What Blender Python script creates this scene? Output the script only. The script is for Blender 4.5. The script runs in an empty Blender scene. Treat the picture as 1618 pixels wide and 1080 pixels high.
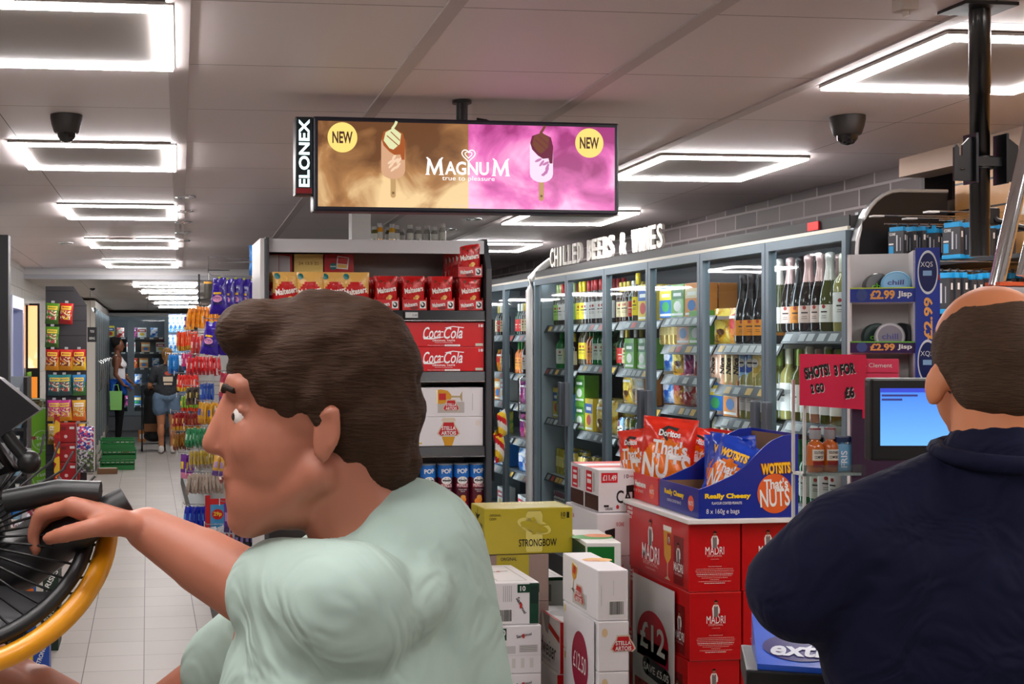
import bpy, bmesh, math, random
from mathutils import Vector, Matrix
random.seed(11)
R_ = math.radians
scene = bpy.context.scene
col = scene.collection
# ---------------------------------------------------------------- camera, world, exposure
YAW = R_(7.51); FPX = 1950.0; CXP = 490.0; CYP = 540.0; H = 1.65
cd = bpy.data.cameras.new('camera'); cam = bpy.data.objects.new('camera', cd); col.objects.link(cam)
cam.location = (0, 0, H); cam.rotation_euler = (R_(90), 0, -YAW)
cd.sensor_fit = 'HORIZONTAL'; cd.sensor_width = 36; cd.lens = FPX * 36 / 1618
cd.shift_x = (809 - CXP) / 1618; cd.clip_start = .05; cd.clip_end = 100
scene.camera = cam
scene.view_settings.view_transform = 'Standard'; scene.view_settings.look = 'None'
scene.view_settings.gamma = 1; scene.view_settings.use_curve_mapping = False
scene.view_settings.exposure = 0.35
w = bpy.data.worlds.new('world'); scene.world = w; w.use_nodes = True
w.node_tree.nodes['Background'].inputs[0].default_value = (.9, .93, 1, 1)
w.node_tree.nodes['Background'].inputs[1].default_value = .05
cy = scene.cycles
cy.use_denoising = True; cy.max_bounces = 8; cy.diffuse_bounces = 4; cy.glossy_bounces = 3
cy.transparent_max_bounces = 16; cy.transmission_bounces = 4; cy.caustics_reflective = False; cy.caustics_refractive = False
cy.sample_clamp_indirect = 4
LED = 42.0            # strength of the ceiling light frames
FRIDGE_LED = 9.0      # strength of the strips inside the fridges

# ---------------------------------------------------------------- measuring helpers
SN, CS = math.sin(YAW), math.cos(YAW)
def PY(px, py, Y):
    "the place on the plane at distance Y down the aisle that is seen at this pixel"
    t = math.tan(YAW + math.atan((px - CXP) / FPX)); X = Y * t; d = Y * CS + X * SN
    return Vector((X, Y, H - (py - CYP) * d / FPX))
def PX(px, py, X):
    t = math.tan(YAW + math.atan((px - CXP) / FPX)); return PY(px, py, X / t)
def PD(px, py, d):
    r = (px - CXP) * d / FPX
    return Vector((SN * d + CS * r, CS * d - SN * r, H - (py - CYP) * d / FPX))

# ---------------------------------------------------------------- materials
MATS = {}
def lin(c):
    return tuple(((x / 255) / 12.92 if x / 255 <= .04045 else ((x / 255 + .055) / 1.055) ** 2.4) for x in c) + (1,)
def M(c, rough=.5, metal=0, coat=0, spec=.5):
    k = (tuple(c), rough, metal, coat, spec)
    if k in MATS: return MATS[k]
    m = bpy.data.materials.new('mat_%d_%d_%d' % tuple(c)); m.use_nodes = True
    b = m.node_tree.nodes['Principled BSDF']
    b.inputs['Base Color'].default_value = lin(c); b.inputs['Roughness'].default_value = rough
    b.inputs['Metallic'].default_value = metal; b.inputs['Coat Weight'].default_value = coat
    b.inputs['Coat Roughness'].default_value = .12; b.inputs['Specular IOR Level'].default_value = spec
    m.diffuse_color = lin(c); MATS[k] = m
    return m
def EM(c, s):
    k = ('em', tuple(c), s)
    if k in MATS: return MATS[k]
    m = bpy.data.materials.new('glow'); m.use_nodes = True; nt = m.node_tree
    b = nt.nodes['Principled BSDF']; b.inputs['Base Color'].default_value = (.8, .8, .8, 1) if s > 1.7 else (.02, .02, .02, 1)
    b.inputs['Emission Color'].default_value = lin(c); b.inputs['Emission Strength'].default_value = s
    MATS[k] = m; return m
def nodes(m):
    nt = m.node_tree; return nt, nt.nodes, nt.links
def MIXM(name, cs, scale=20, rough=.35, coat=.3, kind='noise', stretch=(1, 1, 1), bump=0):
    "a printed pack: patches of several colours from a procedural texture"
    k = ('mix', tuple(map(tuple, cs)), scale, rough, coat, kind, stretch, bump)
    if k in MATS: return MATS[k]
    m = bpy.data.materials.new(name); m.use_nodes = True; nt, N, L = nodes(m); b = N['Principled BSDF']
    tc = N.new('ShaderNodeTexCoord'); mp = N.new('ShaderNodeMapping'); mp.inputs['Scale'].default_value = stretch
    L.new(tc.outputs['Object'], mp.inputs[0])
    if kind == 'voronoi':
        t = N.new('ShaderNodeTexVoronoi'); t.inputs['Scale'].default_value = scale; sx = N.new('ShaderNodeSeparateColor')
        L.new(t.outputs['Color'], sx.inputs[0]); out = sx.outputs[0]
    else:
        t = N.new('ShaderNodeTexNoise'); t.inputs['Scale'].default_value = scale; t.inputs['Detail'].default_value = 3; out = t.outputs[0]
    L.new(mp.outputs[0], t.inputs['Vector'])
    cr = N.new('ShaderNodeValToRGB'); cr.color_ramp.interpolation = 'CONSTANT' if kind != 'smooth' else 'EASE'
    n = len(cs); e = cr.color_ramp.elements
    lo, hi = (0, 1) if kind == 'voronoi' else (.36, .64)
    for i, c in enumerate(cs):
        p = lo + (hi - lo) * (i / n) if i or kind == 'smooth' else 0
        if i < 2: e[i].position = p; e[i].color = lin(c)
        else:
            q = e.new(p); q.color = lin(c)
    L.new(out, cr.inputs[0]); L.new(cr.outputs[0], b.inputs['Base Color'])
    b.inputs['Roughness'].default_value = rough; b.inputs['Coat Weight'].default_value = coat
    if bump:
        bn = N.new('ShaderNodeTexNoise'); bn.inputs['Scale'].default_value = bump; L.new(tc.outputs['Object'], bn.inputs['Vector'])
        bp = N.new('ShaderNodeBump'); bp.inputs['Strength'].default_value = .5; bp.inputs['Distance'].default_value = .01
        L.new(bn.outputs[0], bp.inputs['Height']); L.new(bp.outputs[0], b.inputs['Normal'])
    MATS[k] = m; return m
def FOIL(c, bump=30, rough=.28):
    k = ('foil', tuple(c), bump, rough)
    if k in MATS: return MATS[k]
    m = bpy.data.materials.new('foil'); m.use_nodes = True; nt, N, L = nodes(m); b = N['Principled BSDF']
    b.inputs['Base Color'].default_value = lin(c); b.inputs['Roughness'].default_value = rough
    b.inputs['Coat Weight'].default_value = .4; b.inputs['Coat Roughness'].default_value = .1
    tc = N.new('ShaderNodeTexCoord'); bn = N.new('ShaderNodeTexNoise'); bn.inputs['Scale'].default_value = bump
    L.new(tc.outputs['Object'], bn.inputs['Vector']); bp = N.new('ShaderNodeBump')
    bp.inputs['Strength'].default_value = .6; bp.inputs['Distance'].default_value = .012
    L.new(bn.outputs[0], bp.inputs['Height']); L.new(bp.outputs[0], b.inputs['Normal'])
    MATS[k] = m; return m
def GLASS(tint=(225, 240, 240), refl=.35, name='glass', base=.035):
    k = ('glass', tuple(tint), refl, base)
    if k in MATS: return MATS[k]
    m = bpy.data.materials.new(name); m.use_nodes = True; nt, N, L = nodes(m)
    N.remove(N['Principled BSDF']); out = N['Material Output']
    tr = N.new('ShaderNodeBsdfTransparent'); tr.inputs[0].default_value = lin(tint)
    gl = N.new('ShaderNodeBsdfGlossy'); gl.inputs['Roughness'].default_value = .03
    lw = N.new('ShaderNodeLayerWeight'); lw.inputs[0].default_value = .25
    mu = N.new('ShaderNodeMath'); mu.operation = 'MULTIPLY_ADD'; mu.inputs[1].default_value = refl; mu.inputs[2].default_value = base
    L.new(lw.outputs['Facing'], mu.inputs[0])
    mx = N.new('ShaderNodeMixShader'); L.new(mu.outputs[0], mx.inputs[0]); L.new(tr.outputs[0], mx.inputs[1]); L.new(gl.outputs[0], mx.inputs[2])
    L.new(mx.outputs[0], out.inputs[0]); MATS[k] = m; return m

WHITE = M((235, 235, 232), .45); BLACK = M((14, 14, 16), .4); CHAR = M((40, 41, 45), .45)
STEEL = M((185, 188, 190), .25, 1); DSTEEL = M((60, 62, 66), .3, .8); ALU = M((128, 142, 152), .42, .3)
CHROME = M((215, 218, 220), .08, 1); NAVY = M((20, 28, 60), .6)

# ---------------------------------------------------------------- mesh builder
TXT = {}
def text_geo(s, bold=0, shear=0, space=1):
    k = (s, bold, shear, space)
    if k in TXT: return TXT[k]
    c = bpy.data.curves.new('t', 'FONT'); c.body = s; c.size = 1; c.offset = bold; c.shear = shear; c.space_character = space
    c.resolution_u = 3; c.align_x = 'LEFT'
    o = bpy.data.objects.new('t', c); col.objects.link(o)
    dg = bpy.context.evaluated_depsgraph_get(); dg.update()
    me = bpy.data.meshes.new_from_object(o.evaluated_get(dg))
    vs = [(v.co.x, v.co.y) for v in me.vertices]; fs = [tuple(p.vertices) for p in me.polygons]
    bpy.data.objects.remove(o); bpy.data.curves.remove(c); bpy.data.meshes.remove(me)
    if not vs: vs = [(0, 0)]; fs = []
    x0 = min(v[0] for v in vs); x1 = max(v[0] for v in vs); y0 = min(v[1] for v in vs); y1 = max(v[1] for v in vs)
    W = max(x1 - x0, 1e-4); Hh = max(y1 - y0, 1e-4)
    TXT[k] = ([((v[0] - x0) / W - .5, (v[1] - y0) / Hh - .5) for v in vs], fs, W / Hh)
    return TXT[k]
_bev = {}
class MB:
    def __init__(s): s.v = []; s.f = []; s.m = []; s.s = []; s.mats = []
    def mi(s, m):
        if m not in s.mats: s.mats.append(m)
        return s.mats.index(m)
    def add(s, vs, fs, m, smooth=False):
        b = len(s.v); s.v += [tuple(v) for v in vs]; i = s.mi(m)
        for f in fs: s.f.append(tuple(b + q for q in f)); s.m.append(i); s.s.append(smooth)
        return s
    def box(s, a, b, m, bev=0):
        x0, y0, z0 = a; x1, y1, z1 = b
        if bev:
            k = tuple(round(q, 4) for q in (x1 - x0, y1 - y0, z1 - z0, bev))
            if k not in _bev:
                bm = bmesh.new(); bmesh.ops.create_cube(bm, size=1)
                for v in bm.verts: v.co = Vector((v.co.x * k[0], v.co.y * k[1], v.co.z * k[2]))
                bmesh.ops.bevel(bm, geom=bm.edges[:], offset=bev, segments=2, profile=.6, affect='EDGES')
                bm.verts.ensure_lookup_table(); bm.verts.index_update()
                _bev[k] = ([tuple(v.co) for v in bm.verts], [tuple(v.index for v in f.verts) for f in bm.faces]); bm.free()
            vs, fs = _bev[k]; c = ((x0 + x1) / 2, (y0 + y1) / 2, (z0 + z1) / 2)
            return s.add([(v[0] + c[0], v[1] + c[1], v[2] + c[2]) for v in vs], fs, m)
        vs = [(x0, y0, z0), (x1, y0, z0), (x1, y1, z0), (x0, y1, z0), (x0, y0, z1), (x1, y0, z1), (x1, y1, z1), (x0, y1, z1)]
        return s.add(vs, [(3, 2, 1, 0), (4, 5, 6, 7), (0, 1, 5, 4), (1, 2, 6, 5), (2, 3, 7, 6), (3, 0, 4, 7)], m)
    def obox(s, c, size, m, rot):
        "box about a centre with a rotation matrix"
        vs = [c + rot @ Vector((sx * size[0] / 2, sy * size[1] / 2, sz * size[2] / 2)) for sz in (-1, 1) for sy in (-1, 1) for sx in (-1, 1)]
        return s.add(vs, [(1, 0, 2, 3), (4, 5, 7, 6), (0, 1, 5, 4), (1, 3, 7, 5), (3, 2, 6, 7), (2, 0, 4, 6)], m)
    def prism(s, pts, axis, a, b, m):
        "polygon extruded along an axis; pts are the two other coordinates in x,y,z order"
        n = len(pts)
        def mk(p, t): return {0: (t, p[0], p[1]), 1: (p[0], t, p[1]), 2: (p[0], p[1], t)}[axis]
        vs = [mk(p, a) for p in pts] + [mk(p, b) for p in pts]
        fs = [tuple(range(n))[::-1], tuple(range(n, 2 * n))] + [(i, (i + 1) % n, n + (i + 1) % n, n + i) for i in range(n)]
        return s.add(vs, fs, m)
    def lathe(s, prof, c, m, seg=20, smooth=True, cap=True, arc=None):
        a0, a1 = arc or (0, 2 * math.pi); full = arc is None; k = seg if full else seg + 1
        vs = [(c[0] + r * math.cos(a0 + (a1 - a0) * i / seg), c[1] + r * math.sin(a0 + (a1 - a0) * i / seg), c[2] + z) for r, z in prof for i in range(k)]
        fs = []
        for j in range(len(prof) - 1):
            for i in range(seg):
                i2 = (i + 1) % k if full else i + 1
                fs.append((j * k + i, j * k + i2, (j + 1) * k + i2, (j + 1) * k + i))
        s.add(vs, fs, m, smooth)
        if cap and full:
            if prof[0][0] > .0005: s.add(vs[:k], [tuple(range(k))[::-1]], m)
            if prof[-1][0] > .0005: s.add(vs[-k:], [tuple(range(k))], m)
        return s
    def tube(s, pts, r, m, seg=8, closed=False):
        pts = [Vector(p) for p in pts]; n = len(pts); rs = r if isinstance(r, (list, tuple)) else [r] * n; vs = []
        ref = Vector((0, 0, 1))
        for i, p in enumerate(pts):
            a = pts[(i - 1) % n] if closed or i else p; b = pts[(i + 1) % n] if closed or i < n - 1 else p
            d = (b - a).normalized()
            rr = ref if abs(d.dot(ref)) < .9 else Vector((1, 0, 0))
            u = d.cross(rr).normalized(); v = u.cross(d).normalized()
            for k in range(seg):
                an = 2 * math.pi * k / seg; vs.append(p + (u * math.cos(an) + v * math.sin(an)) * rs[i])
        fs = []
        for i in range(n if closed else n - 1):
            for k in range(seg):
                j = (i + 1) % n; fs.append((i * seg + k, i * seg + (k + 1) % seg, j * seg + (k + 1) % seg, j * seg + k))
        s.add(vs, fs, m, True)
        if not closed: s.add(vs[:seg], [tuple(range(seg))], m); s.add(vs[-seg:], [tuple(range(seg))[::-1]], m)
        return s
    def build(s, name, parent=None, loc=None, rz=0):
        me = bpy.data.meshes.new(name); me.from_pydata(s.v, [], s.f)
        for m in s.mats: me.materials.append(m)
        me.polygons.foreach_set('material_index', s.m); me.polygons.foreach_set('use_smooth', s.s); me.update()
        o = bpy.data.objects.new(name, me); col.objects.link(o)
        if parent: o.parent = parent
        if loc is not None: o.location = loc
        if rz: o.rotation_euler = (0, 0, rz)
        return o
class Face:
    "draws flat marks onto a face of a mesh builder; origin lower left"
    def __init__(s, mb, O, R, U, eps=.0005, fn=None):
        s.mb = mb; s.O = Vector(O); s.R = Vector(R).normalized(); s.U = Vector(U).normalized(); s.N = s.R.cross(s.U); s.e = eps; s.fn = fn
    def P(s, x, y, l):
        if s.fn: return s.fn(x, y, s.e * l)
        return s.O + s.R * x + s.U * y + s.N * (s.e * l)
    def rect(s, x0, y0, x1, y1, m, l=1, nx=1, ny=1):
        vs = [s.P(x0 + (x1 - x0) * i / nx, y0 + (y1 - y0) * j / ny, l) for j in range(ny + 1) for i in range(nx + 1)]
        fs = [(j * (nx + 1) + i, j * (nx + 1) + i + 1, (j + 1) * (nx + 1) + i + 1, (j + 1) * (nx + 1) + i) for j in range(ny) for i in range(nx)]
        s.mb.add(vs, fs, m); return s
    def poly(s, pts, m, l=1):
        s.mb.add([s.P(x, y, l) for x, y in pts], [tuple(range(len(pts)))], m); return s
    def ell(s, cx, cy, rx, ry, m, l=1, n=28, rings=1, rot=0):
        vs = [s.P(cx, cy, l)]; fs = []; c, q = math.cos(rot), math.sin(rot)
        for k in range(1, rings + 1):
            for i in range(n):
                a = 2 * math.pi * i / n; x = rx * k / rings * math.cos(a); y = ry * k / rings * math.sin(a)
                vs.append(s.P(cx + x * c - y * q, cy + x * q + y * c, l))
        for i in range(n):
            fs.append((0, 1 + i, 1 + (i + 1) % n))
            for k in range(1, rings): a = 1 + (k - 1) * n; b = a + n; fs.append((a + i, b + i, b + (i + 1) % n, a + (i + 1) % n))
        s.mb.add(vs, fs, m); return s
    def txt(s, t, cx, cy, h, m, w=None, l=2, bold=.02, shear=0, rot=0, space=1, wave=None):
        vs, fs, asp = text_geo(t, bold, shear, space); W = w if w else h * asp
        c, q = math.cos(rot), math.sin(rot); out = []
        for x, y in vs:
            X, Y = x * W, y * h
            if wave: Y += wave * math.cos(x * math.pi)
            out.append(s.P(cx + X * c - Y * q, cy + X * q + Y * c, l))
        s.mb.add(out, fs, m); return s
    def line(s, pts, wd, m, l=1):
        for a, b in zip(pts, pts[1:]):
            dx, dy = b[0] - a[0], b[1] - a[1]; L = math.hypot(dx, dy) or 1; nx, ny = -dy / L * wd / 2, dx / L * wd / 2
            s.poly([(a[0] + nx, a[1] + ny), (a[0] - nx, a[1] - ny), (b[0] - nx, b[1] - ny), (b[0] + nx, b[1] + ny)], m, l)
        return s
    def barcode(s, x, y, w, h, l=1, vertical=False):
        s.rect(x, y, x + w, y + h, WHITE, l); rg = random.Random(int(x * 9999))
        n = 22; t = .04
        while t < .95:
            d = rg.choice([.014, .02, .035])
            if vertical: s.rect(x + w * .06, y + t * h, x + w * .94, y + min(t + d, .97) * h, BLACK, l + 1)
            else: s.rect(x + t * w, y + h * .14, x + min(t + d, .97) * w, y + h * .95, BLACK, l + 1)
            t += d + rg.choice([.016, .024])
        return s
FR, LF = ((1, 0, 0), (0, 0, 1)), ((0, -1, 0), (0, 0, 1))      # front face (towards -Y) and left face (towards -X)
TOPF = ((1, 0, 0), (0, 1, 0))

# ---------------------------------------------------------------- things
def tag(o, label=None, cat=None, group=None, kind=None):
    if label: o['label'] = label
    if cat: o['category'] = cat
    if group: o['group'] = group
    if kind: o['kind'] = kind
    return o
def thing(name, label, cat, loc=(0, 0, 0), rz=0, group=None):
    o = bpy.data.objects.new(name, None); col.objects.link(o); o.location = loc; o.rotation_euler = (0, 0, rz); o.empty_display_size = .1
    return tag(o, label, cat, group)
def struct(mb, name, **k): return tag(mb.build(name, **k), kind='structure')
def kids(o): return [c for c in ALLCH.get(o.name, [])]
def dup(root, loc, rz=None, label=None, group=None, parent=None):
    c = root.copy(); col.objects.link(c); c.parent = parent
    if loc is not None: c.location = loc
    if rz is not None: c.rotation_euler = (0, 0, rz)
    if label: c['label'] = label
    if group: c['group'] = group
    for ch in list(root.children): dup(ch, None, None, None, None, c)
    return c
ORD = ['first', 'second', 'third', 'fourth', 'fifth', 'sixth', 'seventh', 'eighth', 'ninth', 'tenth', 'eleventh', 'twelfth', 'thirteenth', 'fourteenth']
# ================================================================ SETTING
CEIL0, CSL, CROT = 2.45, .0144, R_(1.51)
def ceilz(Y): return CEIL0 - CSL * Y
def math_node(N, op, a=None, b=None):
    n = N.new('ShaderNodeMath'); n.operation = op
    for i, x in enumerate((a, b)):
        if isinstance(x, (int, float)): n.inputs[i].default_value = x
    return n
def grid_mat(name, base, base2, line, px_, py_, ox, oy, lw, lw2, rough=.4, rot=0, coat=0, stagger=False, nscale=1.5, spec=.5, bump=0):
    m = bpy.data.materials.new(name); m.use_nodes = True; nt, N, L = nodes(m); b = N['Principled BSDF']
    tc = N.new('ShaderNodeTexCoord'); mp = N.new('ShaderNodeMapping'); mp.inputs['Rotation'].default_value = (0, 0, rot)
    L.new(tc.outputs['Object'], mp.inputs[0]); sp = N.new('ShaderNodeSeparateXYZ'); L.new(mp.outputs[0], sp.inputs[0])
    masks = []; cells = []
    for ax, p, o_, l_ in ((0, px_, ox, lw), (1, py_, oy, lw2)):
        a = math_node(N, 'SUBTRACT', None, o_); L.new(sp.outputs[ax], a.inputs[0])
        d = math_node(N, 'DIVIDE', None, p); L.new(a.outputs[0], d.inputs[0])
        f = math_node(N, 'FRACT'); L.new(d.outputs[0], f.inputs[0])
        fl = math_node(N, 'FLOOR'); L.new(d.outputs[0], fl.inputs[0]); cells.append(fl)
        c = math_node(N, 'LESS_THAN', None, l_ / p); L.new(f.outputs[0], c.inputs[0]); masks.append(c)
    mx = math_node(N, 'MAXIMUM'); L.new(masks[0].outputs[0], mx.inputs[0]); L.new(masks[1].outputs[0], mx.inputs[1])
    cb = N.new('ShaderNodeCombineXYZ'); L.new(cells[0].outputs[0], cb.inputs[0]); L.new(cells[1].outputs[0], cb.inputs[1])
    wn = N.new('ShaderNodeTexWhiteNoise'); L.new(cb.outputs[0], wn.inputs['Vector'])
    nz = N.new('ShaderNodeTexNoise'); nz.inputs['Scale'].default_value = nscale; nz.inputs['Detail'].default_value = 4; L.new(tc.outputs['Object'], nz.inputs['Vector'])
    av = math_node(N, 'ADD'); L.new(wn.outputs['Value'], av.inputs[0]); L.new(nz.outputs[0], av.inputs[1])
    hv = math_node(N, 'MULTIPLY', None, .5); L.new(av.outputs[0], hv.inputs[0])
    m1 = N.new('ShaderNodeMix'); m1.data_type = 'RGBA'; m1.inputs[6].default_value = lin(base); m1.inputs[7].default_value = lin(base2); L.new(hv.outputs[0], m1.inputs[0])
    m2 = N.new('ShaderNodeMix'); m2.data_type = 'RGBA'; m2.inputs[7].default_value = lin(line); L.new(mx.outputs[0], m2.inputs[0]); L.new(m1.outputs[2], m2.inputs[6])
    L.new(m2.outputs[2], b.inputs['Base Color']); b.inputs['Roughness'].default_value = rough; b.inputs['Coat Weight'].default_value = coat
    b.inputs['Specular IOR Level'].default_value = spec
    if bump:
        iv = math_node(N, 'SUBTRACT', 1); L.new(mx.outputs[0], iv.inputs[1])
        bp = N.new('ShaderNodeBump'); bp.inputs['Distance'].default_value = bump; bp.inputs['Strength'].default_value = .8
        L.new(iv.outputs[0], bp.inputs['Height']); L.new(bp.outputs[0], b.inputs['Normal'])
    return m
# floor: 300 mm tiles, a joint line passes X such that it is seen at px 226
jx = PY(226.3, 1080, 5.96).x
f = MB(); f.box((-2.6, -1.2, -.06), (5.2, 23.5, 0), grid_mat('floor_tiles', (168, 161, 155), (188, 180, 173), (72, 58, 50), .3, .3, jx, 5.97, .0045, .004, rough=.42, nscale=2.2))
struct(f, 'floor')
# ceiling: 600 mm panels, rotated a little and falling a little down the shop
cm = grid_mat('ceiling_panels', (214, 204, 203), (221, 212, 211), (84, 76, 72), .6, .6, .615, 0.355 - .6, .0035, .0035, rough=.5, rot=CROT, nscale=.8, bump=.002)
c = MB(); ya, yb = -1.2, 10.95
c.add([(-2.6, ya, ceilz(ya)), (5.2, ya, ceilz(ya)), (5.2, yb, ceilz(yb)), (-2.6, yb, ceilz(yb)), (-2.6, ya, ceilz(ya) + .1), (5.2, ya, ceilz(ya) + .1), (5.2, yb, ceilz(yb) + .1), (-2.6, yb, ceilz(yb) + .1)],
      [(0, 1, 2, 3), (7, 6, 5, 4), (0, 4, 5, 1), (1, 5, 6, 2), (2, 6, 7, 3), (3, 7, 4, 0)], cm)
struct(c, 'ceiling')
# broad runners between the panels
def cpt(u, v):
    x = u * math.cos(CROT) + v * math.sin(CROT); y = v * math.cos(CROT) - u * math.sin(CROT)
    return x, y
rm = M((186, 176, 174), .5)
for k, (u, v0, v1) in enumerate([(-.005, 0, 10.9), (.615, 0, 10.9), (1.215, 0, 10.9), (1.815, 2.6, 10.9)]):
    r = MB(); wv = .028 if k == 0 else .02; x0, y0 = cpt(u, v0); x1, y1 = cpt(u, v1)
    r.add([(x0 - wv, y0, ceilz(y0) - .006), (x0 + wv, y0, ceilz(y0) - .006), (x1 + wv, y1, ceilz(y1) - .006), (x1 - wv, y1, ceilz(y1) - .006),
           (x0 - wv, y0, ceilz(y0) + .01), (x0 + wv, y0, ceilz(y0) + .01), (x1 + wv, y1, ceilz(y1) + .01), (x1 - wv, y1, ceilz(y1) + .01)],
          [(0, 1, 2, 3), (7, 6, 5, 4), (0, 4, 5, 1), (1, 5, 6, 2), (2, 6, 7, 3), (3, 7, 4, 0)], rm)
    struct(r, 'trim_%d' % (k + 1))
b = MB(); b.box((-1.06, 10.9, 2.205), (1.32, 11.02, 2.42), M((200, 198, 198), .4)); b.box((-1.06, 10.89, 2.195), (1.32, 10.9, 2.235), M((165, 165, 170), .3)); struct(b, 'trim_5')
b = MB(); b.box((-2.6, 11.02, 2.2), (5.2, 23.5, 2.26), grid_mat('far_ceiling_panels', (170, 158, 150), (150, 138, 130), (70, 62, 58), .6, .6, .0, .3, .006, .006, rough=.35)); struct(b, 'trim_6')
# walls
brick = bpy.data.materials.new('painted_brick'); brick.use_nodes = True; nt, N, L = nodes(brick); pb = N['Principled BSDF']
tc = N.new('ShaderNodeTexCoord'); sp = N.new('ShaderNodeSeparateXYZ'); L.new(tc.outputs['Object'], sp.inputs[0]); cb = N.new('ShaderNodeCombineXYZ')
L.new(sp.outputs[1], cb.inputs[0]); L.new(sp.outputs[2], cb.inputs[1])
bt = N.new('ShaderNodeTexBrick'); bt.inputs['Scale'].default_value = 1; bt.inputs['Brick Width'].default_value = .23; bt.inputs['Row Height'].default_value = .083
bt.inputs['Mortar Size'].default_value = .006; bt.inputs['Color1'].default_value = lin((108, 97, 97)); bt.inputs['Color2'].default_value = lin((82, 73, 74)); bt.inputs['Mortar'].default_value = lin((152, 143, 142))
bt.offset = .5; L.new(cb.outputs[0], bt.inputs[0]); L.new(bt.outputs[0], pb.inputs['Base Color']); pb.inputs['Roughness'].default_value = .6
bp = N.new('ShaderNodeBump'); bp.invert = True; bp.inputs['Distance'].default_value = .004; L.new(bt.outputs['Fac'], bp.inputs['Height']); L.new(bp.outputs[0], pb.inputs['Normal'])
b = MB(); b.box((3.1, 4.62, 0), (3.25, 23.5, 2.46), brick); struct(b, 'wall_right')
b = MB(); b.box((3.1, 4.6, 0), (3.32, 4.62, 2.46), grid_mat('dark_brick', (40, 28, 30), (52, 36, 36), (80, 66, 66), .23, 3, 0, 0, .008, .004)); struct(b, 'trim_7')
wood = grid_mat('oak_slatwall', (214, 160, 96), (190, 134, 76), (30, 24, 20), 9, .1, 0, .03, 0, .007, rough=.45)
for n in wood.node_tree.nodes:
    if n.type == 'MAPPING': n.inputs['Rotation'].default_value = (R_(-90), 0, 0)
    if n.type == 'TEX_NOISE': n.inputs['Scale'].default_value = 30
b = MB(); b.box((2.98, 1.4, 0), (3.1, 4.24, 2.31), wood); struct(b, 'wall_counter')
b = MB(); b.box((2.99, -1.2, 2.31), (3.12, 4.6, 2.5), M((196, 170, 150), .6)); b.box((2.99, -1.2, 0), (3.1, 1.4, 2.31), M((150, 140, 134), .6)); struct(b, 'wall_corner')
b = MB(); b.box((-2.6, 23.4, 0), (5.2, 23.5, 2.46), M((190, 188, 184), .6)); struct(b, 'wall_back')
b = MB(); b.box((-2.6, -1.3, 0), (5.2, -1.2, 2.5), M((150, 142, 138), .7)); struct(b, 'wall_front')
tilew = grid_mat('white_wall_tiles', (225, 222, 216), (205, 202, 196), (150, 145, 140), .075, .15, 0, 0, .003, .003, rough=.12)
# make tile grid read y,z
for n in list(tilew.node_tree.nodes):
    if n.type == 'MAPPING': n.inputs['Rotation'].default_value = (0, R_(90), R_(90))
b = MB(); b.box((-1.2, 6.5, 0), (-1.06, 9.9, 2.46), tilew); b.box((-1.2, 9.9, 2.02), (-1.06, 10.82, 2.46), tilew); b.box((-1.2, 10.82, 0), (-1.06, 11.05, 2.46), tilew)
b.box((-1.2, 11.05, 1.98), (-1.06, 12.2, 2.46), tilew); b.box((-1.2, 12.2, 0), (-1.06, 23.4, 2.46), tilew); b.box((-2.6, -1.2, 0), (-2.5, 6.6, 2.46), tilew); b.box((-2.6, 6.5, 0), (-1.06, 6.6, 2.46), tilew)
struct(b, 'wall_left')
w1 = MB(); w1.box((-1.2, 9.9, 0), (-1.05, 9.96, 2.02), M((200, 210, 245), .3)); w1.box((-1.2, 10.7, 0), (-1.05, 10.82, 2.02), M((200, 210, 245), .3)); w1.box((-1.2, 9.96, 1.92), (-1.05, 10.7, 2.02), M((200, 210, 245), .3)); w1 = struct(w1, 'door_1')  # white door frame with the bluish daylight put into its colour
g = MB(); g.box((-1.18, 9.96, 0), (-1.165, 10.7, 1.92), M((110, 125, 165), .2)); g.build('door_panel', w1)
b = MB(); b.box((-2.3, 8.9, 0), (-2.2, 12.4, 2.46), M((110, 84, 60), .6)); struct(b, 'wall_passage')
# ================================================================ CEILING FITTINGS
def led_frame(name, label, u0, v0, group, z=None, size=.6, far=False):
    "square light frame: four bright bars on a thin housing"
    x0, y0 = cpt(u0, v0); zz = (ceilz(y0 + .3) if z is None else z)
    t = thing(name, label, 'ceiling light', (x0, y0, zz), -CROT if not far else 0, group)
    e = EM((255, 250, 249), LED); wd = .038; dz = .0135
    for nm, a, b in (('light_bar', (0, 0), (size, wd)), ('light_bar', (0, size - wd), (size, size)), ('light_bar', (0, wd), (wd, size - wd)), ('light_bar', (size - wd, wd), (size, size - wd))):
        m = MB(); m.box((a[0], a[1], -dz), (b[0], b[1], -.004), e); o = m.build(nm, t)
        if z is None: pass
    m = MB(); m.box((-.004, -.004, -.006), (size + .004, size + .004, .002), M((160, 153, 148), .6)); m.build('backing_panel', t)
    if z is None: t.rotation_euler = (-math.atan(CSL), 0, -CROT)
    return t
names = ['nearest', 'second', 'third', 'fourth', 'fifth']
uL = -.62; uR = PY(1290, 138, 3.405).x - 3.4 * math.sin(CROT)
for k in range(5):
    led_frame('ceiling_light', 'square light frame over the left aisle, %s one from the front' % names[k], uL, 2.77 + 1.8 * k, 'light frames over the left aisle')
for k in range(4):
    lab = ['square light frame nearest the black ceiling pole', 'square light frame just right of the hanging screen', 'square light frame low behind the hanging screen', 'square light frame farthest back above the red end shelf'][k]
    led_frame('ceiling_light', lab, uR, 2.83 + 1.8 * k, 'light frames over the fridge aisle')
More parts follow.
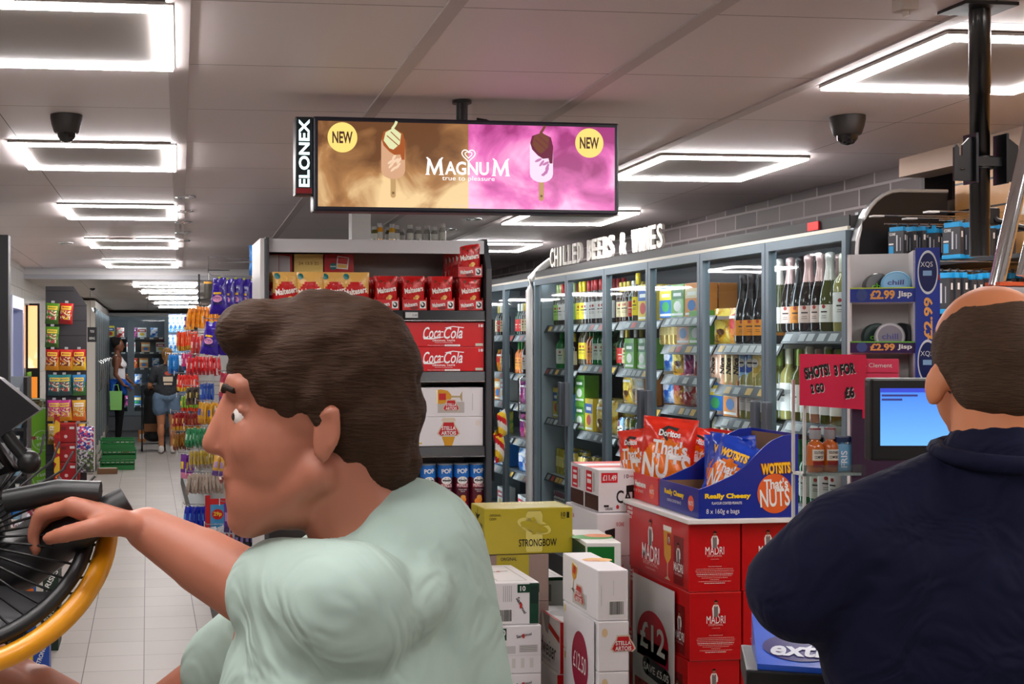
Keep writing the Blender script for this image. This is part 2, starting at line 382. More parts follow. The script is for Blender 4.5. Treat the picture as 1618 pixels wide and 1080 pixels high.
for k in range(2):  # unseen frames, added to light the surfaces that face the camera
    led_frame('ceiling_light', 'added unseen light frame behind the camera on the left, %s one back' % names[k + 1], uL, .97 - 1.6 * k, 'light frames over the left aisle')
    led_frame('ceiling_light', 'added unseen light frame behind the camera on the right, %s one back' % names[k + 1], uR, .97 - 1.6 * k, 'light frames over the fridge aisle')
for k, Y in enumerate([11.6, 13.2, 15.1, 17.0, 19.0]):
    led_frame('ceiling_light', 'square light frame beyond the bulkhead, %s one from the front' % names[k], -.44 + .03 * k, Y, 'light frames beyond the bulkhead', z=2.2, far=True)
def downlight(px, py, label, lit=False, d=.1):
    Y = (CEIL0 - H) / ((CYP - py) / FPX + CSL) ; Y = Y / 1.02
    p = PY(px, py, Y); z = ceilz(p.y)
    t = thing('downlight', label, 'downlight', (p.x, p.y, z), 0, 'round downlights in the ceiling')
    m = MB(); m.lathe([(d * .5, 0), (d * .52, -.006), (d * .36, -.01), (d * .34, -.004)], (0, 0, 0), CHROME, 28, cap=False); m.build('bezel', t)
    m = MB(); m.lathe([(.001, -.003), (d * .34, -.004)], (0, 0, 0), EM((255, 244, 230), 9 if lit else 1.2), 20, cap=False); m.build('lamp', t)
    return t
downlight(55, 115, 'round chrome downlight by the nearest left light frame', True, .11)
for i, (px, py) in enumerate([(293, 316), (291, 338), (290, 355), (289, 371), (289, 384)]):
    downlight(px, py, 'small chrome downlight right of the left frames, %s from the front' % ORD[i])
downlight(104, 389, 'small chrome downlight left of the farthest left light frames')
downlight(747, 344, 'small chrome downlight just beneath the hanging screen')
downlight(708, 361, 'small chrome downlight above the bottles on the red shelf')
downlight(1580, 201, 'bright round downlight right of the black ceiling pole', True, .09)
def dome(px, py, label, r, hgt):
    Y = (CEIL0 - H) / ((CYP - py) / FPX + CSL) / 1.03; p = PY(px, py, Y); z = ceilz(p.y)
    t = thing('dome_camera', label, 'security camera', (p.x, p.y, z))
    m = MB(); m.lathe([(r * 1.0, 0), (r, -.012), (r * .93, -hgt * .35), (r * .78, -hgt * .62), (r * .7, -hgt * .66)], (0, 0, 0), M((38, 33, 31), .5), 28); m.build('housing', t)
    m = MB(); m.lathe([(r * .6, -hgt * .62), (r * .56, -hgt * .8), (r * .35, -hgt * .95), (.001, -hgt)], (0, 0, 0), M((20, 18, 18), .12), 24, cap=False); m.build('dome', t)
dome(105, 199, 'dark dome camera hanging over the left aisle', .052, .09)
dome(1339, 171, 'dark ribbed dome camera above the tall fridges', .056, .095)
dome(146, 450, 'small dark dome camera under the bulkhead', .05, .09)
p = PY(190, 371, 8.0); m = MB(); m.lathe([(.1, 0), (.1, -.008), (.085, -.014), (.001, -.015)], (0, 0, 0), M((196, 180, 176), .5), 32, cap=False)
tag(m.build('ceiling_speaker', loc=(p.x, 8.2, ceilz(8.2) - .001)), 'flat round ceiling speaker between the third and fourth left light frames', 'speaker')
# sensor at the top edge
p = PD(1430, 2, 2.74); m = MB(); m.box((-.02, -.02, -.03), (.02, .02, 0), M((200, 190, 180), .5), .004); m.tube([(0, 0, -.028), (.004, 0, -.04)], .008, M((200, 190, 180)), 10)
o = m.build('sprinkler_head', loc=(p.x, p.y, ceilz(p.y))); tag(o, 'small pale sprinkler head at the top edge of the ceiling', 'sprinkler')
# ---- hanging advertising screen
SY = 3.685; a = PY(495, 183, SY); SX0 = a.x; SZ1 = a.z; SX1 = PY(978, 197, SY).x; SZ0 = PY(495, 333, SY).z
t = thing('hanging_screen', 'wide hanging advert screen split into brown and pink ice cream halves', 'screen', (SX0, SY, SZ0))
W, Hh = SX1 - SX0, SZ1 - SZ0
m = MB(); m.box((0, 0, 0), (W, .07, Hh), M((16, 18, 34), .35), .006); m.build('housing', t)
def cloud_mat(name, cs, st=1.0):
    m = bpy.data.materials.new(name); m.use_nodes = True; nt, N, L = nodes(m); b = N['Principled BSDF']
    tc = N.new('ShaderNodeTexCoord'); t_ = N.new('ShaderNodeTexNoise'); t_.inputs['Scale'].default_value = 7; t_.inputs['Detail'].default_value = 6; t_.inputs['Distortion'].default_value = .6
    L.new(tc.outputs['Object'], t_.inputs['Vector']); sp = N.new('ShaderNodeSeparateXYZ'); L.new(tc.outputs['Object'], sp.inputs[0])
    g = math_node(N, 'MULTIPLY_ADD', None, -.9); g.inputs[2].default_value = .1; L.new(sp.outputs[2], g.inputs[0])
    ad = math_node(N, 'ADD'); L.new(t_.outputs[0], ad.inputs[0]); L.new(g.outputs[0], ad.inputs[1])
    cr = N.new('ShaderNodeValToRGB'); e = cr.color_ramp.elements; e[0].position = .33; e[0].color = lin(cs[0]); e[1].position = .68; e[1].color = lin(cs[2]); q = e.new(.5); q.color = lin(cs[1])
    L.new(ad.outputs[0], cr.inputs[0]); b.inputs['Base Color'].default_value = (.02, .02, .02, 1); b.inputs['Roughness'].default_value = .25
    L.new(cr.outputs[0], b.inputs['Emission Color']); b.inputs['Emission Strength'].default_value = st
    return m
bz = .014
px1 = PY(740, 190, SY).x - SX0
m = MB(); F = Face(m, (0, 0, 0), *FR, eps=.0006)
F.rect(bz, bz, px1, Hh - bz, cloud_mat('brown_sky', [(96, 58, 28), (160, 112, 66), (226, 192, 140)]), 1)
F.rect(px1, bz, W - bz, Hh - bz, cloud_mat('pink_sky', [(150, 40, 110), (214, 96, 170), (244, 176, 214)]), 1)
def em(c, s=1.0): return EM(c, s)
def q(px, py): p = PY(px, py, SY); return p.x - SX0, p.z - SZ0
for bx, by in ((541, 217), (931, 226)):
    x, y = q(bx, by); F.ell(x, y, .0455, .0455, em((240, 206, 110)), 2, 40); F.txt('NEW', x, y, .036, em((60, 30, 20)), w=.062, l=3, bold=.03)
x, y = q(740, 264); F.txt('AGNU', x - .005, y - .004, .041, em((255, 252, 248)), w=.138, l=4, bold=.025)
for cx_ in (x - .106, x + .102):
    wc = em((255, 252, 248)); P_ = lambda L_: [(cx_ + a_, y + b_) for a_, b_ in L_]
    F.poly(P_([(-.03, -.026), (-.014, -.026), (-.018, -.022), (-.014, .016), (-.021, .028), (-.027, .028), (-.022, .02), (-.026, -.022)]), wc, 4); F.poly(P_([(.012, -.026), (.03, -.026), (.026, -.022), (.022, .02), (.027, .028), (.021, .028), (.012, .016), (.017, -.022)]), wc, 4)
    F.poly(P_([(-.024, .028), (-.014, .022), (.002, -.018), (-.003, -.026)]), wc, 5); F.poly(P_([(.024, .028), (.014, .022), (-.003, -.014), (-.001, -.026), (.001, -.026)]), wc, 5)
x, y = q(740, 283); F.txt('true to pleasure', x, y, .018, em((255, 252, 248)), w=.165, l=4, bold=0)
x, y = q(739, 325); F.txt('Subject to availability.', x, y, .009, em((200, 190, 180)), w=.09, l=4, bold=0)
# heart mark
def heart(s, cx, cy, k=24):
    out = []
    for i in range(k):
        a = 2 * math.pi * i / k; out.append((cx + s * .0625 * 16 * math.sin(a) ** 3, cy + s * .0625 * (13 * math.cos(a) - 5 * math.cos(2 * a) - 2 * math.cos(3 * a) - math.cos(4 * a))))
    return out
x, y = q(740, 245)
hp = heart(.021, x, y); F.line(hp + hp[:1], .0032, em((255, 252, 248)), 4); hp = heart(.011, x, y + .001); F.line(hp[2:-2], .0028, em((255, 252, 248)), 4)
def ice(cx0, cy0, body, swirl, drip, cap):
    x, y = q(cx0, cy0)
    pts = [(x - .037, y - .045)] + [(x - .037 + .0, y + .04)] + [(x + .037 * math.cos(a), y + .04 + .034 * math.sin(a)) for a in [math.pi - i * math.pi / 10 for i in range(11)]] + [(x + .037, y - .045)] + [(x + .037 * math.cos(a), y - .045 - .026 * math.sin(a)) for a in [i * math.pi / 8 for i in range(9)]]
    F.rect(x - .008, y - .12, x + .008, y - .06, em((176, 140, 92)), 4); F.ell(x, y - .12, .008, .008, em((176, 140, 92)), 4); F.ell(x, y - .113, .004, .004, em((110, 80, 50)), 5)
    F.poly(pts, em(body), 5); rg = random.Random(cx0)
    for i in range(7):
        xx = x + rg.uniform(-.02, .02); yy = y + rg.uniform(-.05, .0); F.ell(xx, yy, .012, .004, em(swirl), 6, 14, rot=rg.uniform(.3, 1.1))
    F.poly([(x - .036, y + .05), (x - .03, y + .072), (x, y + .082), (x + .03, y + .068), (x + .037, y + .04), (x + .035, y - .012), (x + .026, y - .012), (x + .022, y + .004), (x + .004, y + .002), (x - .012, y + .012), (x - .03, y + .03)], em(drip), 7)
    F.poly([(x - .03, y + .045), (x - .024, y + .07), (x, y + .084), (x + .024, y + .066), (x + .02, y + .035), (x + .0, y + .018), (x - .012, y + .022)], em(cap), 8)
    F.line([(x - .02, y + .06), (x + .016, y + .03)], .003, em(drip), 9); F.line([(x - .008, y + .072), (x + .02, y + .046)], .003, em(drip), 9)
    F.line([(x - .004, y + .08), (x + .006, y + .094), (x + .01, y + .104)], .008, em(cap), 9)
ice(621, 246, (196, 150, 116), (222, 190, 160), (150, 72, 20), (206, 208, 160))
ice(855, 252, (232, 205, 226), (180, 110, 160), (96, 16, 50), (104, 56, 34))
m.build('display_panel', t)
m = MB(); x = PY(735, 160, SY).x - SX0; m.tube([(x, .04, Hh - .01), (x, .04, ceilz(SY) - SZ0)], .018, BLACK, 16); m.lathe([(.03, 0), (.03, .01)], (x, .04, ceilz(SY) - SZ0 - .01), BLACK, 20); m.build('ceiling_pole', t)
m = MB(); m.tube([(x + .05, .05, Hh + .012), (x + .08, .05, Hh + .008), (x + .1, .05, Hh)], .004, BLACK); m.build('cable', t)
m = MB(); a = PY(467, 183, SY); b2 = PY(467, 307, SY); zA = b2.z - SZ0; xa = a.x - SX0
m.box((xa, .005, zA), (-.001, .065, Hh - .002), M((10, 24, 28), .3), .003); FF = Face(m, (xa, .005, zA), *FR)
wS = -xa; FF.txt('ELONEX', wS * .5, (Hh - zA) * .53, wS * .62, EM((225, 255, 255), 1.6), w=(Hh - zA) * .86, l=2, rot=R_(90), bold=.03)
FF.rect(.002, .004, wS - .004, .02, M((120, 20, 24), .3), 1)
m.build('side_sign', t)
# ---- black pole with brackets at right
pp = PD(1548, 30, 2.81); t = thing('ceiling_pole', 'black ceiling pole with two steel card holder brackets', 'pole', (pp.x, pp.y, 0))
zc = ceilz(pp.y); zb = PD(1548, 405, 2.81).z
m = MB(); m.lathe([(.021, zb), (.021, zc - .2), (.0225, zc - .2), (.0225, zc)], (0, 0, 0), M((12, 12, 13), .28, .0, .3), 28); m.build('tube', t)
m = MB(); m.box((-.07, -.05, zc - .008), (.06, .05, zc), BLACK); m.build('ceiling_plate', t)
z1 = PD(1548, 258, 2.81).z
m = MB(); m.lathe([(.028, z1 - .014), (.028, z1 + .014)], (0, 0, 0), BLACK, 20); m.box((-.05, -.03, z1 - .01), (.05, -.022, z1 + .01), BLACK); m.build('clamp', t)
for sx in (-1, 1):
    m = MB(); a, b_ = (.038, .086) if sx < 0 else (.036, .09)
    pts = [(a, z1 - .045), (b_, z1 - .045), (b_, z1 + .03), (b_ - .006, z1 + .038), (b_ - .012, z1 + .03), (b_ - .012, z1 + .012), (b_ - .02, z1 + .012), (b_ - .02, z1 + .036), (a + .012, z1 + .052), (a, z1 + .055)]
    m.prism([(sx * p[0], p[1]) for p in (pts if sx > 0 else pts[::-1])], 1, -.034, -.028, M((22, 22, 24), .35))
    m.box((sx * a - .003, -.045, z1 - .05), (sx * a + .003, .0, z1 + .062), DSTEEL)
    m.lathe([(.006, 0), (.005, .003)], (sx * (a + .03), -.034, z1 - .02), STEEL, 12)
    m.build('bracket', t)
# ================================================================ PACKS
def pouch_geo(mb, w, h, t, mat, nx=14, ny=16, wr=.0, seed=0, seal=.05, taper=0, O=(0, 0, 0)):
    """pillow bag standing on its lower edge, front towards -Y; mat(u, v) gives the colour of each patch of the front"""
    rg = random.Random(seed); ph = [rg.uniform(0, 6) for _ in range(6)]
    def dep(u, v):
        a = max(0, 1 - abs(2 * u - 1) ** 2.6) ** .6; vv = (v - seal) / (1 - 2 * seal)
        b = max(0, 1 - abs(2 * vv - 1) ** 3) ** .6 if 0 < vv < 1 else 0
        d = t / 2 * a * b
        return d + wr * (math.sin(u * 17 + ph[0] + 3 * v) + math.sin(v * 13 + ph[1] + 5 * u) + math.sin((u + v) * 23 + ph[2])) * (.4 + .6 * a * b) + .001
    def xy(u, v):
        ww = w * (1 - taper * v) * (1 - .05 * math.sin(math.pi * v)); return (u - .5) * ww, v * h
    def fn(x, y, e):      # face mapping with x, y in metres from the lower left
        u = x / w; v = y / h; X, Z = xy(u, v); return Vector((O[0] + X, O[1] - dep(u, v) - .0012 - e, O[2] + Z))
    for side in (-1, 1):
        vs = []
        for j in range(ny + 1):
            for i in range(nx + 1):
                u, v = i / nx, j / ny; X, Z = xy(u, v)
                edge = i in (0, nx) or j in (0, ny)
                vs.append((O[0] + X, O[1] + side * (0 if edge else dep(u, v)), O[2] + Z))
        groups = {}
        for j in range(ny):
            for i in range(nx):
                q = (j * (nx + 1) + i, j * (nx + 1) + i + 1, (j + 1) * (nx + 1) + i + 1, (j + 1) * (nx + 1) + i)
                if side > 0: q = q[::-1]
                mm = mat((i + .5) / nx, (j + .5) / ny) if callable(mat) else mat
                groups.setdefault(mm, []).append(q)
        b = len(mb.v); mb.v += vs
        for mm, fs in groups.items():
            k = mb.mi(mm)
            for f in fs: mb.f.append(tuple(b + x for x in f)); mb.m.append(k); mb.s.append(True)
    return Face(mb, (0, 0, 0), *FR, eps=.0006, fn=fn)
RED = M((200, 12, 18), .35, 0, .4)
# chocolate sweet bags of the top shelf
def sweet_bag(gold):
    r = FOIL((196, 14, 18), 34); g = FOIL((226, 176, 92), 34)
    def mt(u, v):
        if gold and (v > .78 - .5 * (u - .5) ** 2 * 3) : return g
        return r
    m = MB(); F = pouch_geo(m, .132, .178, .04, mt, wr=.0008, seed=3 if gold else 5)
    w_ = M((250, 244, 236), .4)
    F.txt('Maltesers', .066, .09 if gold else .105, .03, w_, w=.112, l=3, bold=.03, rot=.16)
    F.ell(.085, .055 if gold else .066, .014, .011, M((236, 190, 110), .4), 3); F.ell(.072, .046 if gold else .058, .011, .01, M((226, 170, 90), .4), 4); F.ell(.085, .055, .006, .006, M((244, 220, 150), .4), 5)
    F.rect(.012, .012, .022, .04, w_, 3)
    if gold: F.ell(.02, .158, .014, .014, M((20, 110, 110), .4), 3)
    else:
        for a, b_, r_ in ((.03, .15, .008), (.09, .155, .007), (.112, .14, .006), (.055, .14, .005)): F.ell(a, b_, r_, r_, M((110, 50, 24), .3), 3)
    return m
# ================================================================ END SHELF
EY = 5.74
def ex(px): return PY(px, 540, EY).x
def ez(py, px=595): return PY(px, py, EY).z
X0, X1 = ex(420), ex(768); SHD = .42
rk = thing('end_shelf', 'black gondola end shelf stacked with red sweets, cola and beer cartons', 'shelf unit', (0, 0, 0))
gr = M((58, 60, 64), .4); lg = M((206, 204, 202), .4)
m = MB(); m.box((X0 - .004, EY - .02, 0), (X0 + .014, EY + .44, ez(377)), gr, .003); m.build('side_panel', rk)
m = MB(); m.prism([(EY - .02, 0), (EY + .44, 0), (EY + .44, ez(376, 760)), (EY + .06, ez(376, 760)), (EY + .02, ez(398, 770)), (EY - .02, ez(425, 775))], 0, X1 - .004, X1 + .022, gr); m.build('side_panel', rk)
m = MB(); m.box((X0 + .014, EY + .41, 0), (X1 - .004, EY + .44, ez(378)), M((176, 172, 170), .5)); m.build('back_panel', rk)
m = MB(); m.box((X0 + .014, EY + .02, ez(399)), (X1 - .004, EY + .035, ez(378)), M((190, 190, 192), .35)); m.box((X0 + .014, EY + .035, ez(380)), (X1 - .004, EY + .41, ez(378)), lg); m.build('header_panel', rk)
SHZ = [ez(490), ez(587), ez(706), ez(814), .42, .14]
for i, z in enumerate(SHZ):
    m = MB(); m.box((X0 + .014, EY + .0, z - .03), (X1 - .004, EY + .41, z - .0), M((26, 26, 28), .45)); m.build('shelf', rk)
    m = MB(); m.prism([(EY - .014, z - .046), (EY + .0, z - .046), (EY + .0, z - .002), (EY - .006, z - .002)], 0, X0 + .02, X1 - .01, M((34, 35, 38), .25, .2)); m.box((X0 + .02, EY - .016, z - .05), (X1 - .01, EY - .006, z - .046), STEEL)
    m.build('price_rail', rk)
for px in (477, 649):
    a = ex(px); z = SHZ[0]; m = MB(); m.box((a - .034, EY - .021, z - .038), (a + .034, EY - .015, z - .006), BLACK); F = Face(m, (a - .03, EY - .021, z - .035), *FR)
    F.rect(.0, .0, .06, .026, M((196, 200, 200), .4), 1); F.txt('2.00', .045, .012, .01, BLACK, l=2, bold=0); m.build('price_label', rk)
# white side frame of the gondola behind
def bag_at(proto, x, y, z, rz=0, tilt=0, label=None, group=None):
    o = dup(proto, (x, y, z), None, label, group); o.rotation_euler = (tilt, 0, rz); return o
gb = tag(sweet_bag(True).build('sweet_bag'), 'red and gold sweet bag leaning at the far left end of the top shelf', 'sweet bag', 'red and gold sweet bags')
rb = tag(sweet_bag(False).build('sweet_bag'), None, 'sweet bag')
zs = SHZ[0] + .002
pxs = [452, 491, 529, 563]
gb.location = (ex(441), EY + .085, zs); gb.rotation_euler = (R_(4), 0, R_(-20)); gb.scale = (1, 1, 1)
for i, p in enumerate(pxs):
    bag_at(gb, ex(p), EY + .035 - .004 * (i % 2), zs, R_([8, -6, 3, -4][i]), R_(5), 'red and gold sweet bag, %s of the four full-face ones from the left' % ORD[i])
# shelf-ready trays of red bags
def tray_small():
    m = MB(); w_ = .118; m.box((-w_ / 2, 0, 0), (w_ / 2, .3, .004), RED); m.box((-w_ / 2, 0, .004), (w_ / 2, .004, .05), RED); m.box((-w_ / 2, .004, .004), (-w_ / 2 + .004, .3, .06), RED); m.box((w_ / 2 - .004, .004, .004), (w_ / 2, .3, .06), RED)
    m.box((-w_ / 2, .296, .004), (w_ / 2, .3, .17), RED)
    F = Face(m, (-w_ / 2, 0, 0), *FR); F.txt('Maltesers', .04, .026, .02, WHITE, w=.062, l=2, rot=.15, bold=.03); F.ell(.055, .01, .02, .008, M((120, 10, 12), .4), 1)
    F.rect(.083, .008, .112, .042, WHITE, 2); F.ell(.0975, .025, .011, .013, BLACK, 3); F.ell(.095, .028, .005, .008, M((230, 230, 230)), 4, rot=.6)
    return m
tr = tag(tray_small().build('display_tray'), 'x', 'display tray', 'red shelf trays of sweet bags')
trs = [(612, 0, 'red display tray of sweet bags, leftmost of the lower four'), (656, 0, 'red display tray of sweet bags, second from left in the lower four'), (700, 0, 'red display tray of sweet bags, third from left in the lower four'), (745, 0, 'red display tray of sweet bags, rightmost of the lower four'), (744, .16, 'red display tray of sweet bags perched on top of the others')]
for i, (p, dz, lab) in enumerate(trs):
    z = zs + (ez(437) - SHZ[0] + .0 if dz else 0)
    o = tr if i == 0 else dup(tr, (0, 0, 0)); o.location = (ex(p), EY + .008, z); o['label'] = lab
    for k in range(5):
        lb = 'red sweet bag %s, %s' % (['at the front', 'behind the front one', 'in the middle', 'next to the back', 'at the back'][k], ['leftmost lower tray', 'second lower tray from left', 'third lower tray from left', 'rightmost lower tray', 'tray perched on top'][i])
        lb = lb.replace('the tray', 'tray').replace('of the lower four tray', 'tray of the lower four').replace('in the lower four tray', 'tray in the lower four')
        s = rb if (i == 0 and k == 0) else dup(rb, (0, 0, 0))
        s['label'] = lb; s['group'] = 'red sweet bags in trays'
        s.location = (ex(p) + random.uniform(-.003, .003) + (-.006 * k if dz else 0), EY + .036 + .056 * k, z + .006 + .003 * (k % 2)); s.rotation_euler = (R_(5), 0, R_(random.uniform(-4, 4))); s.scale = (.84, .8, .88)
# boxes stood behind the gold bags
def flatbox(px0, px1, py0, colr, nm, lab, deco):
    a, b_ = ex(px0), ex(px1); zt = PY((px0 + px1) / 2, py0, EY + .25).z; m = MB(); m.box((a, EY + .18, zs), (b_, EY + .37, zt), M(colr, .4, 0, .2), .002)
    F = Face(m, (a, EY + .18, zs), *FR); deco(F, b_ - a, zt - zs); return tag(m.build(nm), lab, 'box')
def d1(F, w, h): F.poly([(.004, .01), (w * .5, .01), (w * .5, h - .004), (.012, h - .004)], M((214, 214, 218), .4)); F.poly([(w * .5, .01), (w - .008, .01), (w - .012, h - .01), (w * .52, h - .004)], M((196, 196, 202), .4)); F.rect(w * .75, h * .55, w * .86, h * .66, CHAR, 2)
def d2(F, w, h):
    F.txt('24 13.5 22', w / 2, h - .045, .014, M((170, 120, 50), .5), w=w * .7); F.ell(w * .32, h * .42, .03, .03, RED, 1); F.ell(w * .62, h * .46, .02, .02, M((226, 150, 40), .4), 1); F.ell(w * .86, h * .45, .014, .014, M((226, 150, 40), .4), 1)
def d3(F, w, h):
    F.poly([(w * .44, h - .008), (w * .84, h - .016), (w * .8, h - .075), (w * .4, h - .07)], WHITE, 1); F.poly([(w * .47, h - .014), (w * .8, h - .02), (w * .77, h - .05), (w * .45, h - .045)], RED, 2); F.poly([(w * .455, h - .048), (w * .77, h - .052), (w * .76, h - .068), (w * .43, h - .065)], M((226, 180, 90)), 2)
    F.ell(w * .3, h - .06, .017, .017, M((20, 110, 110), .4), 1); F.txt('SHARE', w * .3, h - .06, .007, WHITE, l=2)
flatbox(424, 469, 403, (170, 12, 16), 'carton', 'dark red carton with grey flaps behind the leftmost sweet bags', d1)
flatbox(472, 519, 403, (238, 206, 116), 'carton', 'pale yellow carton behind the gold sweet bags', d2)
flatbox(521, 569, 403, (176, 12, 18), 'carton', 'red carton with a white pouch drawing behind the gold sweet bags', d3)
# cola cartons
def cola():
    m = MB(); w_, h_ = .398, .1165; m.box((0, 0, 0), (w_, .19, h_), M((206, 14, 26), .32, 0, .35), .003)
    F = Face(m, (0, 0, 0), *FR, eps=.0006); wt = M((250, 250, 250), .4)
    F.txt('Coca', .143, .066, .056, wt, w=.086, shear=.35, bold=.012, rot=.03); F.txt('Cola', .246, .066, .056, wt, w=.092, shear=.35, bold=.012, rot=.03); F.rect(.187, .068, .199, .073, wt, 2)
    F.poly([(.098, .05), (.103, .035), (.14, .034), (.2, .044), (.2, .048), (.14, .04), (.11, .042)], wt, 2)
    F.poly([(.205, .09), (.245, .098), (.3, .092), (.296, .088), (.245, .094), (.215, .086)], wt, 2)
    F.txt('ORIGINAL TASTE', .2, .029, .008, wt, w=.11); F.txt('Delicious & Refreshing', .2, .019, .005, wt, w=.085, bold=0)
    F.txt('Please recycle this carton', .165, .006, .005, wt, w=.085, bold=0); F.rect(.205, .002, .28, .01, wt, 1); F.txt('Great with a meal', .243, .006, .004, M((200, 14, 26)), w=.06, bold=0)
    F.rect(.01, .006, .034, .03, M((214, 206, 204)), 1); F.txt('18', .382, .1, .014, wt, w=.022, bold=.03); F.rect(.355, .004, .392, .016, M((200, 206, 190)), 1); F.rect(.04, .006, .05, .026, M((226, 190, 190)), 1)
    return m
ck = cola().build('drinks_carton')
cols_ = [(ex(636), 0), (ex(636), 1), (ex(502), 0), (ex(502), 1)]
labs = ['long red cola carton, lower one at the right of its shelf', 'long red cola carton, upper one at the right of its shelf', 'long red cola carton, lower one just left of the seam', 'long red cola carton, upper one just left of the seam']
for i, (x, k) in enumerate(cols_):
    o = ck if i == 0 else dup(ck, None); o.location = (x, EY + .002, SHZ[1] + .001 + k * .1175); tag(o, labs[i], 'drinks carton', 'red cola cartons')
# beer cartons
GOLD = M((206, 148, 30), .35, .0, .3); SR = M((186, 28, 34), .4); CRM = M((206, 190, 168), .5)
def stella_mark(F, cx, cy, s, l=1):
    pts = [(-.5, .1), (-.34, .34), (-.3, .52), (.3, .52), (.34, .34), (.5, .1), (.6, -.12), (.44, -.26), (.3, -.22), (-.3, -.22), (-.44, -.26), (-.6, -.12)]
    F.poly([(cx + x * s, cy + y * s) for x, y in pts], CRM, l); F.poly([(cx + x * s * .86, cy + y * s * .86) for x, y in pts], SR, l + 1)
    F.txt('STELLA', cx, cy + .16 * s, .19 * s, WHITE, w=.72 * s, l=l + 3); F.txt('ARTOIS', cx, cy - .08 * s, .19 * s, WHITE, w=.76 * s, l=l + 3)
def chalice(F, cx, cy, s, l=1, rot=0):
    c, q = math.cos(rot), math.sin(rot); T = lambda P: [(cx + (x * c - y * q) * s, cy + (x * q + y * c) * s) for x, y in P]
    F.poly(T([(-.24, .5), (.24, .5), (.27, .3), (.22, .05), (.08, -.08), (-.08, -.08), (-.22, .05), (-.27, .3)]), GOLD, l); F.poly(T([(-.24, .5), (.24, .5), (.25, .42), (-.25, .42)]), M((244, 232, 200), .5), l + 1)
    F.poly(T([(-.04, -.08), (.04, -.08), (.03, -.4), (.2, -.5), (-.2, -.5), (-.03, -.4)]), M((190, 170, 130), .3, .3), l); F.poly(T([(-.12, .38), (.12, .38), (.12, .12), (-.12, .12)]), SR, l + 2)
def beer_carton(kind):
    m = MB(); w_, h_ = .3325, .139; m.box((0, 0, 0), (w_, .26, h_), M((222, 218, 220), .45, 0, .15), .003); F = Face(m, (0, 0, 0), *FR, eps=.0006)
    F.ell(.028, h_ - .028, .013, .013, M((214, 204, 196)), 1); F.rect(.018, .01, .034, .018, M((206, 180, 90)), 1)
    if kind == 'glass':
        F.rect(.11, .018, .24, .07, M((190, 186, 180), .3, .3), 1); chalice(F, .165, .095, .13, 2, R_(90)); stella_mark(F, .175, .045, .072, 5); F.rect(.278, .03, .282, .11, M((190, 190, 190)), 1)
    else:
        stella_mark(F, .163, .07, .095, 3); F.poly([(.125, .12), (.2, .12), (.19, .135), (.135, .135)], CRM, 2); F.poly([(.13, .045), (.195, .045), (.18, .002), (.145, .002)], GOLD, 2); F.ell(.305, h_ - .03, .012, .014, M((220, 208, 200)), 1)
    return m
s1 = beer_carton('glass').build('drinks_carton'); s2 = beer_carton('crest').build('drinks_carton')
xx = ex(656)
for o, x, z, lab in ((s1, xx, 1, 'white lager carton printed with a lying beer glass, on the end shelf'), (s2, xx, 0, 'white lager carton printed with an upright red crest, on the end shelf'), (dup(s1, None), xx - .336, 1, 'white lager carton, upper one half hidden behind the dark-haired man'), (dup(s2, None), xx - .336, 0, 'white lager carton, lower one half hidden behind the dark-haired man')):
    o.location = (x, EY + .004, SHZ[2] + .001 + z * .14); tag(o, lab, 'drinks carton', 'white lager cartons on the end shelf')
# crisp tubes
def tube_can():
    r, h = .0375, .238; m = MB(); body = M((84, 8, 34), .3, .0, .4); blue = M((28, 110, 196), .3, 0, .4)
    m.lathe([(r, .004), (r, h * .72)], (0, 0, 0), body, 32, cap=False); m.lathe([(r, h * .72), (r, h - .008)], (0, 0, 0), blue, 32, cap=False)
    m.lathe([(r * .96, 0), (r * 1.02, 0), (r * 1.02, .004)], (0, 0, 0), STEEL, 32); m.lathe([(r * 1.03, h - .008), (r * 1.03, h), (r * .9, h)], (0, 0, 0), M((120, 124, 130), .3), 32)
    def fn(x, y, e):
        a = -math.pi / 2 + (x - r) / r; return Vector(((r + e + .0006) * math.cos(a), (r + e + .0006) * math.sin(a), y))
    F = Face(m, (0, 0, 0), *FR, eps=.0005, fn=fn); cx = r
    F.ell(cx, h * .72, .03, .012, blue, 1, 20, 3); F.txt('POP', cx, h * .85, .022, WHITE, w=.05, bold=.03, rot=.08)
    F.ell(cx, h * .66, .025, .019, WHITE, 2, 24, 4)
    for s_ in (-1, 1): F.poly([(cx, h * .66 + .002), (cx + s_ * .008, h * .66 + .005), (cx + s_ * .019, h * .66 + .004), (cx + s_ * .02, h * .66 - .002), (cx + s_ * .008, h * .66 - .006), (cx, h * .66 - .002)], BLACK, 4)
    for s_ in (-1, 1): F.ell(cx + s_ * .007, h * .66 + .011, .0018, .0022, BLACK, 5, 10)
    F.txt('PRINGLES', cx, h * .56, .018, M((226, 40, 60)), w=.056, l=3, bold=.05); F.txt('PRINGLES', cx, h * .56, .015, WHITE, w=.052, l=5, bold=.01)
    F.txt('TEXAS BBQ', cx, h * .475, .007, WHITE, w=.04, bold=0, l=3); F.txt('SAUCE', cx, h * .44, .006, WHITE, w=.02, bold=0, l=3)
    F.ell(cx + .002, h * .33, .012, .009, M((226, 160, 70)), 3, 18, 2); F.ell(cx - .002, h * .26, .02, .014, M((236, 140, 30)), 2, 20, 3, rot=.5); F.ell(cx + .01, h * .19, .014, .007, M((190, 20, 20)), 2, 14, 2, rot=.3); F.ell(cx - .008, h * .17, .01, .006, M((210, 50, 30)), 2, 14, 2)
    F.ell(cx + .022, h * .06, .004, .005, WHITE, 2, 10)
    return m
tc0 = tube_can().build('crisp_tube')
tp = [(679, 0), (706, 0), (732, 0), (757, 0), (640, 0), (612, 0)]
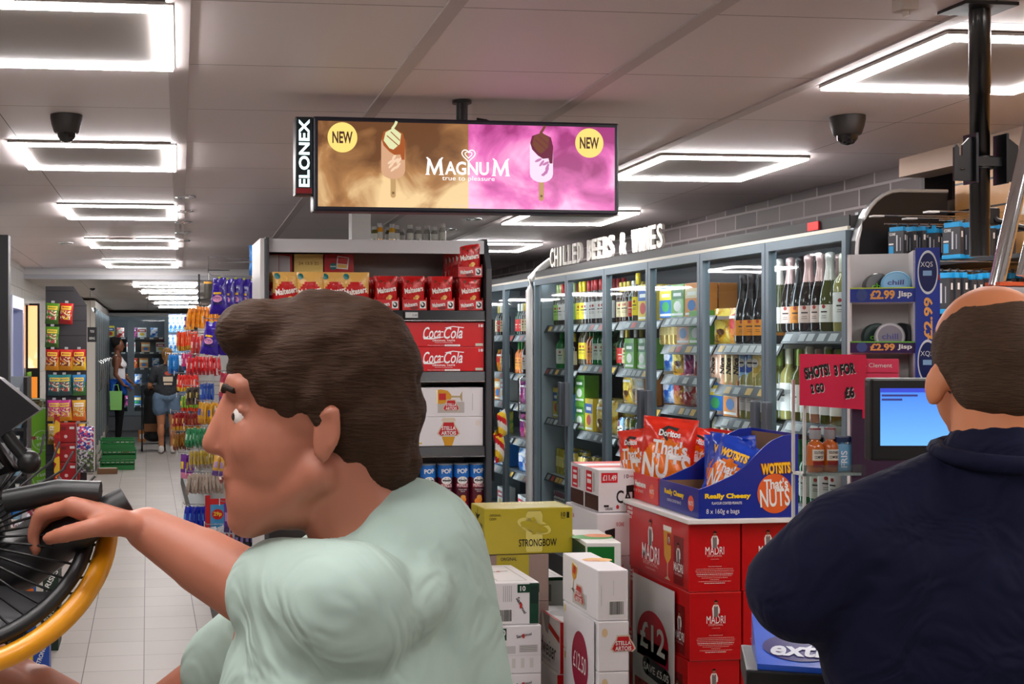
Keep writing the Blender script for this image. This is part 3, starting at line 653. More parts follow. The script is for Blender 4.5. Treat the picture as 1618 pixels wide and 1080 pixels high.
labs = ['blue and maroon crisp tube, leftmost of the four by the right upright', 'blue and maroon crisp tube, second from left of the four', 'blue and maroon crisp tube, third from left of the four', 'blue and maroon crisp tube, rightmost against the shelf upright', 'shaded blue and maroon crisp tube set apart to the left of the four', 'crisp tube farthest left beside the dark-haired man']
for i, (p, _) in enumerate(tp):
    o = tc0 if i == 0 else dup(tc0, None); o.location = (ex(p) + .002, EY + (.05 if i < 4 else .13), SHZ[3] + .001); o.rotation_euler = (0, 0, R_([0, 2, -2, 1, -8, 5][i])); tag(o, labs[i], 'crisp tube', 'crisp tubes on the end shelf')
m = MB(); F = pouch_geo(m, .15, .17, .05, MIXM('orange_snack', [(196, 70, 20), (220, 110, 30), (190, 40, 20)], 14, kind='smooth'), seed=8); F.txt('SNACKS', .075, .1, .02, WHITE, w=.1)
tag(m.build('snack_bag', loc=(ex(590), EY + .09, SHZ[3] + .001)), 'orange and red snack bag left of the crisp tubes', 'snack bag')
# black crisp bags
def ridge_bag(red):
    m = MB(); bk = FOIL((18, 18, 20), 30, .3); g = M((190, 150, 80), .3, .5)
    F = pouch_geo(m, .17, .22, .06, bk, wr=.001, seed=2); F.txt("McCOY'S", .085, .16, .04, WHITE, w=.145, l=3, rot=.06, bold=.03)
    F.line([(.02, .19), (.15, .205)], .003, g, 3); F.line([(.03, .1), (.15, .1)], .003, g, 3); F.rect(.045, .05, .135, .1, M((40, 40, 44)), 2); F.txt('THE', .09, .09, .01, WHITE, l=4); F.txt('CLASSICS', .09, .068, .018, WHITE, w=.08, l=4); F.line([(.03, .045), (.15, .045)], .004, g, 3)
    return m
mc = ridge_bag(0).build('crisp_bag')
for i, (p, y, lab) in enumerate([(735, .05, 'black ridged crisp bag right of its neighbour on the bottom shelf'), (690, .08, 'black ridged crisp bag with the name half hidden, bottom shelf'), (646, .06, 'black ridged crisp bag farthest left on the bottom shelf')]):
    o = mc if i == 0 else dup(mc, None); o.location = (ex(p), EY + y, ez(912)); o.rotation_euler = (R_(6), 0, R_([4, -6, 3][i])); tag(o, lab, 'crisp bag', 'black crisp bags')
m = MB(); m.box((ex(630), EY + .01, .421), (ex(760), EY + .38, ez(912) - .002), M((34, 60, 84), .5), .003); tag(m.build('shelf_tray'), 'dark blue shelf tray under the black crisp bags', 'tray')
# bottles on top
def spice(colr, h):
    m = MB(); r = .017; m.lathe([(r, 0), (r, h * .62), (r * .72, h * .74), (r * .7, h * .78)], (0, 0, 0), M(colr, .2, 0, .5), 18, cap=False); m.lathe([(r * 1.02, h * .12), (r * 1.02, h * .5)], (0, 0, 0), M((160, 160, 150), .5), 18, cap=False)
    m.lathe([(r * .8, h * .77), (r * .8, h), (r * .7, h)], (0, 0, 0), M((150, 150, 148), .4), 16); return m
topz = ez(378); lay = [(592, (70, 74, 30), .07), (600, (176, 120, 20), .085), (616, (60, 60, 40), .07), (620, (176, 130, 24), .082), (626, (90, 90, 80), .075), (636, (110, 110, 104), .06), (648, (90, 92, 88), .078), (661, (100, 100, 94), .07), (677, (120, 120, 112), .078), (686, (96, 96, 90), .07), (699, (130, 130, 124), .088)]
for i, (p, c_, h) in enumerate(lay):
    q_ = PY(p, 378, EY + .1); h = h * 1.0
    tag(spice(c_, h).build('small_bottle', loc=(q_.x, EY + .1 + .03 * (i % 3 == 2), topz + .001)), ('yellow' if c_[0] > 150 else 'grey glass') + ' small capped bottle on the end shelf top, %s from the left' % ORD[i], 'bottle', 'small bottles on top of the end shelf')
a = PY(556, 376, EY + .5); b_ = PY(586, 340, EY + .5); m = MB(); m.box((a.x, EY + .5, 0), (b_.x, EY + .6, ceilz(EY + .5)), M((206, 204, 200), .5)); tag(m.build('support_column'), 'white square column rising behind the end shelf to the ceiling', 'column')
# strip of crisp packets clipped on the far side of the end shelf
cs = thing('clip_strip', 'black strip clipped to the right side of the end shelf', 'clip strip', (0, 0, 0)); p = PY(779, 600, 5.95)
m = MB(); m.box((p.x - .004, 5.94, p.z - .5), (p.x + .004, 5.96, p.z + .3), BLACK); m.box((X1 + .02, 5.945, p.z), (p.x, 5.955, p.z + .012), BLACK); m.build('strip', cs)
for i, (px, py) in enumerate([(789, 715), (792, 690), (786, 730)]):
    m = MB(); pouch_geo(m, .1, .13, .03, lambda u, v: [FOIL((196, 20, 30)), FOIL((230, 190, 40)), FOIL((236, 230, 220))][int(v * 4 + u * 2) % 3], seed=i); q_ = PY(px, py, 5.9 - .03 * i)
    o = m.build('crisp_packet', loc=(q_.x + .01, 5.9 - .03 * i, q_.z)); o.rotation_euler = (0, R_(-25 + 12 * i), R_(50)); tag(o, 'red and yellow crisp packet hanging by the right upright, %s one' % ['middle', 'upper', 'lower'][i], 'crisp packet', 'packets on the clip strip')
# ================================================================ BOTTLES, CANS AND PACKS
def wine(glass, label, foil, h=.305, r=.0375, fizz=False, name='wine_bottle'):
    t = bpy.data.objects.new(name, None); col.objects.link(t); m = MB()
    if fizz: pr = [(r * .9, 0), (r * 1.08, .01), (r * 1.08, h * .38), (r * .95, h * .5), (r * .62, h * .66), (r * .4, h * .8), (r * .38, h * .96)]
    else: pr = [(r * .92, 0), (r, .008), (r, h * .58), (r * .9, h * .64), (r * .45, h * .72), (r * .38, h * .78), (r * .38, h * .97)]
    m.lathe(pr, (0, 0, 0), M(glass, .08, 0, .6), 20); m.build('glass_body', t)
    m = MB(); rr = r * (1.1 if fizz else 1.02); m.lathe([(rr, h * .12), (rr, h * (.34 if fizz else .5))], (0, 0, 0), M(label, .6), 16, cap=False, arc=(R_(-165), R_(-15)))
    F = Face(m, (0, 0, 0), *FR, fn=lambda x, y, e: Vector(((rr + e) * math.sin(x / rr), -(rr + e) * math.cos(x / rr), y)))
    dk = M((60, 50, 46) if sum(label) > 300 else (220, 210, 190), .6); yc = h * (.24 if fizz else .32)
    F.rect(-.014, yc, .014, yc + .006, dk, 1, 4); F.rect(-.01, yc - .014, .01, yc - .012, dk, 1, 3); F.rect(-.012, yc - .022, .012, yc - .02, dk, 1, 3); F.ell(0, yc + .024, .008, .008, M((170, 60, 50), .5), 1, 12, 2)
    m.build('label', t)
    m = MB()
    if fizz: m.lathe([(r * .66, h * .64), (r * .46, h * .8), (r * .44, h * .9), (r * .52, h * .92), (r * .5, h * .985), (r * .2, h)], (0, 0, 0), M(foil, .3, .3), 16)
    else: m.lathe([(r * .42, h * .76), (r * .42, h * .985), (r * .3, h)], (0, 0, 0), M(foil, .3, .2), 16)
    m.build('foil_cap', t); return t
def beer(glass, label, cap, h=.23, r=.031):
    return wine(glass, label, cap, h, r, name='beer_bottle')
def can(colr, colr2, h=.168, r=.033, name='drink_can', writing=None):
    m = MB(); b_ = MIXM('printed_can', [colr, colr2, colr], 16, rough=.25, coat=.4) if colr != colr2 else M(colr, .25, .2, .4)
    m.lathe([(r * .8, 0), (r, h * .05), (r, h * .92), (r * .84, h * .985), (r * .84, h)], (0, 0, 0), b_, 20, cap=False); m.lathe([(.001, h * .99), (r * .84, h)], (0, 0, 0), STEEL, 20, cap=False); m.lathe([(r * .86, h * .985), (r * .86, h * 1.004)], (0, 0, 0), STEEL, 20, cap=False)
    F = Face(m, (0, 0, 0), *FR, fn=lambda x, y, e: Vector(((r + e + .0006) * math.sin(x / r), -(r + e + .0006) * math.cos(x / r), y)))
    if writing: F.txt(writing, 0, h * .5, .024, BLACK, w=.08, rot=R_(90), shear=.2, l=2, bold=.04)
    else: F.ell(0, h * .62, .018, .02, M((240, 236, 226), .4), 1, 16, 2); F.rect(-.018, h * .25, .018, h * .36, M(colr2, .4), 1, 4); F.rect(-.012, h * .6, .012, h * .64, BLACK, 2, 4)
    return m.build(name)
def pack(cs, w=.13, h=.17, t=.05, name='snack_pouch', writing=None, seed=1):
    m = MB(); F = pouch_geo(m, w, h, t, MIXM('printed_pouch', cs, 18, rough=.3, coat=.4, kind='smooth'), nx=10, ny=10, wr=.0012, seed=seed)
    F.ell(w * .5, h * .52, w * .26, h * .13, M(cs[-1], .4), 3, 18, 3); F.rect(w * .2, h * .7, w * .8, h * .78, M((244, 240, 230), .4), 4, 6); F.ell(w * .5, h * .34, w * .2, h * .09, M(cs[0], .4), 4, 16, 2)
    return m.build(name)
def carton_s(cs, w=.15, h=.17, d=.1, name='drinks_pack', tubes=True):
    m = MB(); m.box((-w / 2, -d / 2, 0), (w / 2, d / 2, h), M(cs[0], .4, 0, .25), .003); F = Face(m, (-w / 2, -d / 2, 0), *FR)
    F.rect(.006, h * .55, w - .006, h * .84, M(cs[1], .4), 1); F.ell(w * .5, h * .34, w * .28, h * .16, M(cs[-1], .4), 1); F.rect(w * .2, h * .64, w * .8, h * .74, M((246, 244, 236), .4), 2); F.rect(.01, .01, w - .01, .022, M((246, 244, 236), .4), 1)
    G = Face(m, (-w / 2, d / 2, 0), *LF); G.rect(.006, h * .5, d - .006, h * .86, M(cs[1], .4), 1); G.ell(d * .5, h * .28, d * .3, h * .14, M(cs[-1], .4), 1)
    return m.build(name)
def multi(cs, n=4, h=.168):      # shrink-wrapped cans side by side in a carrier
    t = bpy.data.objects.new('can_multipack', None); col.objects.link(t)
    for i in range(n):
        for j in range(1):
            m = MB(); r = .033; m.lathe([(r * .8, 0), (r, h * .05), (r, h * .92), (r * .84, h)], ((i - n / 2 + .5) * .067, 0, 0), M(cs[0] if i % 2 else cs[1], .2, .4, .4), 18)
            m.lathe([(r * 1.01, h * .3), (r * 1.01, h * .7)], ((i - n / 2 + .5) * .067, 0, 0), M(cs[2], .35), 18, cap=False); m.build('can', t)
    return t
PROTO = {}
def proto(key, mk):
    if key not in PROTO: PROTO[key] = [mk(), False]
    p = PROTO[key]
    if p[1]: return dup(p[0], None)
    p[1] = True; return p[0]
# ================================================================ TALL FRIDGES
GX = 2.6; BX = 3.07; FT = 2.075
fr_m = M((120, 136, 146), .38, .25); inner = M((196, 204, 206), .5); dkin = M((52, 56, 60), .5)
glassm = GLASS((236, 245, 245), .22, base=.03)
def fridge(name, label, doors, rails, hinge, topz=2.13):
    y0, y1 = doors[0][0], doors[-1][1]
    t = thing(name, label, 'fridge', (GX, y0, 0)); ox, oy = GX, y0
    def B(a, b): return (a[0] - ox, a[1] - oy, a[2]), (b[0] - ox, b[1] - oy, b[2])
    m = MB(); m.box(*B((BX, y0, .1), (BX + .025, y1, FT + .06)), M((66, 70, 76), .5)); m.build('back_panel', t)
    for yy in (y0, y1 - .02):
        m = MB(); m.box(*B((GX + .03, yy, .0), (BX, yy + .02, FT + .06)), M((150, 158, 162), .5)); m.build('side_panel', t)
    m = MB(); m.prism([(GX - ox - .0, FT), (GX - ox - .0, FT + .045), (BX - ox + .025, 2.2), (BX - ox + .025, FT)], 1, 0, y1 - y0, M((92, 90, 92), .4, .2))
    m.box(*B((GX - .012, y0, FT - .006), (GX + .0, y1, FT + .008)), M((214, 210, 196), .3, .3)); m.box(*B((GX - .006, y0, FT + .008), (GX - .0, y1, FT + .05)), M((20, 20, 22), .3)); m.build('canopy', t)
    m = MB(); m.box(*B((GX + .02, y0, .0), (GX + .06, y1, .3)), CHAR); m.build('kick_plate', t)
    m = MB(); m.box(*B((GX + .02, y0 + .03, FT - .034), (GX + .04, y1 - .03, FT - .014)), EM((235, 245, 255), FRIDGE_LED * .8)); m.build('light_strip', t)
    for (a, b_) in doors[1:]:
        m = MB(); m.box(*B((GX + .0185, a + .006, .36), (GX + .027, a + .028, FT - .06)), EM((235, 245, 255), FRIDGE_LED)); m.build('light_strip', t)
    for di, (a, b_) in enumerate(doors):
        d = MB(); fw = .03
        d.box(*B((GX - .018, a + .003, .3), (GX + .018, a + fw, FT - .008)), fr_m); d.box(*B((GX - .018, b_ - fw, .3), (GX + .018, b_ - .003, FT - .008)), fr_m)
        d.box(*B((GX - .018, a + fw, FT - .045), (GX + .018, b_ - fw, FT - .008)), fr_m); d.box(*B((GX - .018, a + fw, .3), (GX + .018, b_ - fw, .36)), fr_m)
        o = d.build('door', t)
        g = MB(); g.add([(-.004, a + fw - oy, .36), (-.004, b_ - fw - oy, .36), (-.004, b_ - fw - oy, FT - .045), (-.004, a + fw - oy, FT - .045)], [(0, 3, 2, 1)], glassm); g.build('glass_pane', o)
        hy = (b_ - .05) if (di + hinge) % 2 == 0 else (a + .05); h = MB()
        if name == 'display_fridge' and doors[0][0] < 6: h.box(*B((GX - .05, hy - .02, 1.13), (GX - .02, hy + .02, 1.40)), M((96, 102, 110), .4, .2), .006)
        else: h.tube([(-.02, hy - oy, 1.42), (-.07, hy - oy, 1.4), (-.07, hy - oy, 1.13), (-.02, hy - oy, 1.11)], .009, CHROME, 10)
        h.build('handle', o)
        for z in rails[di]:
            s_ = MB(); s_.box(*B((GX + .075, a + .01, z - .018), (BX, b_ - .01, z - .002)), M((168, 172, 172), .4)); s_.build('shelf', t)
            s_ = MB(); s_.prism([(.045, z - .046), (.051, z - .048), (.076, z - .002), (.07, z + .002)], 1, a + .012 - oy, b_ - .012 - oy, M((30, 31, 34), .35)); rg = random.Random(int(z * 1000 + a * 77)); yy = a + .03 - oy
            while yy < b_ - .08 - oy:
                wq = rg.choice([.05, .055, .06]); e = .0015
                s_.add([(.0502 - e, yy + wq, z - .038 + e), (.0502 - e, yy, z - .038 + e), (.0663 - e, yy, z - .008 + e), (.0663 - e, yy + wq, z - .008 + e)], [(0, 1, 2, 3)], M(rg.choice([(150, 152, 152)] * 5 + [(176, 176, 172), (190, 150, 60), (170, 60, 50)]), .4)); yy += wq + rg.choice([.012, .03, .06])
            s_.build('price_rail', t)
    return t
D = [(4.3, 4.91), (4.91, 5.53), (5.53, 6.14), (6.14, 6.76), (6.76, 7.40), (7.40, 8.05)]
RL = [[1.69, 1.32, .98, .66, .36], [1.64, 1.45, 1.30, .98, .66, .36], [1.775, 1.635, 1.48, 1.325, 1.0, .68, .36], [1.765, 1.5, 1.3, 1.05, .7, .36], [1.76, 1.51, 1.1, .76, .36], [1.76, 1.475, 1.145, .77, .36]]
fridge('display_fridge', 'tall six-door chiller of beers and wines along the brick wall', D, RL, 0)
D2 = [(8.16, 8.76), (8.76, 9.36), (9.36, 9.96)]
RL2 = [[1.7, 1.42, 1.2, .95, .7, .36]] * 3
fridge('display_fridge', 'smaller chiller farther back beyond the white rounded trim', D2, RL2, 1)
m = MB(); m.tube([(GX - .03, 8.105, .0), (GX - .03, 8.105, 2.0), (GX - .02, 8.105, 2.08), (GX + .04, 8.105, 2.14), (GX + .12, 8.105, 2.2)], .026, M((222, 222, 220), .25, .1), 12); tag(m.build('end_trim'), 'white rounded end trim between the two chillers', 'trim')
# end panel facing the till
m = MB(); yE = 4.24; zt = 2.21
prof = [(GX - .01, .0)] + [(GX - .01, 1.98)] + [(GX + .16 - .17 * math.cos(a), 1.98 + (zt - 1.98) * math.sin(a)) for a in [i * math.pi / 16 for i in range(1, 9)]] + [(2.95, zt), (2.95, 0)]
m.prism(prof, 1, yE, yE + .045, M((24, 25, 28), .3)); t = thing('fridge_end_panel', 'black end panel with pale curved edge closing the chiller row', 'panel', (0, 0, 0)); m.build('panel', t)
m = MB(); m.tube([(p[0], yE + .002, p[1]) for p in prof[:-1]], .007, M((206, 206, 204), .3, .2), 10); m.build('edge_trim', t)
# red label on canopy
m = MB(); m.box((GX - .014, 4.5, FT + .012), (GX - .008, 4.58, FT + .045), M((200, 30, 26), .4)); tag(m.build('price_marker'), 'small red marker on the chiller canopy above the nearest door', 'marker')
# ---- letters on the brick
pL = [PX(872, 408, 2.72), PX(1052, 378, 2.72)]; Lz = 2.146
sg = thing('wall_sign', 'white slab letters CHILLED BEERS & WINES above the chiller', 'sign', (2.72, 0, 0))
y_far, y_near = pL[0].y, pL[1].y
words_ = 'CHILLED BEERS & WINES'; n = len(words_); stp = (y_far - y_near) / n
wl = M((236, 232, 222), .5)
for i, chh in enumerate(words_):
    if chh == ' ': continue
    vs, fs, asp = text_geo(chh, .012, 0, 1); m = MB(); yc = y_far - stp * (i + .5); wd = stp * (.84 if chh not in 'I' else .4); hh = .128; b0 = [( -.0, yc - x * wd, Lz + .07 + y * hh) for x, y in vs]; b1 = [(-.016, v[1], v[2]) for v in b0]
    m.add(b1, fs, wl); m.add(b0, fs, wl)
    edges = {}
    for f_ in fs:
        for a, b_ in zip(f_, f_[1:] + f_[:1]): edges[(a, b_)] = 1
    for (a, b_) in edges:
        if (b_, a) not in edges: m.add([b0[a], b0[b_], b1[b_], b1[a]], [(0, 1, 2, 3)], wl)
    # slab serifs
    for zz in (-.5, .5): m.box((-.035, yc - wd * .52, Lz + .07 + zz * hh - .012), (0, yc + wd * .52, Lz + .07 + zz * hh + .012), wl) if chh in 'HIILLEDBRNW' and False else None
    m.build('letter', sg)
# ---- stock the fridges
C = dict(
 rose=('pink foil sparkling bottle', lambda: wine((34, 26, 22), (226, 200, 190), (236, 196, 190), .32, fizz=True, name='wine_bottle')),
 fizz=('white foil sparkling bottle', lambda: wine((70, 72, 30), (236, 232, 222), (238, 230, 220), .32, fizz=True)),
 black=('black sparkling bottle with orange label', lambda: wine((16, 16, 18), (226, 140, 30), (30, 26, 28), .32, fizz=True)),
 dark=('dark red wine bottle', lambda: wine((20, 14, 16), (150, 60, 40), (60, 14, 24), .305)),
 clear=('pale white wine bottle', lambda: wine((150, 142, 80), (232, 230, 224), (200, 196, 170), .31)),
 cream=('green wine bottle with white label', lambda: wine((84, 88, 30), (234, 232, 226), (120, 140, 50), .3)),
 pinkw=('rose wine bottle with white label', lambda: wine((190, 130, 100), (236, 230, 226), (196, 160, 140), .3)),
 grn=('bright green bottle', lambda: wine((30, 110, 50), (200, 206, 190), (40, 130, 60), .26)),
 yel=('clear bottle with yellow label', lambda: wine((90, 80, 60), (236, 210, 50), (230, 200, 40), .27, .034)),
 whl=('clear bottle with red and white label', lambda: wine((70, 60, 56), (226, 220, 216), (190, 40, 40), .27, .034)),
 lime=('green glass cider bottle with lime label', lambda: wine((50, 60, 30), (150, 190, 90), (180, 190, 120), .27, .034)),
 beer=('brown beer bottle', lambda: beer((58, 32, 16), (210, 190, 150), (200, 170, 60))),
 beerr=('green beer bottle with red label', lambda: beer((24, 50, 28), (200, 40, 40), (226, 220, 210))),
 ora=('orange juice drink bottle', lambda: beer((210, 110, 40), (230, 150, 60), (60, 120, 60))),
 cgold=('tall gold can', lambda: can((206, 170, 70), (226, 200, 120))),
 cyel=('tall yellow can', lambda: can((214, 200, 60), (120, 150, 40))),
 csil=('slim silver can', lambda: can((190, 194, 200), (150, 90, 100), .15, .028)),
 cpink=('tall pink can', lambda: can((214, 70, 130), (240, 170, 190))),
 cblu=('tall blue can', lambda: can((40, 80, 170), (150, 190, 226))),
 nice=('cream can with vertical black writing', lambda: can((232, 206, 150), (232, 206, 150), .17, .033, writing='Nice')),
 npink=('peach can with vertical black writing', lambda: can((236, 188, 160), (236, 188, 160), .17, .033, writing='Nice')),
 pblu=('blue snack pouch', lambda: pack([(30, 80, 170), (60, 140, 210), (226, 226, 240)])),
 pyel=('yellow and brown snack pouch', lambda: pack([(90, 50, 20), (226, 170, 30), (240, 210, 90)])),
 porg=('orange snack pouch', lambda: pack([(226, 120, 30), (240, 180, 60), (200, 40, 40)])),
 ppnk=('magenta snack pouch', lambda: pack([(190, 40, 120), (226, 110, 170), (120, 40, 110)])),
 pred=('red snack pouch', lambda: pack([(170, 20, 30), (210, 60, 50), (240, 210, 200)])),
 pgold=('gold snack pouch', lambda: pack([(120, 80, 14), (200, 150, 30), (236, 206, 110)], .14, .2)),
 pgrn=('green snack pouch', lambda: pack([(60, 140, 40), (150, 200, 60), (230, 220, 80)])),
 kgrn=('green and white drinks pack', lambda: carton_s([(110, 170, 60), (60, 120, 50), (240, 240, 230)])),
 kyel=('yellow and blue drinks pack', lambda: carton_s([(232, 200, 50), (40, 90, 170), (200, 60, 50)], .14, .2)),
 kblu=('blue cartoonless drinks pack', lambda: carton_s([(40, 110, 190), (236, 210, 60), (60, 160, 90)])),
 kora=('orange drinks pack', lambda: carton_s([(226, 140, 60), (240, 220, 180), (60, 120, 190)])),
 kwht=('white and red drinks pack', lambda: carton_s([(230, 226, 220), (190, 40, 44), (236, 190, 60)])),
 mgold=('four pack of gold cans', lambda: multi([(206, 170, 90), (214, 180, 100), (226, 200, 130)])),
 myel=('four pack of yellow cans', lambda: multi([(214, 190, 50), (226, 206, 80), (236, 220, 130)])),
 msil=('four pack of silver cans', lambda: multi([(180, 184, 190), (160, 160, 170), (120, 60, 70)], h=.15)),
 mred=('four pack of dark red cans', lambda: multi([(90, 20, 24), (120, 24, 28), (30, 26, 28)])),
)
C['kblu'] = ('blue and yellow drinks pack', C['kblu'][1])
WD = dict(p=.118, k=.152, m=.27, n=.069, c=.069)
def width(k):
    if k in ('nice', 'npink'): return .069
    if k in ('cgold', 'cyel', 'cpink', 'cblu'): return .069
    if k == 'csil': return .06
    if k in ('beer', 'beerr', 'ora'): return .064
    if k in ('rose', 'fizz', 'black'): return .083
    if k in ('yel', 'whl', 'lime', 'grn'): return .071
    if k[0] == 'p' and k != 'pinkw': return .126
    if k[0] == 'k': return .155
    if k[0] == 'm': return .272
    return .078
CAT = {'wine_bottle': 'bottle', 'beer_bottle': 'bottle', 'drink_can': 'can', 'snack_pouch': 'snack pouch', 'drinks_pack': 'drinks pack', 'can_multipack': 'can pack'}
DO = ['nearest', 'second', 'third', 'fourth', 'fifth', 'sixth', 'seventh', 'eighth', 'ninth']
def stock(doors, rails, plan, d0=0, lim=8.01):
    for di, rows in enumerate(plan):
        a, b_ = doors[di]; a += .2; b_ = min(b_ + .2, lim)
        for ri, row in enumerate(rows):
            z = rails[di][ri]; items = row.split(); tot = sum(width(k) for k in items); free = (b_ - a - .05) - tot
            # far end is the left end as the camera sees it
            y = b_ - .025 - max(0, free) * .5
            gap = 0
            for ii, k in enumerate(items):
                wv = width(k) * (1 if free >= 0 else (b_ - a - .05) / tot); o = proto(k, C[k][1]); nm = o.name.split('.')[0]
                flat = nm in ('snack_pouch', 'drinks_pack', 'can_multipack')
                o.location = (GX + .118 + random.uniform(0, .01) + (.025 if flat else 0), y - wv / 2, z + .001)
                o.rotation_euler = (R_(4) if nm == 'snack_pouch' else 0, 0, R_(-90 + (random.uniform(-3, 3) if flat else random.uniform(10, 50))))
                if nm == 'snack_pouch': o.rotation_euler = (0, 0, R_(-90 + random.uniform(5, 22))); 
                o['label'] = '%s behind %s fridge door, %s shelf, %s from left' % (C[k][0], DO[di + d0], ORD[ri], ORD[ii]); o['category'] = CAT.get(nm, 'pack'); o['group'] = 'drinks and snacks in the chillers'
                up = rails[di][ri - 1] if ri else FT
                hgt = .17 if k in ('kblu', 'kgrn', 'kora', 'kwht') else .2 if k == 'kyel' else .169 if (k[0] in 'cmn' and k not in ('clear', 'cream', 'csil', 'msil')) else .152 if k in ('csil', 'msil') else 0
                if hgt and up - z - .06 > 2 * hgt:
                    dup(o, (o.location.x, o.location.y, z + .002 + hgt), None, 'upper ' + o['label'].replace(' behind', ',').replace('fridge door', 'door').replace(' with ', ', '))
                if d0 == 0:
                    o2 = dup(o, (o.location.x + (.115 if flat else .083), y - wv / 2 + (.02 if flat else .0), z + .001), None, 'rear ' + o['label'].replace(' behind', ',').replace('fridge door', 'door').replace(' with ', ', '))
                y -= wv
PLAN = [
 ['fizz rose black rose rose fizz clear', 'cream clear cream clear pinkw cream cream', 'dark pinkw grn grn grn clear clear', 'clear cream clear clear pinkw cream cream'],
 ['pyel porg black black black', 'npink npink nice nice cblu cblu cgold', 'kblu kora clear clear clear', 'clear clear pinkw clear clear cream dark', 'cream clear clear cream dark clear clear'],
 ['kblu kgrn kora', 'mgold kora kgrn', 'pblu pyel ppnk pred', 'pblu porg pred pred', 'mred csil csil csil csil', 'mred csil csil csil csil'],
 ['beer beer beer beerr yel kyel', 'beerr beer kgrn kgrn', 'pyel pgold kora', 'csil cblu cgold cyel csil cblu csil', 'mgold myel', 'mred msil'],
 ['yel yel whl whl whl whl whl whl', 'yel yel ora ora grn grn lime', 'kgrn kyel pgold pgold', 'cgold cgold csil csil csil csil csil csil', 'msil msil'],
 ['lime lime whl whl whl lime lime', 'porg grn pgrn lime beerr beer', 'kyel kgrn ppnk kblu', 'myel cyel cyel cgold', 'csil csil csil csil csil csil csil csil']]
stock(D, RL, PLAN)
stock(D2[:2], RL2, [
 ['beerr beerr beer beer beer beerr', 'ora ora ora whl ora whl', 'ppnk ppnk ppnk', 'ppnk porg pred', 'pblu pred pblu', 'kwht kwht'],
 ['beer beerr beer beer', 'porg pyel whl whl', 'kora kwht', 'pblu pgrn', 'kblu kblu', 'kwht']], 6, 9.9)
# ================================================================ CARTON STACKS
WB = M((226, 224, 226), .45, 0, .2); DG = M((20, 62, 44), .4); MR = M((188, 10, 18), .35, 0, .35)
def carton(name, label, X, Yf, zt, w, d, h, mat, front=None, left=None, top=None, rz=0, group=None, cat='drinks carton'):
    "X, Yf: lower left front corner; zt: top"
    m = MB(); m.box((0, 0, 0), (w, d, h), mat, .004)
    if front: front(Face(m, (0, 0, 0), *FR, eps=.0006), w, h)
    if left: left(Face(m, (0, d, 0), *LF, eps=.0006), d, h)
    if top: top(Face(m, (0, 0, h), *TOPF, eps=.0006), w, d)
    o = m.build(name, loc=(X, Yf, zt - h), rz=rz); return tag(o, label, cat, group)
def man_figure(F, cx, cy, s, l=2):
    "small waistcoated figure printed on the red cartons"
    wt = M((236, 230, 224), .5); gy = M((120, 112, 110), .5); sk = M((150, 96, 70), .5)
    T = lambda P: [(cx + x * s, cy + y * s) for x, y in P]
    F.poly(T([(-.2, -.5), (-.24, .02), (-.16, .22), (0, .26), (.16, .22), (.26, -.04), (.24, -.3), (.16, -.3), (.16, -.5)]), wt, l); F.poly(T([(-.13, -.5), (-.14, .1), (-.05, .2), (0, .05), (.06, .2), (.13, .1), (.13, -.5)]), gy, l + 1)
    F.ell(cx + .0 * s, cy + .34 * s, .09 * s, .12 * s, sk, l + 1, 14); F.ell(cx + .0 * s, cy + .44 * s, .15 * s, .03 * s, BLACK, l + 2, 12); F.rect(cx - .07 * s, cy + .44 * s, cx + .07 * s, cy + .52 * s, BLACK, l + 2); F.ell(cx + .01 * s, cy + .1 * s, .03 * s, .03 * s, MR, l + 3, 8)
def madri_front(F, w, h):
    man_figure(F, w * .5, h * .76, h * .24); F.txt('MADRI', w * .5, h * .6, h * .11, WHITE, w=w * .36, bold=0); F.txt('EXCEPCIONAL', w * .5, h * .525, h * .03, M((230, 180, 176)), w=w * .28, bold=0); F.txt('A LOVE OF MADRID', w * .5, h * .475, h * .012, M((230, 180, 176)), w=w * .16, bold=0)
    F.txt('What is Madri Excepcional?', w * .5, h * .37, h * .016, WHITE, w=w * .26, bold=0)
    rg = random.Random(4)
    for i in range(9):
        ww = [.7, .74, .72, .7, .66, .5, .18, .62, .4][i]; yy = h * (.33 - .026 * i); x = w * (.5 - ww / 2)
        while x < w * (.5 + ww / 2):
            q_ = rg.uniform(.01, .035) * w; F.rect(x, yy, min(x + q_, w * (.5 + ww / 2)), yy + h * .009, M((226, 160, 156)) if i not in (3, 8) else WHITE); x += q_ + w * .008
    for r_ in range(3): F.rect(w * .04, h * (.96 - .018 * r_), w * .96, h * (.962 - .018 * r_), M((150, 6, 14), .4))
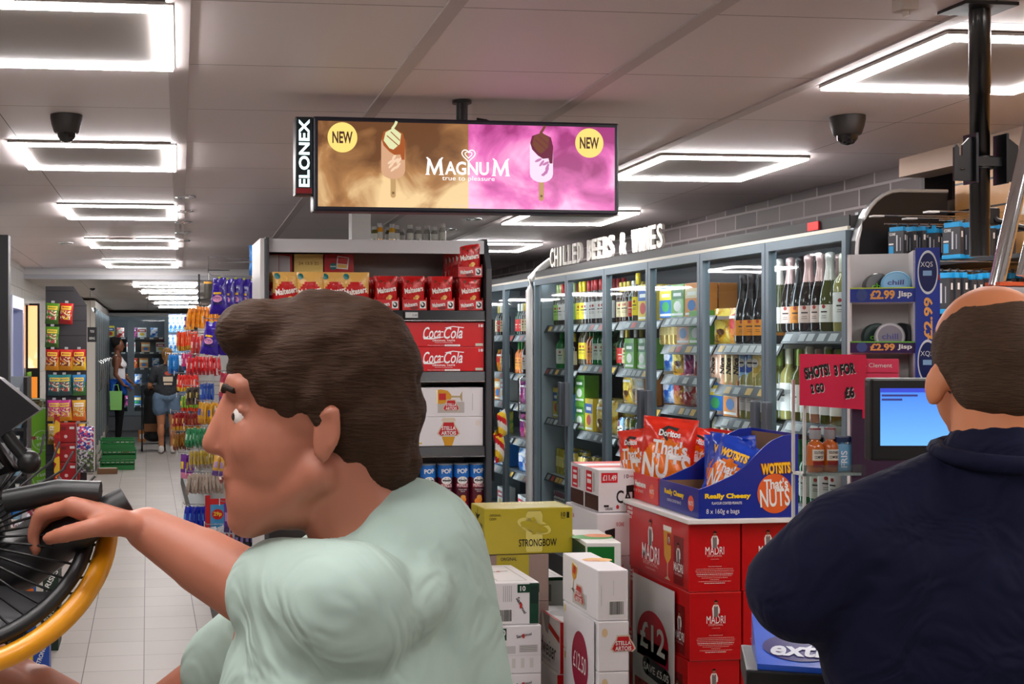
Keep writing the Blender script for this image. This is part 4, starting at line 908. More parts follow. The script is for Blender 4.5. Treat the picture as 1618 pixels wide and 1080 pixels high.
def madri_left(F, w, h):
    man_figure(F, w * .44, h * .66, h * .4); F.txt('MADRI', w * .44, h * .34, h * .25, WHITE, w=w * .27, bold=.01); F.txt('EXCEPCIONAL', w * .44, h * .18, h * .06, M((230, 180, 176)), w=w * .23, bold=0); F.txt('EL ALMA DE MADRID', w * .44, h * .1, h * .025, M((230, 180, 176)), w=w * .15, bold=0)
    x = w * .7; wt = M((240, 236, 226)); F.poly([(x - .035, h * .86), (x + .035, h * .86), (x + .028, h * .4), (x + .006, h * .3), (x - .006, h * .3), (x - .028, h * .4)], GOLD, 1); F.poly([(x - .035, h * .86), (x + .035, h * .86), (x + .034, h * .78), (x - .034, h * .78)], wt, 2)
    F.poly([(x - .003, h * .3), (x + .003, h * .3), (x + .003, h * .1), (x + .025, h * .05), (x - .025, h * .05), (x - .003, h * .1)], M((200, 180, 150)), 1); F.rect(x - .0, h * .58, x + .03, h * .76, MR, 3); man_figure(F, x + .015, h * .67, h * .13, 4)
    x = w * .86; F.rect(x - .04, h * .04, x + .04, h * .76, M((120, 8, 14), .3), 1); man_figure(F, x, h * .52, h * .28, 2); F.txt('MADRI', x, h * .3, h * .13, WHITE, w=.075, bold=.01); F.txt('EXCEPCIONAL', x, h * .2, h * .03, M((230, 180, 176)), w=.06, bold=0)
    F.txt('10x1', w * .1, h * .94, h * .05, WHITE, w=w * .08, bold=.03); F.txt('FRIDGE', w * .1, h * .87, h * .045, WHITE, w=w * .09, bold=.03); F.txt('PACK', w * .1, h * .8, h * .045, WHITE, w=w * .07, bold=.03)
MX = 1.828; MY = 4.0; MZ = PY(1130, 826, 4.0).z; mh = .2345; mw = .187
names_ = ['top', 'second from top', 'third from top', 'lowest']
for c_ in range(2):
    for r_ in range(4):
        carton('beer_carton', 'red beer carton printed with a man in waistcoat, %s column, %s' % (['left', 'right'][c_], names_[r_]), MX + c_ * (mw + .006) + (.004 if r_ % 2 else 0), MY + (.006 if r_ == 2 else 0), MZ - r_ * (mh + .001), mw, .57, mh, MR, madri_front, madri_left if c_ == 0 else None, group='red beer cartons stacked by the till')
m = MB(); m.box((MX - .01, MY, 0), (MX + .4, MY + .57, MZ - 4 * (mh + .001) - .002), CHAR); tag(m.build('plinth'), 'dark plinth beneath the red beer carton stack', 'plinth')
# price notices
t = MB(); e = PX(1001, 905, MX - .006); g_ = PX(1066, 935, MX - .006); pw = e.y - g_.y; zt_ = g_.z + .002; ph = .5
t.box((-.003, 0, 0), (0, pw, ph), M((226, 224, 224), .4, 0, .3)); F = Face(t, (-.003, pw, 0), *LF, eps=.0006)
ar = [(pw * (.5 + .38 * math.cos(a)), ph * .56 + .105 * math.sin(a) * 1.05) for a in [math.pi - i * math.pi / 16 for i in range(17)]]
F.poly([(pw * .12, ph * .42), (pw * .82, ph * .44), (pw * .88, ph * .56)] + ar[::-1][1:], M((196, 10, 40), .35), 1)
F.poly([(pw * .12, ph * .56), (pw * .12, ph * .42), (pw * .88, ph * .42), (pw * .88, ph * .56)], M((176, 10, 60), .35), 1)
F.txt('£12', pw * .5, ph * .585, .1, WHITE, w=pw * .6, bold=.02); F.ell(pw * .36, ph * .37, .035, .035, CHAR, 3); F.ell(pw * .84, ph * .35, .035, .035, CHAR, 3); F.poly([(pw * .36, ph * .44), (pw * .84, ph * .42), (pw * .84, ph * .28), (pw * .36, ph * .3)], CHAR, 3); F.txt('SAVE £5.05', pw * .6, ph * .36, .028, WHITE, w=pw * .6, l=5)
F.rect(pw * .06, ph * .02, pw * .42, ph * .24, M((186, 50, 40), .4), 1); man_figure(F, pw * .2, ph * .16, .07, 2); F.rect(pw * .3, ph * .08, pw * .38, ph * .22, GOLD, 2); F.txt('Madri', pw * .62, ph * .19, .024, CHAR, w=pw * .26, bold=0); F.txt('Excepcional', pw * .7, ph * .13, .022, CHAR, w=pw * .42, bold=0); F.txt('10 x 330ml', pw * .7, ph * .07, .02, CHAR, w=pw * .4, bold=0)
tag(t.build('price_notice', loc=(MX - .006, g_.y, zt_ - ph)), 'white price notice reading £12 on the side of the red cartons', 'price notice')
# ---- nut bag display on top of the red cartons
BLU = M((14, 40, 140), .35, 0, .35); KR = M((132, 98, 66), .7)
def tray(label, X, Yf, Z, w, d, colr, tall, cheesy):
    t = thing('display_box', label, 'display box', (X, Yf, Z)); th = .005; cm_ = M(colr, .35, 0, .35); lo = .1
    kp = [(0, .1), (.1, .112), (.35, .15), (.5, .19), (.62, .235), (.72, .265), (.85, .285), (1, .29)]
    def profile(n=20):   # side height from the left end to the right end
        out = []
        for i in range(n + 1):
            u = i / n
            for (a, h0), (b_, h1) in zip(kp, kp[1:]):
                if a <= u <= b_: out.append((w * u, (h0 + (h1 - h0) * (u - a) / (b_ - a)) * tall / .29)); break
        return out
    def profs(): 
        pr = profile()
        return [(0, 0), (w, 0)] + pr[::-1]
    m = MB(); pr = profs(); m.prism(pr, 1, 0, th, cm_); F = Face(m, (0, 0, 0), *FR, eps=.0007)
    ye = M((246, 206, 30), .4)
    if cheesy:
        F.txt('Really Cheesy', w * .29, .074, .022, ye, w=w * .46, bold=.05); F.txt('FLAVOUR COATED PEANUTS', w * .28, .052, .009, WHITE, w=w * .3, bold=.01); F.txt('8 x 160g e bags', w * .24, .022, .021, WHITE, w=w * .33, bold=.0)
        F.ell(w * .76, .082, .063, .068, M((220, 96, 40), .4), 2, 36); F.txt("That's", w * .77, .116, .036, WHITE, w=.088, l=4, bold=.03, rot=.06); F.txt('NUTS', w * .76, .068, .062, WHITE, w=.108, l=4, bold=.02, rot=.05)
        F.txt('WOTSITS', w * .77, .168, .042, M((150, 70, 20), .4), w=.112, l=3, bold=.09, rot=.05); F.txt('WOTSITS', w * .77, .168, .038, M((248, 190, 40), .4), w=.106, l=5, bold=.05, rot=.05)
    m.build('front_panel', t)
    m = MB(); m.prism(pr, 1, d - th, d, cm_); m.build('rear_panel', t)
    m = MB(); m.box((0, th, 0), (th, d - th, lo), cm_); G = Face(m, (0, d, 0), *LF, eps=.0007)
    nm = 'Really Cheesy' if cheesy else 'Chilli Heatwave'; G.txt(nm, d * .4, .062, .024, ye if cheesy else WHITE, w=d * .5, bold=.05); G.txt('FLAVOUR COATED PEANUTS', d * .4, .035, .01, WHITE, w=d * .36, bold=0); G.ell(d * .82, .045, .024, .027, M((226, 90, 60), .4)); G.txt("NUTS", d * .82, .045, .016, WHITE, w=.036)
    m.build('side_panel', t)
    m = MB(); m.box((w - th, th, 0), (w, d - th, tall), cm_); m.build('side_panel', t)
    m = MB(); m.box((th, th, 0), (w - th, d - th, .004), KR); m.box((th, th, .004), (w - th, th + .001, lo - .004), KR); m.box((th, d - th - .001, .004), (w - th, d - th, lo - .004), KR); m.box((w - th - .001, th, .004), (w - th, d - th, tall - .01), KR); m.build('inner_lining', t)
    return t
TZ = MZ + .018; TX = 1.862 - .005; TYf = 3.985
m = MB(); m.box((MX - .015, MY - .03, MZ + .001), (MX + .4, MY + .72, MZ + .017), M((228, 226, 224), .5), .003); tag(m.build('support_board'), 'thin white board lying on the red cartons under the display boxes', 'board')
tray('blue open display box of cheesy nut bags, nearest the till', TX, TYf, TZ, .36, .325, (14, 40, 140), .285, True)
tray('red open display box of chilli nut bags behind the blue one', TX, TYf + .333, TZ, .36, .325, (206, 20, 24), .26, False)
def nutbag(kind):
    m = MB(); base = FOIL((222, 44, 20) if kind == 'red' else (18, 60, 176), 18, .25); orr = FOIL((240, 120, 20), 18, .25)
    def mt(u, v):
        if kind == 'red': return orr if ((u - .5) / .47) ** 2 + ((v - .4) / .33) ** 2 < 1 else base
        return orr if ((u - .5) / .42) ** 2 + ((v - .42) / .3) ** 2 < 1 else base
    w_, h_ = (.185, .27); F = pouch_geo(m, w_, h_, .06, mt, nx=26, ny=30, wr=.002, seed=4)
    if kind == 'red':
        F.poly([(.06, .225), (.09, .243), (.13, .236), (.092, .19)], M((30, 24, 24)), 3); F.txt('Doritos', .1, .216, .022, WHITE, w=.075, l=5, bold=.04, rot=-.05)
        F.txt("That's", .105, .168, .05, WHITE, w=.12, l=4, bold=.03, rot=-.04); F.txt('NUTS', .095, .105, .085, WHITE, w=.165, l=4, bold=.03, rot=.0)
        F.ell(.13, .05, .016, .012, M((226, 150, 60), .4), 4); F.ell(.15, .058, .014, .011, M((240, 170, 80), .4), 4); F.ell(.11, .045, .012, .01, M((200, 110, 40), .4), 4)
    else:
        F.txt('WOTSITS', .095, .215, .032, M((248, 190, 40)), w=.12, l=4, bold=.06, rot=.05); F.txt("That's", .095, .16, .04, WHITE, w=.1, l=4, bold=.03); F.txt('NUTS', .095, .105, .07, WHITE, w=.13, l=4, bold=.03); F.rect(.02, .02, .07, .05, WHITE, 3)
    return m
nr = nutbag('red').build('nut_bag'); nb = nutbag('blue').build('nut_bag')
spots = [(nr, .075, .46, .025, (-6, 4, -38), 'orange red nut bag, biggest one facing forward in the red box', 1.12),
 (nr, .03, .58, .02, (0, -8, -68), 'narrow edge-on red nut bag at the far left of the red box', .93),
 (nr, .2, .56, .08, (0, 14, -30), 'red nut bag whose corner pokes up behind the big orange one', .92),
 (nr, .13, .53, .015, (-4, 0, -50), 'red nut bag squeezed behind the big orange one', .9),
 (nb, .2, .2, .035, (-4, 2, -20), 'blue nut bag facing forward at the right of the blue box', .92),
 (nb, .13, .14, .02, (-10, 18, -62), 'blue nut bag leaning left over the kraft lining of the blue box', .95),
 (nb, .165, .17, .03, (-4, 8, -55), 'blue nut bag standing edge-on in the middle of the blue box', .95),
 (nb, .265, .24, .03, (0, -6, -25), 'dark blue nut bag in shade at the back right of the blue box', .9)]
used = set()
for pr_, dx, dy, dz, rot, lab, sc in spots:
    o = pr_ if pr_.name not in used else dup(pr_, None); used.add(pr_.name); o.location = (TX + dx, TYf + dy, TZ + dz * .3 + .006); o.rotation_euler = tuple(R_(a) for a in rot); o.scale = (sc, sc, sc); tag(o, lab, 'nut bag', 'nut bags in the display boxes')
# ---- white and red cartons behind
def carl_front(F, w, h):
    F.rect(.01, h - .05, .075, h - .012, M((206, 24, 36), .4)); F.txt('£11.49', .043, h - .031, .022, WHITE, w=.055, bold=.03); F.txt('10', .11, h - .026, .016, CHAR, bold=0); F.txt('CANS', .13, h - .026, .01, SR, bold=0)
    F.poly([(.11, h * .62), (.19, h * .68), (.19, h * .5), (.11, h * .46)], BLACK); F.txt('CARLING', .165, h * .36, .05, BLACK, w=.19, bold=.02); F.txt('ORIGINAL LAGER', .165, h * .2, .01, BLACK, w=.13, bold=0); F.txt('CARLING', .04, h * .08, .01, BLACK, w=.03); F.ell(.075, h * .12, .006, .008, SR); F.rect(.02, h * .12, .04, h * .17, BLACK)
def carl_left(F, w, h):
    F.rect(0.004, .004, w - .004, h * .38, M((60, 34, 26), .5)); F.rect(.02, h * .42, w * .55, h * .92, M((206, 24, 36), .4), 2); F.rect(.034, h * .78, w * .5, h * .84, WHITE, 3); F.rect(.034, h * .62, w * .5, h * .72, WHITE, 3); F.rect(.034, h * .48, w * .5, h * .52, WHITE, 3); F.rect(w * .62, h * .45, w * .72, h * .9, M((180, 180, 180)), 2)
    for i in range(5): F.rect(.02, h * (.08 + .05 * i), w - .02, h * (.09 + .05 * i), M((96, 66, 52)), 3)
carlT = PY(946, 742, 4.55).z; CH_ = .163
for i, (X, Y, z, lab) in enumerate([(1.717, 4.55, carlT, 'white lager carton priced £11.49, the nearer on top'), (1.717, 4.712, carlT, 'white lager carton with red end, just behind the £11.49 one')]):
    carton('beer_carton', lab, X, Y, z, .33, .155, CH_, WB, carl_front, carl_left, lambda F, w, d: F.rect(.0, d * .5, w, d, M((206, 60, 60), .4)), group='white and red lager cartons')
def carl2(F, w, h): F.poly([(.03, h * .6), (.07, h * .66), (.07, h * .42), (.03, h * .38)], BLACK); F.txt('CARLING', .05, h * .25, .022, CHAR, w=.05); F.txt('10 CANS', .09, h * .75, .016, SR, w=.03)
carton('beer_carton', 'white lager carton half hidden beneath the £11.49 one', 1.70, 4.52, carlT - CH_ - .002, .35, .36, .16, WB, carl2, carl2, group='white and red lager cartons')
for k in range(3): carton('beer_carton', 'white lager carton low in the back stack, %s' % ['under the top three', 'second up from the floor', 'on the floor'][k], 1.70, 4.52, carlT - CH_ - .164 - k * .162, .35, .36, .16 if k < 2 else carlT - CH_ - .164 - 2 * .162 - .002, WB, carl2, carl2, group='white and red lager cartons')
# green top carton
gp = PY(925, 862, 4.3)
carton('beer_carton', 'green and white lager carton with leafy print left of the red stack', 1.535, 4.19, PY(940, 856, 4.2).z, .125, .31, .16, M((228, 230, 226), .4), lambda F, w, h: (F.rect(.004, .02, w * .8, h - .014, M((20, 110, 44), .35)), F.ell(w * .3, h * .5, .012, .02, M((120, 210, 90)), 2)), lambda F, w, h: F.rect(.01, .01, w - .01, h - .014, M((14, 70, 34), .35)), lambda F, w, d: (F.ell(w * .4, d * .4, .08, .05, M((70, 150, 70)), 1), F.ell(w * .66, d * .5, .05, .04, M((226, 150, 110)), 2)), rz=R_(-6))
gz = PY(940, 856, 4.2).z - .162
carton('beer_carton', 'plain green lager carton directly under the leafy green one', 1.535, 4.19, gz, .125, .31, gz, M((20, 90, 44), .4), rz=R_(-6))
# strongbow
YB = M((178, 164, 40), .34, .0, .4)
def sb_front(F, w, h):
    dk = M((60, 54, 20)); lt = M((214, 204, 110), .35)
    F.txt('STRONGBOW', w * .6, h * .24, h * .16, BLACK, w=w * .43, bold=.015); F.txt('ORIGINAL', w * .12, h * .85, h * .05, dk, w=w * .13, bold=0); F.txt('CIDER', w * .095, h * .77, h * .05, dk, w=w * .08, bold=0); F.txt('10', w * .89, h * .84, h * .1, BLACK, w=w * .05, bold=.02); F.txt('PACK', w * .89, h * .76, h * .035, BLACK, w=w * .05, bold=0); F.rect(w * .93, h * .76, w * .96, h * .89, BLACK)
    x = w * .56; F.poly([(x - .028, h * .04), (x + .028, h * .04), (x + .031, h * .1), (x + .031, h * .84), (x + .024, h * .92), (x - .024, h * .92), (x - .031, h * .84), (x - .031, h * .1)], lt, 1); F.rect(x - .026, h * .92, x + .026, h * .94, M((150, 140, 60)), 1)
    F.ell(x, h * .6, .066, .026, lt, 1, 24, rot=-.3); F.ell(x, h * .58, .055, .016, YB, 2, 24, rot=-.3); F.poly([(x - .01, h * .42), (x + .006, h * .7), (x + .02, h * .56), (x + .004, h * .42)], YB, 3); F.ell(x - .004, h * .74, .008, .009, YB, 3); F.line([(x - .05, h * .6), (x + .05, h * .62)], .005, YB, 4)
def sb_left(F, w, h): F.rect(w * .1, h * .3, w * .7, h * .45, WHITE); F.txt('STRONGBOW', w * .5, h * .6, h * .1, BLACK, w=w * .75); F.poly([(w * .3, h * .85), (w * .5, h * .7), (w * .7, h * .85), (w * .5, h * .8)], BLACK); F.line([(w * .5, h * .68), (w * .5, h * .95)], .004, BLACK)
sbp = PY(768, 878, 4.28); SBW = .332; SBH = .166; SBD = .165
sz = sbp.z + SBH
carton('cider_carton', 'olive yellow cider carton lying on top of the middle stack', sbp.x, 4.30, sz, SBW, SBD, SBH, YB, sb_front, sb_left, lambda F, w, d: F.txt('STRONGBOW', w * .55, d * .7, d * .2, M((206, 196, 110)), w=w * .5), rz=R_(2))
for k in range(5):
    carton('cider_carton', 'pinkish cider carton, %s under the olive yellow one' % ORD[k], sbp.x - .058, 4.31, sz - SBH - .002 - k * .171, .3, .18, .17 if k < 4 else sz - SBH - .002 - k * .171, M((150, 128, 120), .5), lambda F, w, h: (F.rect(w * .35, 0, w * .75, h - .001, YB), F.txt('ORIGINAL', w * .5, h - .016, .012, CHAR, w=.06)), group='pinkish cider cartons')
# san miguel style cartons
def sm_logo(F, cx, cy, s, rot=0, l=2):
    c, q = math.cos(rot), math.sin(rot); rd = M((200, 50, 40), .4)
    F.txt('San', cx - .28 * s * c, cy - .28 * s * q, .2 * s, CHAR, w=.34 * s, rot=rot + .15, l=l); F.txt('Miguel', cx + .2 * s * c, cy + .2 * s * q + .06 * s, .2 * s, CHAR, w=.6 * s, rot=rot + .15, l=l); F.rect(cx - .06 * s, cy - .12 * s, cx + .05 * s, cy + .14 * s, rd, l + 1)
def sm_side(F, w, h): F.line([(w * .15, h * .2), (w * .15, h * .8), (w * .8, h * .8), (w * .85, h * .2), (w * .15, h * .2)], .003, M((150, 146, 140))); sm_logo(F, w * .5, h * .5, w * .3, 0)
def smA_front(F, w, h):
    F.rect(w * .8, .003, w - .002, h - .003, DG); F.rect(w * .55, h * .76, w, h * .96, DG, 2); F.txt('10', w * .66, h * .86, h * .12, WHITE, l=3); F.rect(w * .82, h * .5, w * .97, h * .92, M((10, 40, 30)), 3); F.barcode(w * .08, h * .04, w * .36, h * .34); sm_logo(F, w * .62, h * .45, w * .4, R_(-70)); F.rect(0, 0, w * .02, h, M((176, 130, 70)), 1)
    for i in range(5): F.rect(w * (.26 + .04 * i), h * .55, w * (.27 + .04 * i), h * .93, M((150, 150, 150)), 1)
def smB_front(F, w, h):
    F.rect(w * .04, h * .7, w * .22, h * .95, DG, 1); F.txt('10', w * .13, h * .86, h * .12, WHITE, l=3, bold=.03); sm_logo(F, w * .6, h * .78, w * .36); F.rect(w * .12, h * .42, w * .42, h * .58, M((190, 190, 190)), 1); F.rect(w * .5, h * .44, w * .92, h * .6, M((200, 198, 196)), 1)
    for i in range(4): F.rect(w * .52, h * (.46 + .035 * i), w * .9, h * (.472 + .035 * i), M((130, 130, 130)), 2)
    for i in range(4): F.rect(w * (.14 + .2 * i), h * .12, w * (.22 + .2 * i), h * .32, M((206, 204, 200)), 1)
    F.rect(.0, h * .38, w, h * .385, M((180, 178, 176)), 1)
def sm_top(F, w, d): F.line([(w * .2, d * .1), (w * .2, d * .9), (w * .8, d * .9), (w * .8, d * .1), (w * .2, d * .1)], .003, M((150, 146, 140))); sm_logo(F, w * .5, d * .6, w * .4)
sa = PY(775, 921, 3.95); sz2 = sa.z; hA = .139
carton('beer_carton', 'white lager carton with green edge and barcode, top of front left stack', sa.x, 3.95, sz2, .166, .32, hA, WB, smA_front, sm_side, sm_top, group='white and green lager cartons')
zz = sz2 - hA - .001
for k in range(3):
    carton('beer_carton', 'white lager carton with small green badge, %s in front left stack' % ['second from top', 'third from top', 'fourth from top'][k], sa.x + .018, 3.94, zz, .152, .33, .158, WB, smB_front, sm_side, group='white and green lager cartons'); zz -= .159
m = MB(); m.box((sa.x + .01, 3.94, 0), (sa.x + .18, 4.27, zz), CHAR); tag(m.build('plinth'), 'dark plinth beneath the front left carton stack', 'plinth')
sb_ = PY(851, 912, 4.5); zz = sb_.z
def smC(F, w, h): F.barcode(w * .12, h * .36, w * .4, h * .5); F.rect(0, h * .92, w, h, DG, 1)
for k in range(4):
    carton('beer_carton', 'white and green lager carton right of the barcode one, %s' % ['at the top', 'second down', 'third down', 'fourth down'][k], sb_.x + .0, 4.5, zz, .1, .35, .158 if k < 3 else zz, WB, smC, lambda F, w, h: F.rect(.0, 0, w, h, DG), sm_top, group='white and green lager cartons'); zz -= .159
# red and white script cartons
def bud_left(F, w, h):
    F.txt('Budweiser', w * .45, h * .36, h * .34, M((40, 38, 44)), w=w * .82, shear=.3, bold=.005, rot=-.02); F.poly([(w * .0, h * .72), (w * .3, h * .52), (w * .3, h * .62), (0, h * .84)], SR, 1); F.poly([(w * .55, h * .75), (w * .98, h * .58), (w * .98, h * .7), (w * .55, h * .88)], SR, 1); F.poly([(w * .35, h), (w * .45, h * .66), (w * .55, h * .62), (w * .62, h)], M((150, 146, 150)), 1)
    F.txt('KING OF BEERS', w * .5, h * .12, h * .06, CHAR, w=w * .3, bold=0)
def bud_front(F, w, h): F.rect(0, 0, w, h, MR, 1); F.txt('Budweiser', w * .4, h * .5, w * .25, WHITE, w=h * .7, rot=R_(90), shear=.3)
bp_ = PY(885, 983, 4.12)
bx = bp_.x
carton('beer_carton', 'white lager carton with black script and red bands, tilted', bx, 4.12, bp_.z, .105, .27, .178, WB, bud_front, bud_left, lambda F, w, d: (F.ell(w * .5, d * .5, .04, .05, M((170, 168, 172)), 1), F.rect(0, 0, w * .1, d, SR, 1)), rz=R_(1), group='white and red script cartons')
carton('beer_carton', 'red edged white carton under the black script one', bx - .012, 4.115, bp_.z - .18, .112, .27, bp_.z - .18, WB, bud_front, lambda F, w, h: (F.rect(0, 0, w * .25, h, MR, 1), F.rect(w * .05, h * .8, w * .2, h * .95, WHITE, 2), F.ell(w * .55, h * .78, .04, .03, M((170, 20, 80)), 1)), group='white and red script cartons')
# white chalice cartons in the middle front
sp_ = PY(945, 901, 3.74); stX = sp_.x; stz = sp_.z
def st_left(F, w, h): chalice(F, w * .34, h * .62, h * .62, 1, R_(-12)); stella_mark(F, w * .5, h * .26, w * .24, 4); F.rect(w * .3, h * .08, w * .7, h * .38, M((186, 184, 180), .35), 1)
def st_front(F, w, h): F.barcode(w * .35, h * .08, w * .5, h * .32); F.rect(w * .1, h * .3, w * .12, h * .7, M((190, 190, 190)), 1); F.rect(w * .5, h * .5, w * .52, h * .8, M((200, 200, 200)), 1)
def st_top(F, w, d): F.ell(w * .66, d * .55, .05, .035, M((220, 170, 90)), 1); F.txt('STELLA ARTOIS', w * .42, d * .5, .03, M((200, 120, 120)), w=w * .5)
carton('beer_carton', 'white lager carton showing a filled gold chalice on its side', stX, 3.74, stz, .1, .335, .16, WB, st_front, st_left, st_top, group='white chalice cartons')
def st_f2(F, w, h): stella_mark(F, w * .8, h * .5, .07, 2); F.ell(.02, h * .78, .01, .014, M((216, 190, 150)), 1)
z_ = stz - .161
for k in range(4):
    carton('beer_carton', 'white lager carton with red crest end, %s down under the chalice one' % ORD[k], stX - .0, 3.735, z_, .1, .335, .158 if k < 3 else z_, WB, st_f2, lambda F, w, h: (F.rect(w * .04, h * .8, w * .1, h * .94, M((206, 186, 130)), 1)), group='white chalice cartons'); z_ -= .159
t = MB(); aY = PX(895, 940, stX - .008); bY = PX(938, 985, stX - .008); pw = aY.y - bY.y; ph = .42; t.box((-.003, 0, 0), (0, pw, ph), M((224, 222, 226), .4, 0, .3)); F = Face(t, (-.003, pw, 0), *LF, eps=.0006)
F.ell(pw * .52, ph * .62, pw * .3, ph * .24, M((150, 10, 56), .35), 1, 36); F.txt('£12.50', pw * .52, ph * .62, .055, WHITE, w=pw * .46, bold=0, rot=-.06); F.txt('STELLA ARTOIS', pw * .5, ph * .3, .014, CHAR, w=pw * .5, bold=0); F.txt('10 X 440ML', pw * .45, ph * .2, .012, CHAR, w=pw * .3, bold=0)
tag(t.build('price_notice', loc=(stX - .006, bY.y, stz - .165 - ph)), 'white price notice reading £12.50 on the chalice carton stack', 'price notice')
# blue print carton glimpsed behind the white and green ones
carton('beer_carton', 'blue and yellow carton glimpsed between yellow cider and chalice cartons', 1.436, 4.86, PY(885, 892, 4.9).z, .16, .13, PY(885, 892, 4.9).z, M((40, 120, 190), .4), None, None, lambda F, w, d: F.ell(w * .6, d * .5, .03, .03, M((240, 200, 40))))
# ================================================================ LEFT SIDE OF THE AISLE
# near black unit at the picture's left edge
m = MB(); m.box((-1.25, 5.95, 0), (PY(15, 500, 6.0).x, 6.05, PY(8, 372, 6.0).z), M((22, 23, 28), .5), .003); m.box((-1.25, 6.05, 0), (PY(15, 500, 6.0).x - .06, 6.25, PY(8, 372, 6.0).z), M((22, 23, 28), .5)); tag(m.build('advert_board'), 'tall black advert board at the far left of the aisle', 'panel')
# low cardboard bin with bags
bX = PY(57, 830, 6.3).x; zt = PY(30, 838, 6.3).z
t = thing('dump_bin', 'low printed cardboard bin of crumpled bags left of the aisle', 'dump bin', (-1.0, 6.3, 0)); W_ = bX + 1.0
m = MB(); m.box((0, 0, .2), (W_, .008, zt), M((24, 90, 160), .4)); F = Face(m, (0, 0, .2), *FR); hh = zt - .2
F.rect(.0, hh - .05, W_, hh - .005, M((236, 196, 40), .4)); F.txt('SHARE', W_ - .09, hh - .028, .02, BLACK, w=.1); F.txt('DEALS', W_ - .25, hh - .028, .02, BLACK, w=.12); F.ell(W_ - .08, hh - .11, .035, .03, M((200, 220, 236)), 1); F.rect(W_ - .24, hh - .25, W_ - .012, hh - .13, M((196, 20, 120), .4), 1); F.rect(W_ - .18, hh - .24, W_ - .12, hh - .17, M((30, 30, 34)), 2); F.ell(W_ - .05, hh - .22, .015, .015, WHITE, 2); F.rect(W_ - .2, hh - .36, W_ - .012, hh - .29, M((226, 110, 20), .4), 1)
m.build('front_panel', t)
m = MB(); m.box((W_ - .008, .008, .2), (W_, .4, zt), M((226, 222, 210), .5)); m.box((0, .392, .2), (W_ - .008, .4, zt), M((226, 222, 210), .5)); m.build('side_panel', t)
m = MB(); m.box((0, .008, zt - .12), (W_ - .008, .392, zt - .11), KR); m.build('tray_floor', t)
m = MB(); m.box((0.02, .02, 0), (W_ - .03, .38, .2), CHAR); m.build('base', t)
m = MB(); F_ = [(W_ - .3, 0, zt), (W_, .0, zt + .005), (W_ - .02, -.05, zt + .03), (W_ - .28, -.04, zt + .012)]; m.add([(a, b_, c_) for a, b_, c_ in F_] + [(a, b_, c_ - .004) for a, b_, c_ in F_], [(0, 1, 2, 3), (7, 6, 5, 4), (0, 4, 5, 1), (1, 5, 6, 2), (2, 6, 7, 3), (3, 7, 4, 0)], M((214, 176, 120), .6)); m.build('torn_flap', t)
for i in range(4):
    m = MB(); pouch_geo(m, .14, .18, .07, MIXM('silver_red_bag', [(190, 190, 196), (220, 220, 226), (120, 30, 50)], 22, rough=.25, kind='smooth'), nx=10, ny=10, wr=.004, seed=i + 20)
    o = m.build('snack_bag', loc=(bX - .06 - .1 * (i % 3), 6.44 + .08 * (i // 2), zt - .085)); o.rotation_euler = (R_(-50 + 16 * i), R_(14 * i - 20), R_(30 * i)); tag(o, 'crumpled silver and maroon bag %s in the cardboard bin' % ['nearest the aisle', 'next to the aisle one', 'farthest left', 'on top of the heap'][i], 'snack bag', 'crumpled bags in the bin')
p = PY(50, 1060, 6.2)
def storm(F, w, h): F.rect(0, 0, w * .42, h, M((240, 190, 30), .4)); F.rect(w * .42, 0, w, h, M((20, 70, 160), .4)); F.txt('STRONG', w * .7, h * .55, w * .16, WHITE, w=h * .5, rot=R_(70)); F.ell(w * .7, h * .86, w * .18, h * .08, M((180, 210, 240)), 2); F.txt('BIG BAR', w * .2, h * .5, w * .14, M((200, 60, 30)), w=h * .6, rot=R_(80))
carton('snack_box', 'yellow and blue upright box standing on the floor left', p.x - .05, 6.2, .19, .135, .12, .19, M((20, 70, 160), .4), storm, cat='box')
carton('snack_box', 'dark green box with white scribbled lettering left of the aisle', PY(66, 940, 6.75).x, 6.72, PY(80, 880, 6.75).z, .09, .25, PY(80, 880, 6.75).z, M((20, 44, 30), .5), lambda F, w, h: (F.txt('CRISPS', w * .5, h * .75, w * .3, WHITE, w=h * .28, rot=R_(60)), F.txt('CRUNCH', w * .5, h * .4, w * .3, WHITE, w=h * .28, rot=R_(60))), cat='box')
# shelf of water bottles behind
wx = PY(40, 700, 8.2).x; t = thing('water_rack', 'black framed rack of plastic water bottles beside the green stand', 'rack', (-1.0, 8.2, 0))
m = MB(); m.box((wx + 1.0 - .012, 0, 0), (wx + 1.0 + .012, .3, PY(40, 596, 8.2).z), BLACK); m.box((0, .28, 0), (wx + 1.0, .3, PY(40, 596, 8.2).z), M((150, 160, 170), .5)); m.build('frame', t)
wzs = [PY(30, y, 8.2).z for y in (828, 752, 676)]
for z in wzs: m = MB(); m.box((0, 0, z - .02), (wx + 1.0 - .012, .28, z - .001), CHAR); m.build('shelf', t)
def water():
    m = MB(); m.lathe([(.03, 0), (.034, .01), (.034, .16), (.03, .19), (.013, .23), (.013, .25)], (0, 0, 0), M((150, 190, 215), .1, 0, .6), 14); m.lathe([(.0345, .06), (.0345, .14)], (0, 0, 0), M((60, 130, 200), .4), 14, cap=False); m.lathe([(.015, .24), (.015, .26)], (0, 0, 0), WHITE, 12); return m
wb = water().build('water_bottle'); first = True
for zi, z in enumerate(wzs):
    for i in range(5):
        o = wb if first else dup(wb, None); first = False; o.location = (wx - .055 - i * .073, 8.25, z); tag(o, 'blue labelled water bottle, %s rack shelf from bottom, %s from the right' % (ORD[zi], ORD[i]), 'bottle', 'water bottles in the black rack')
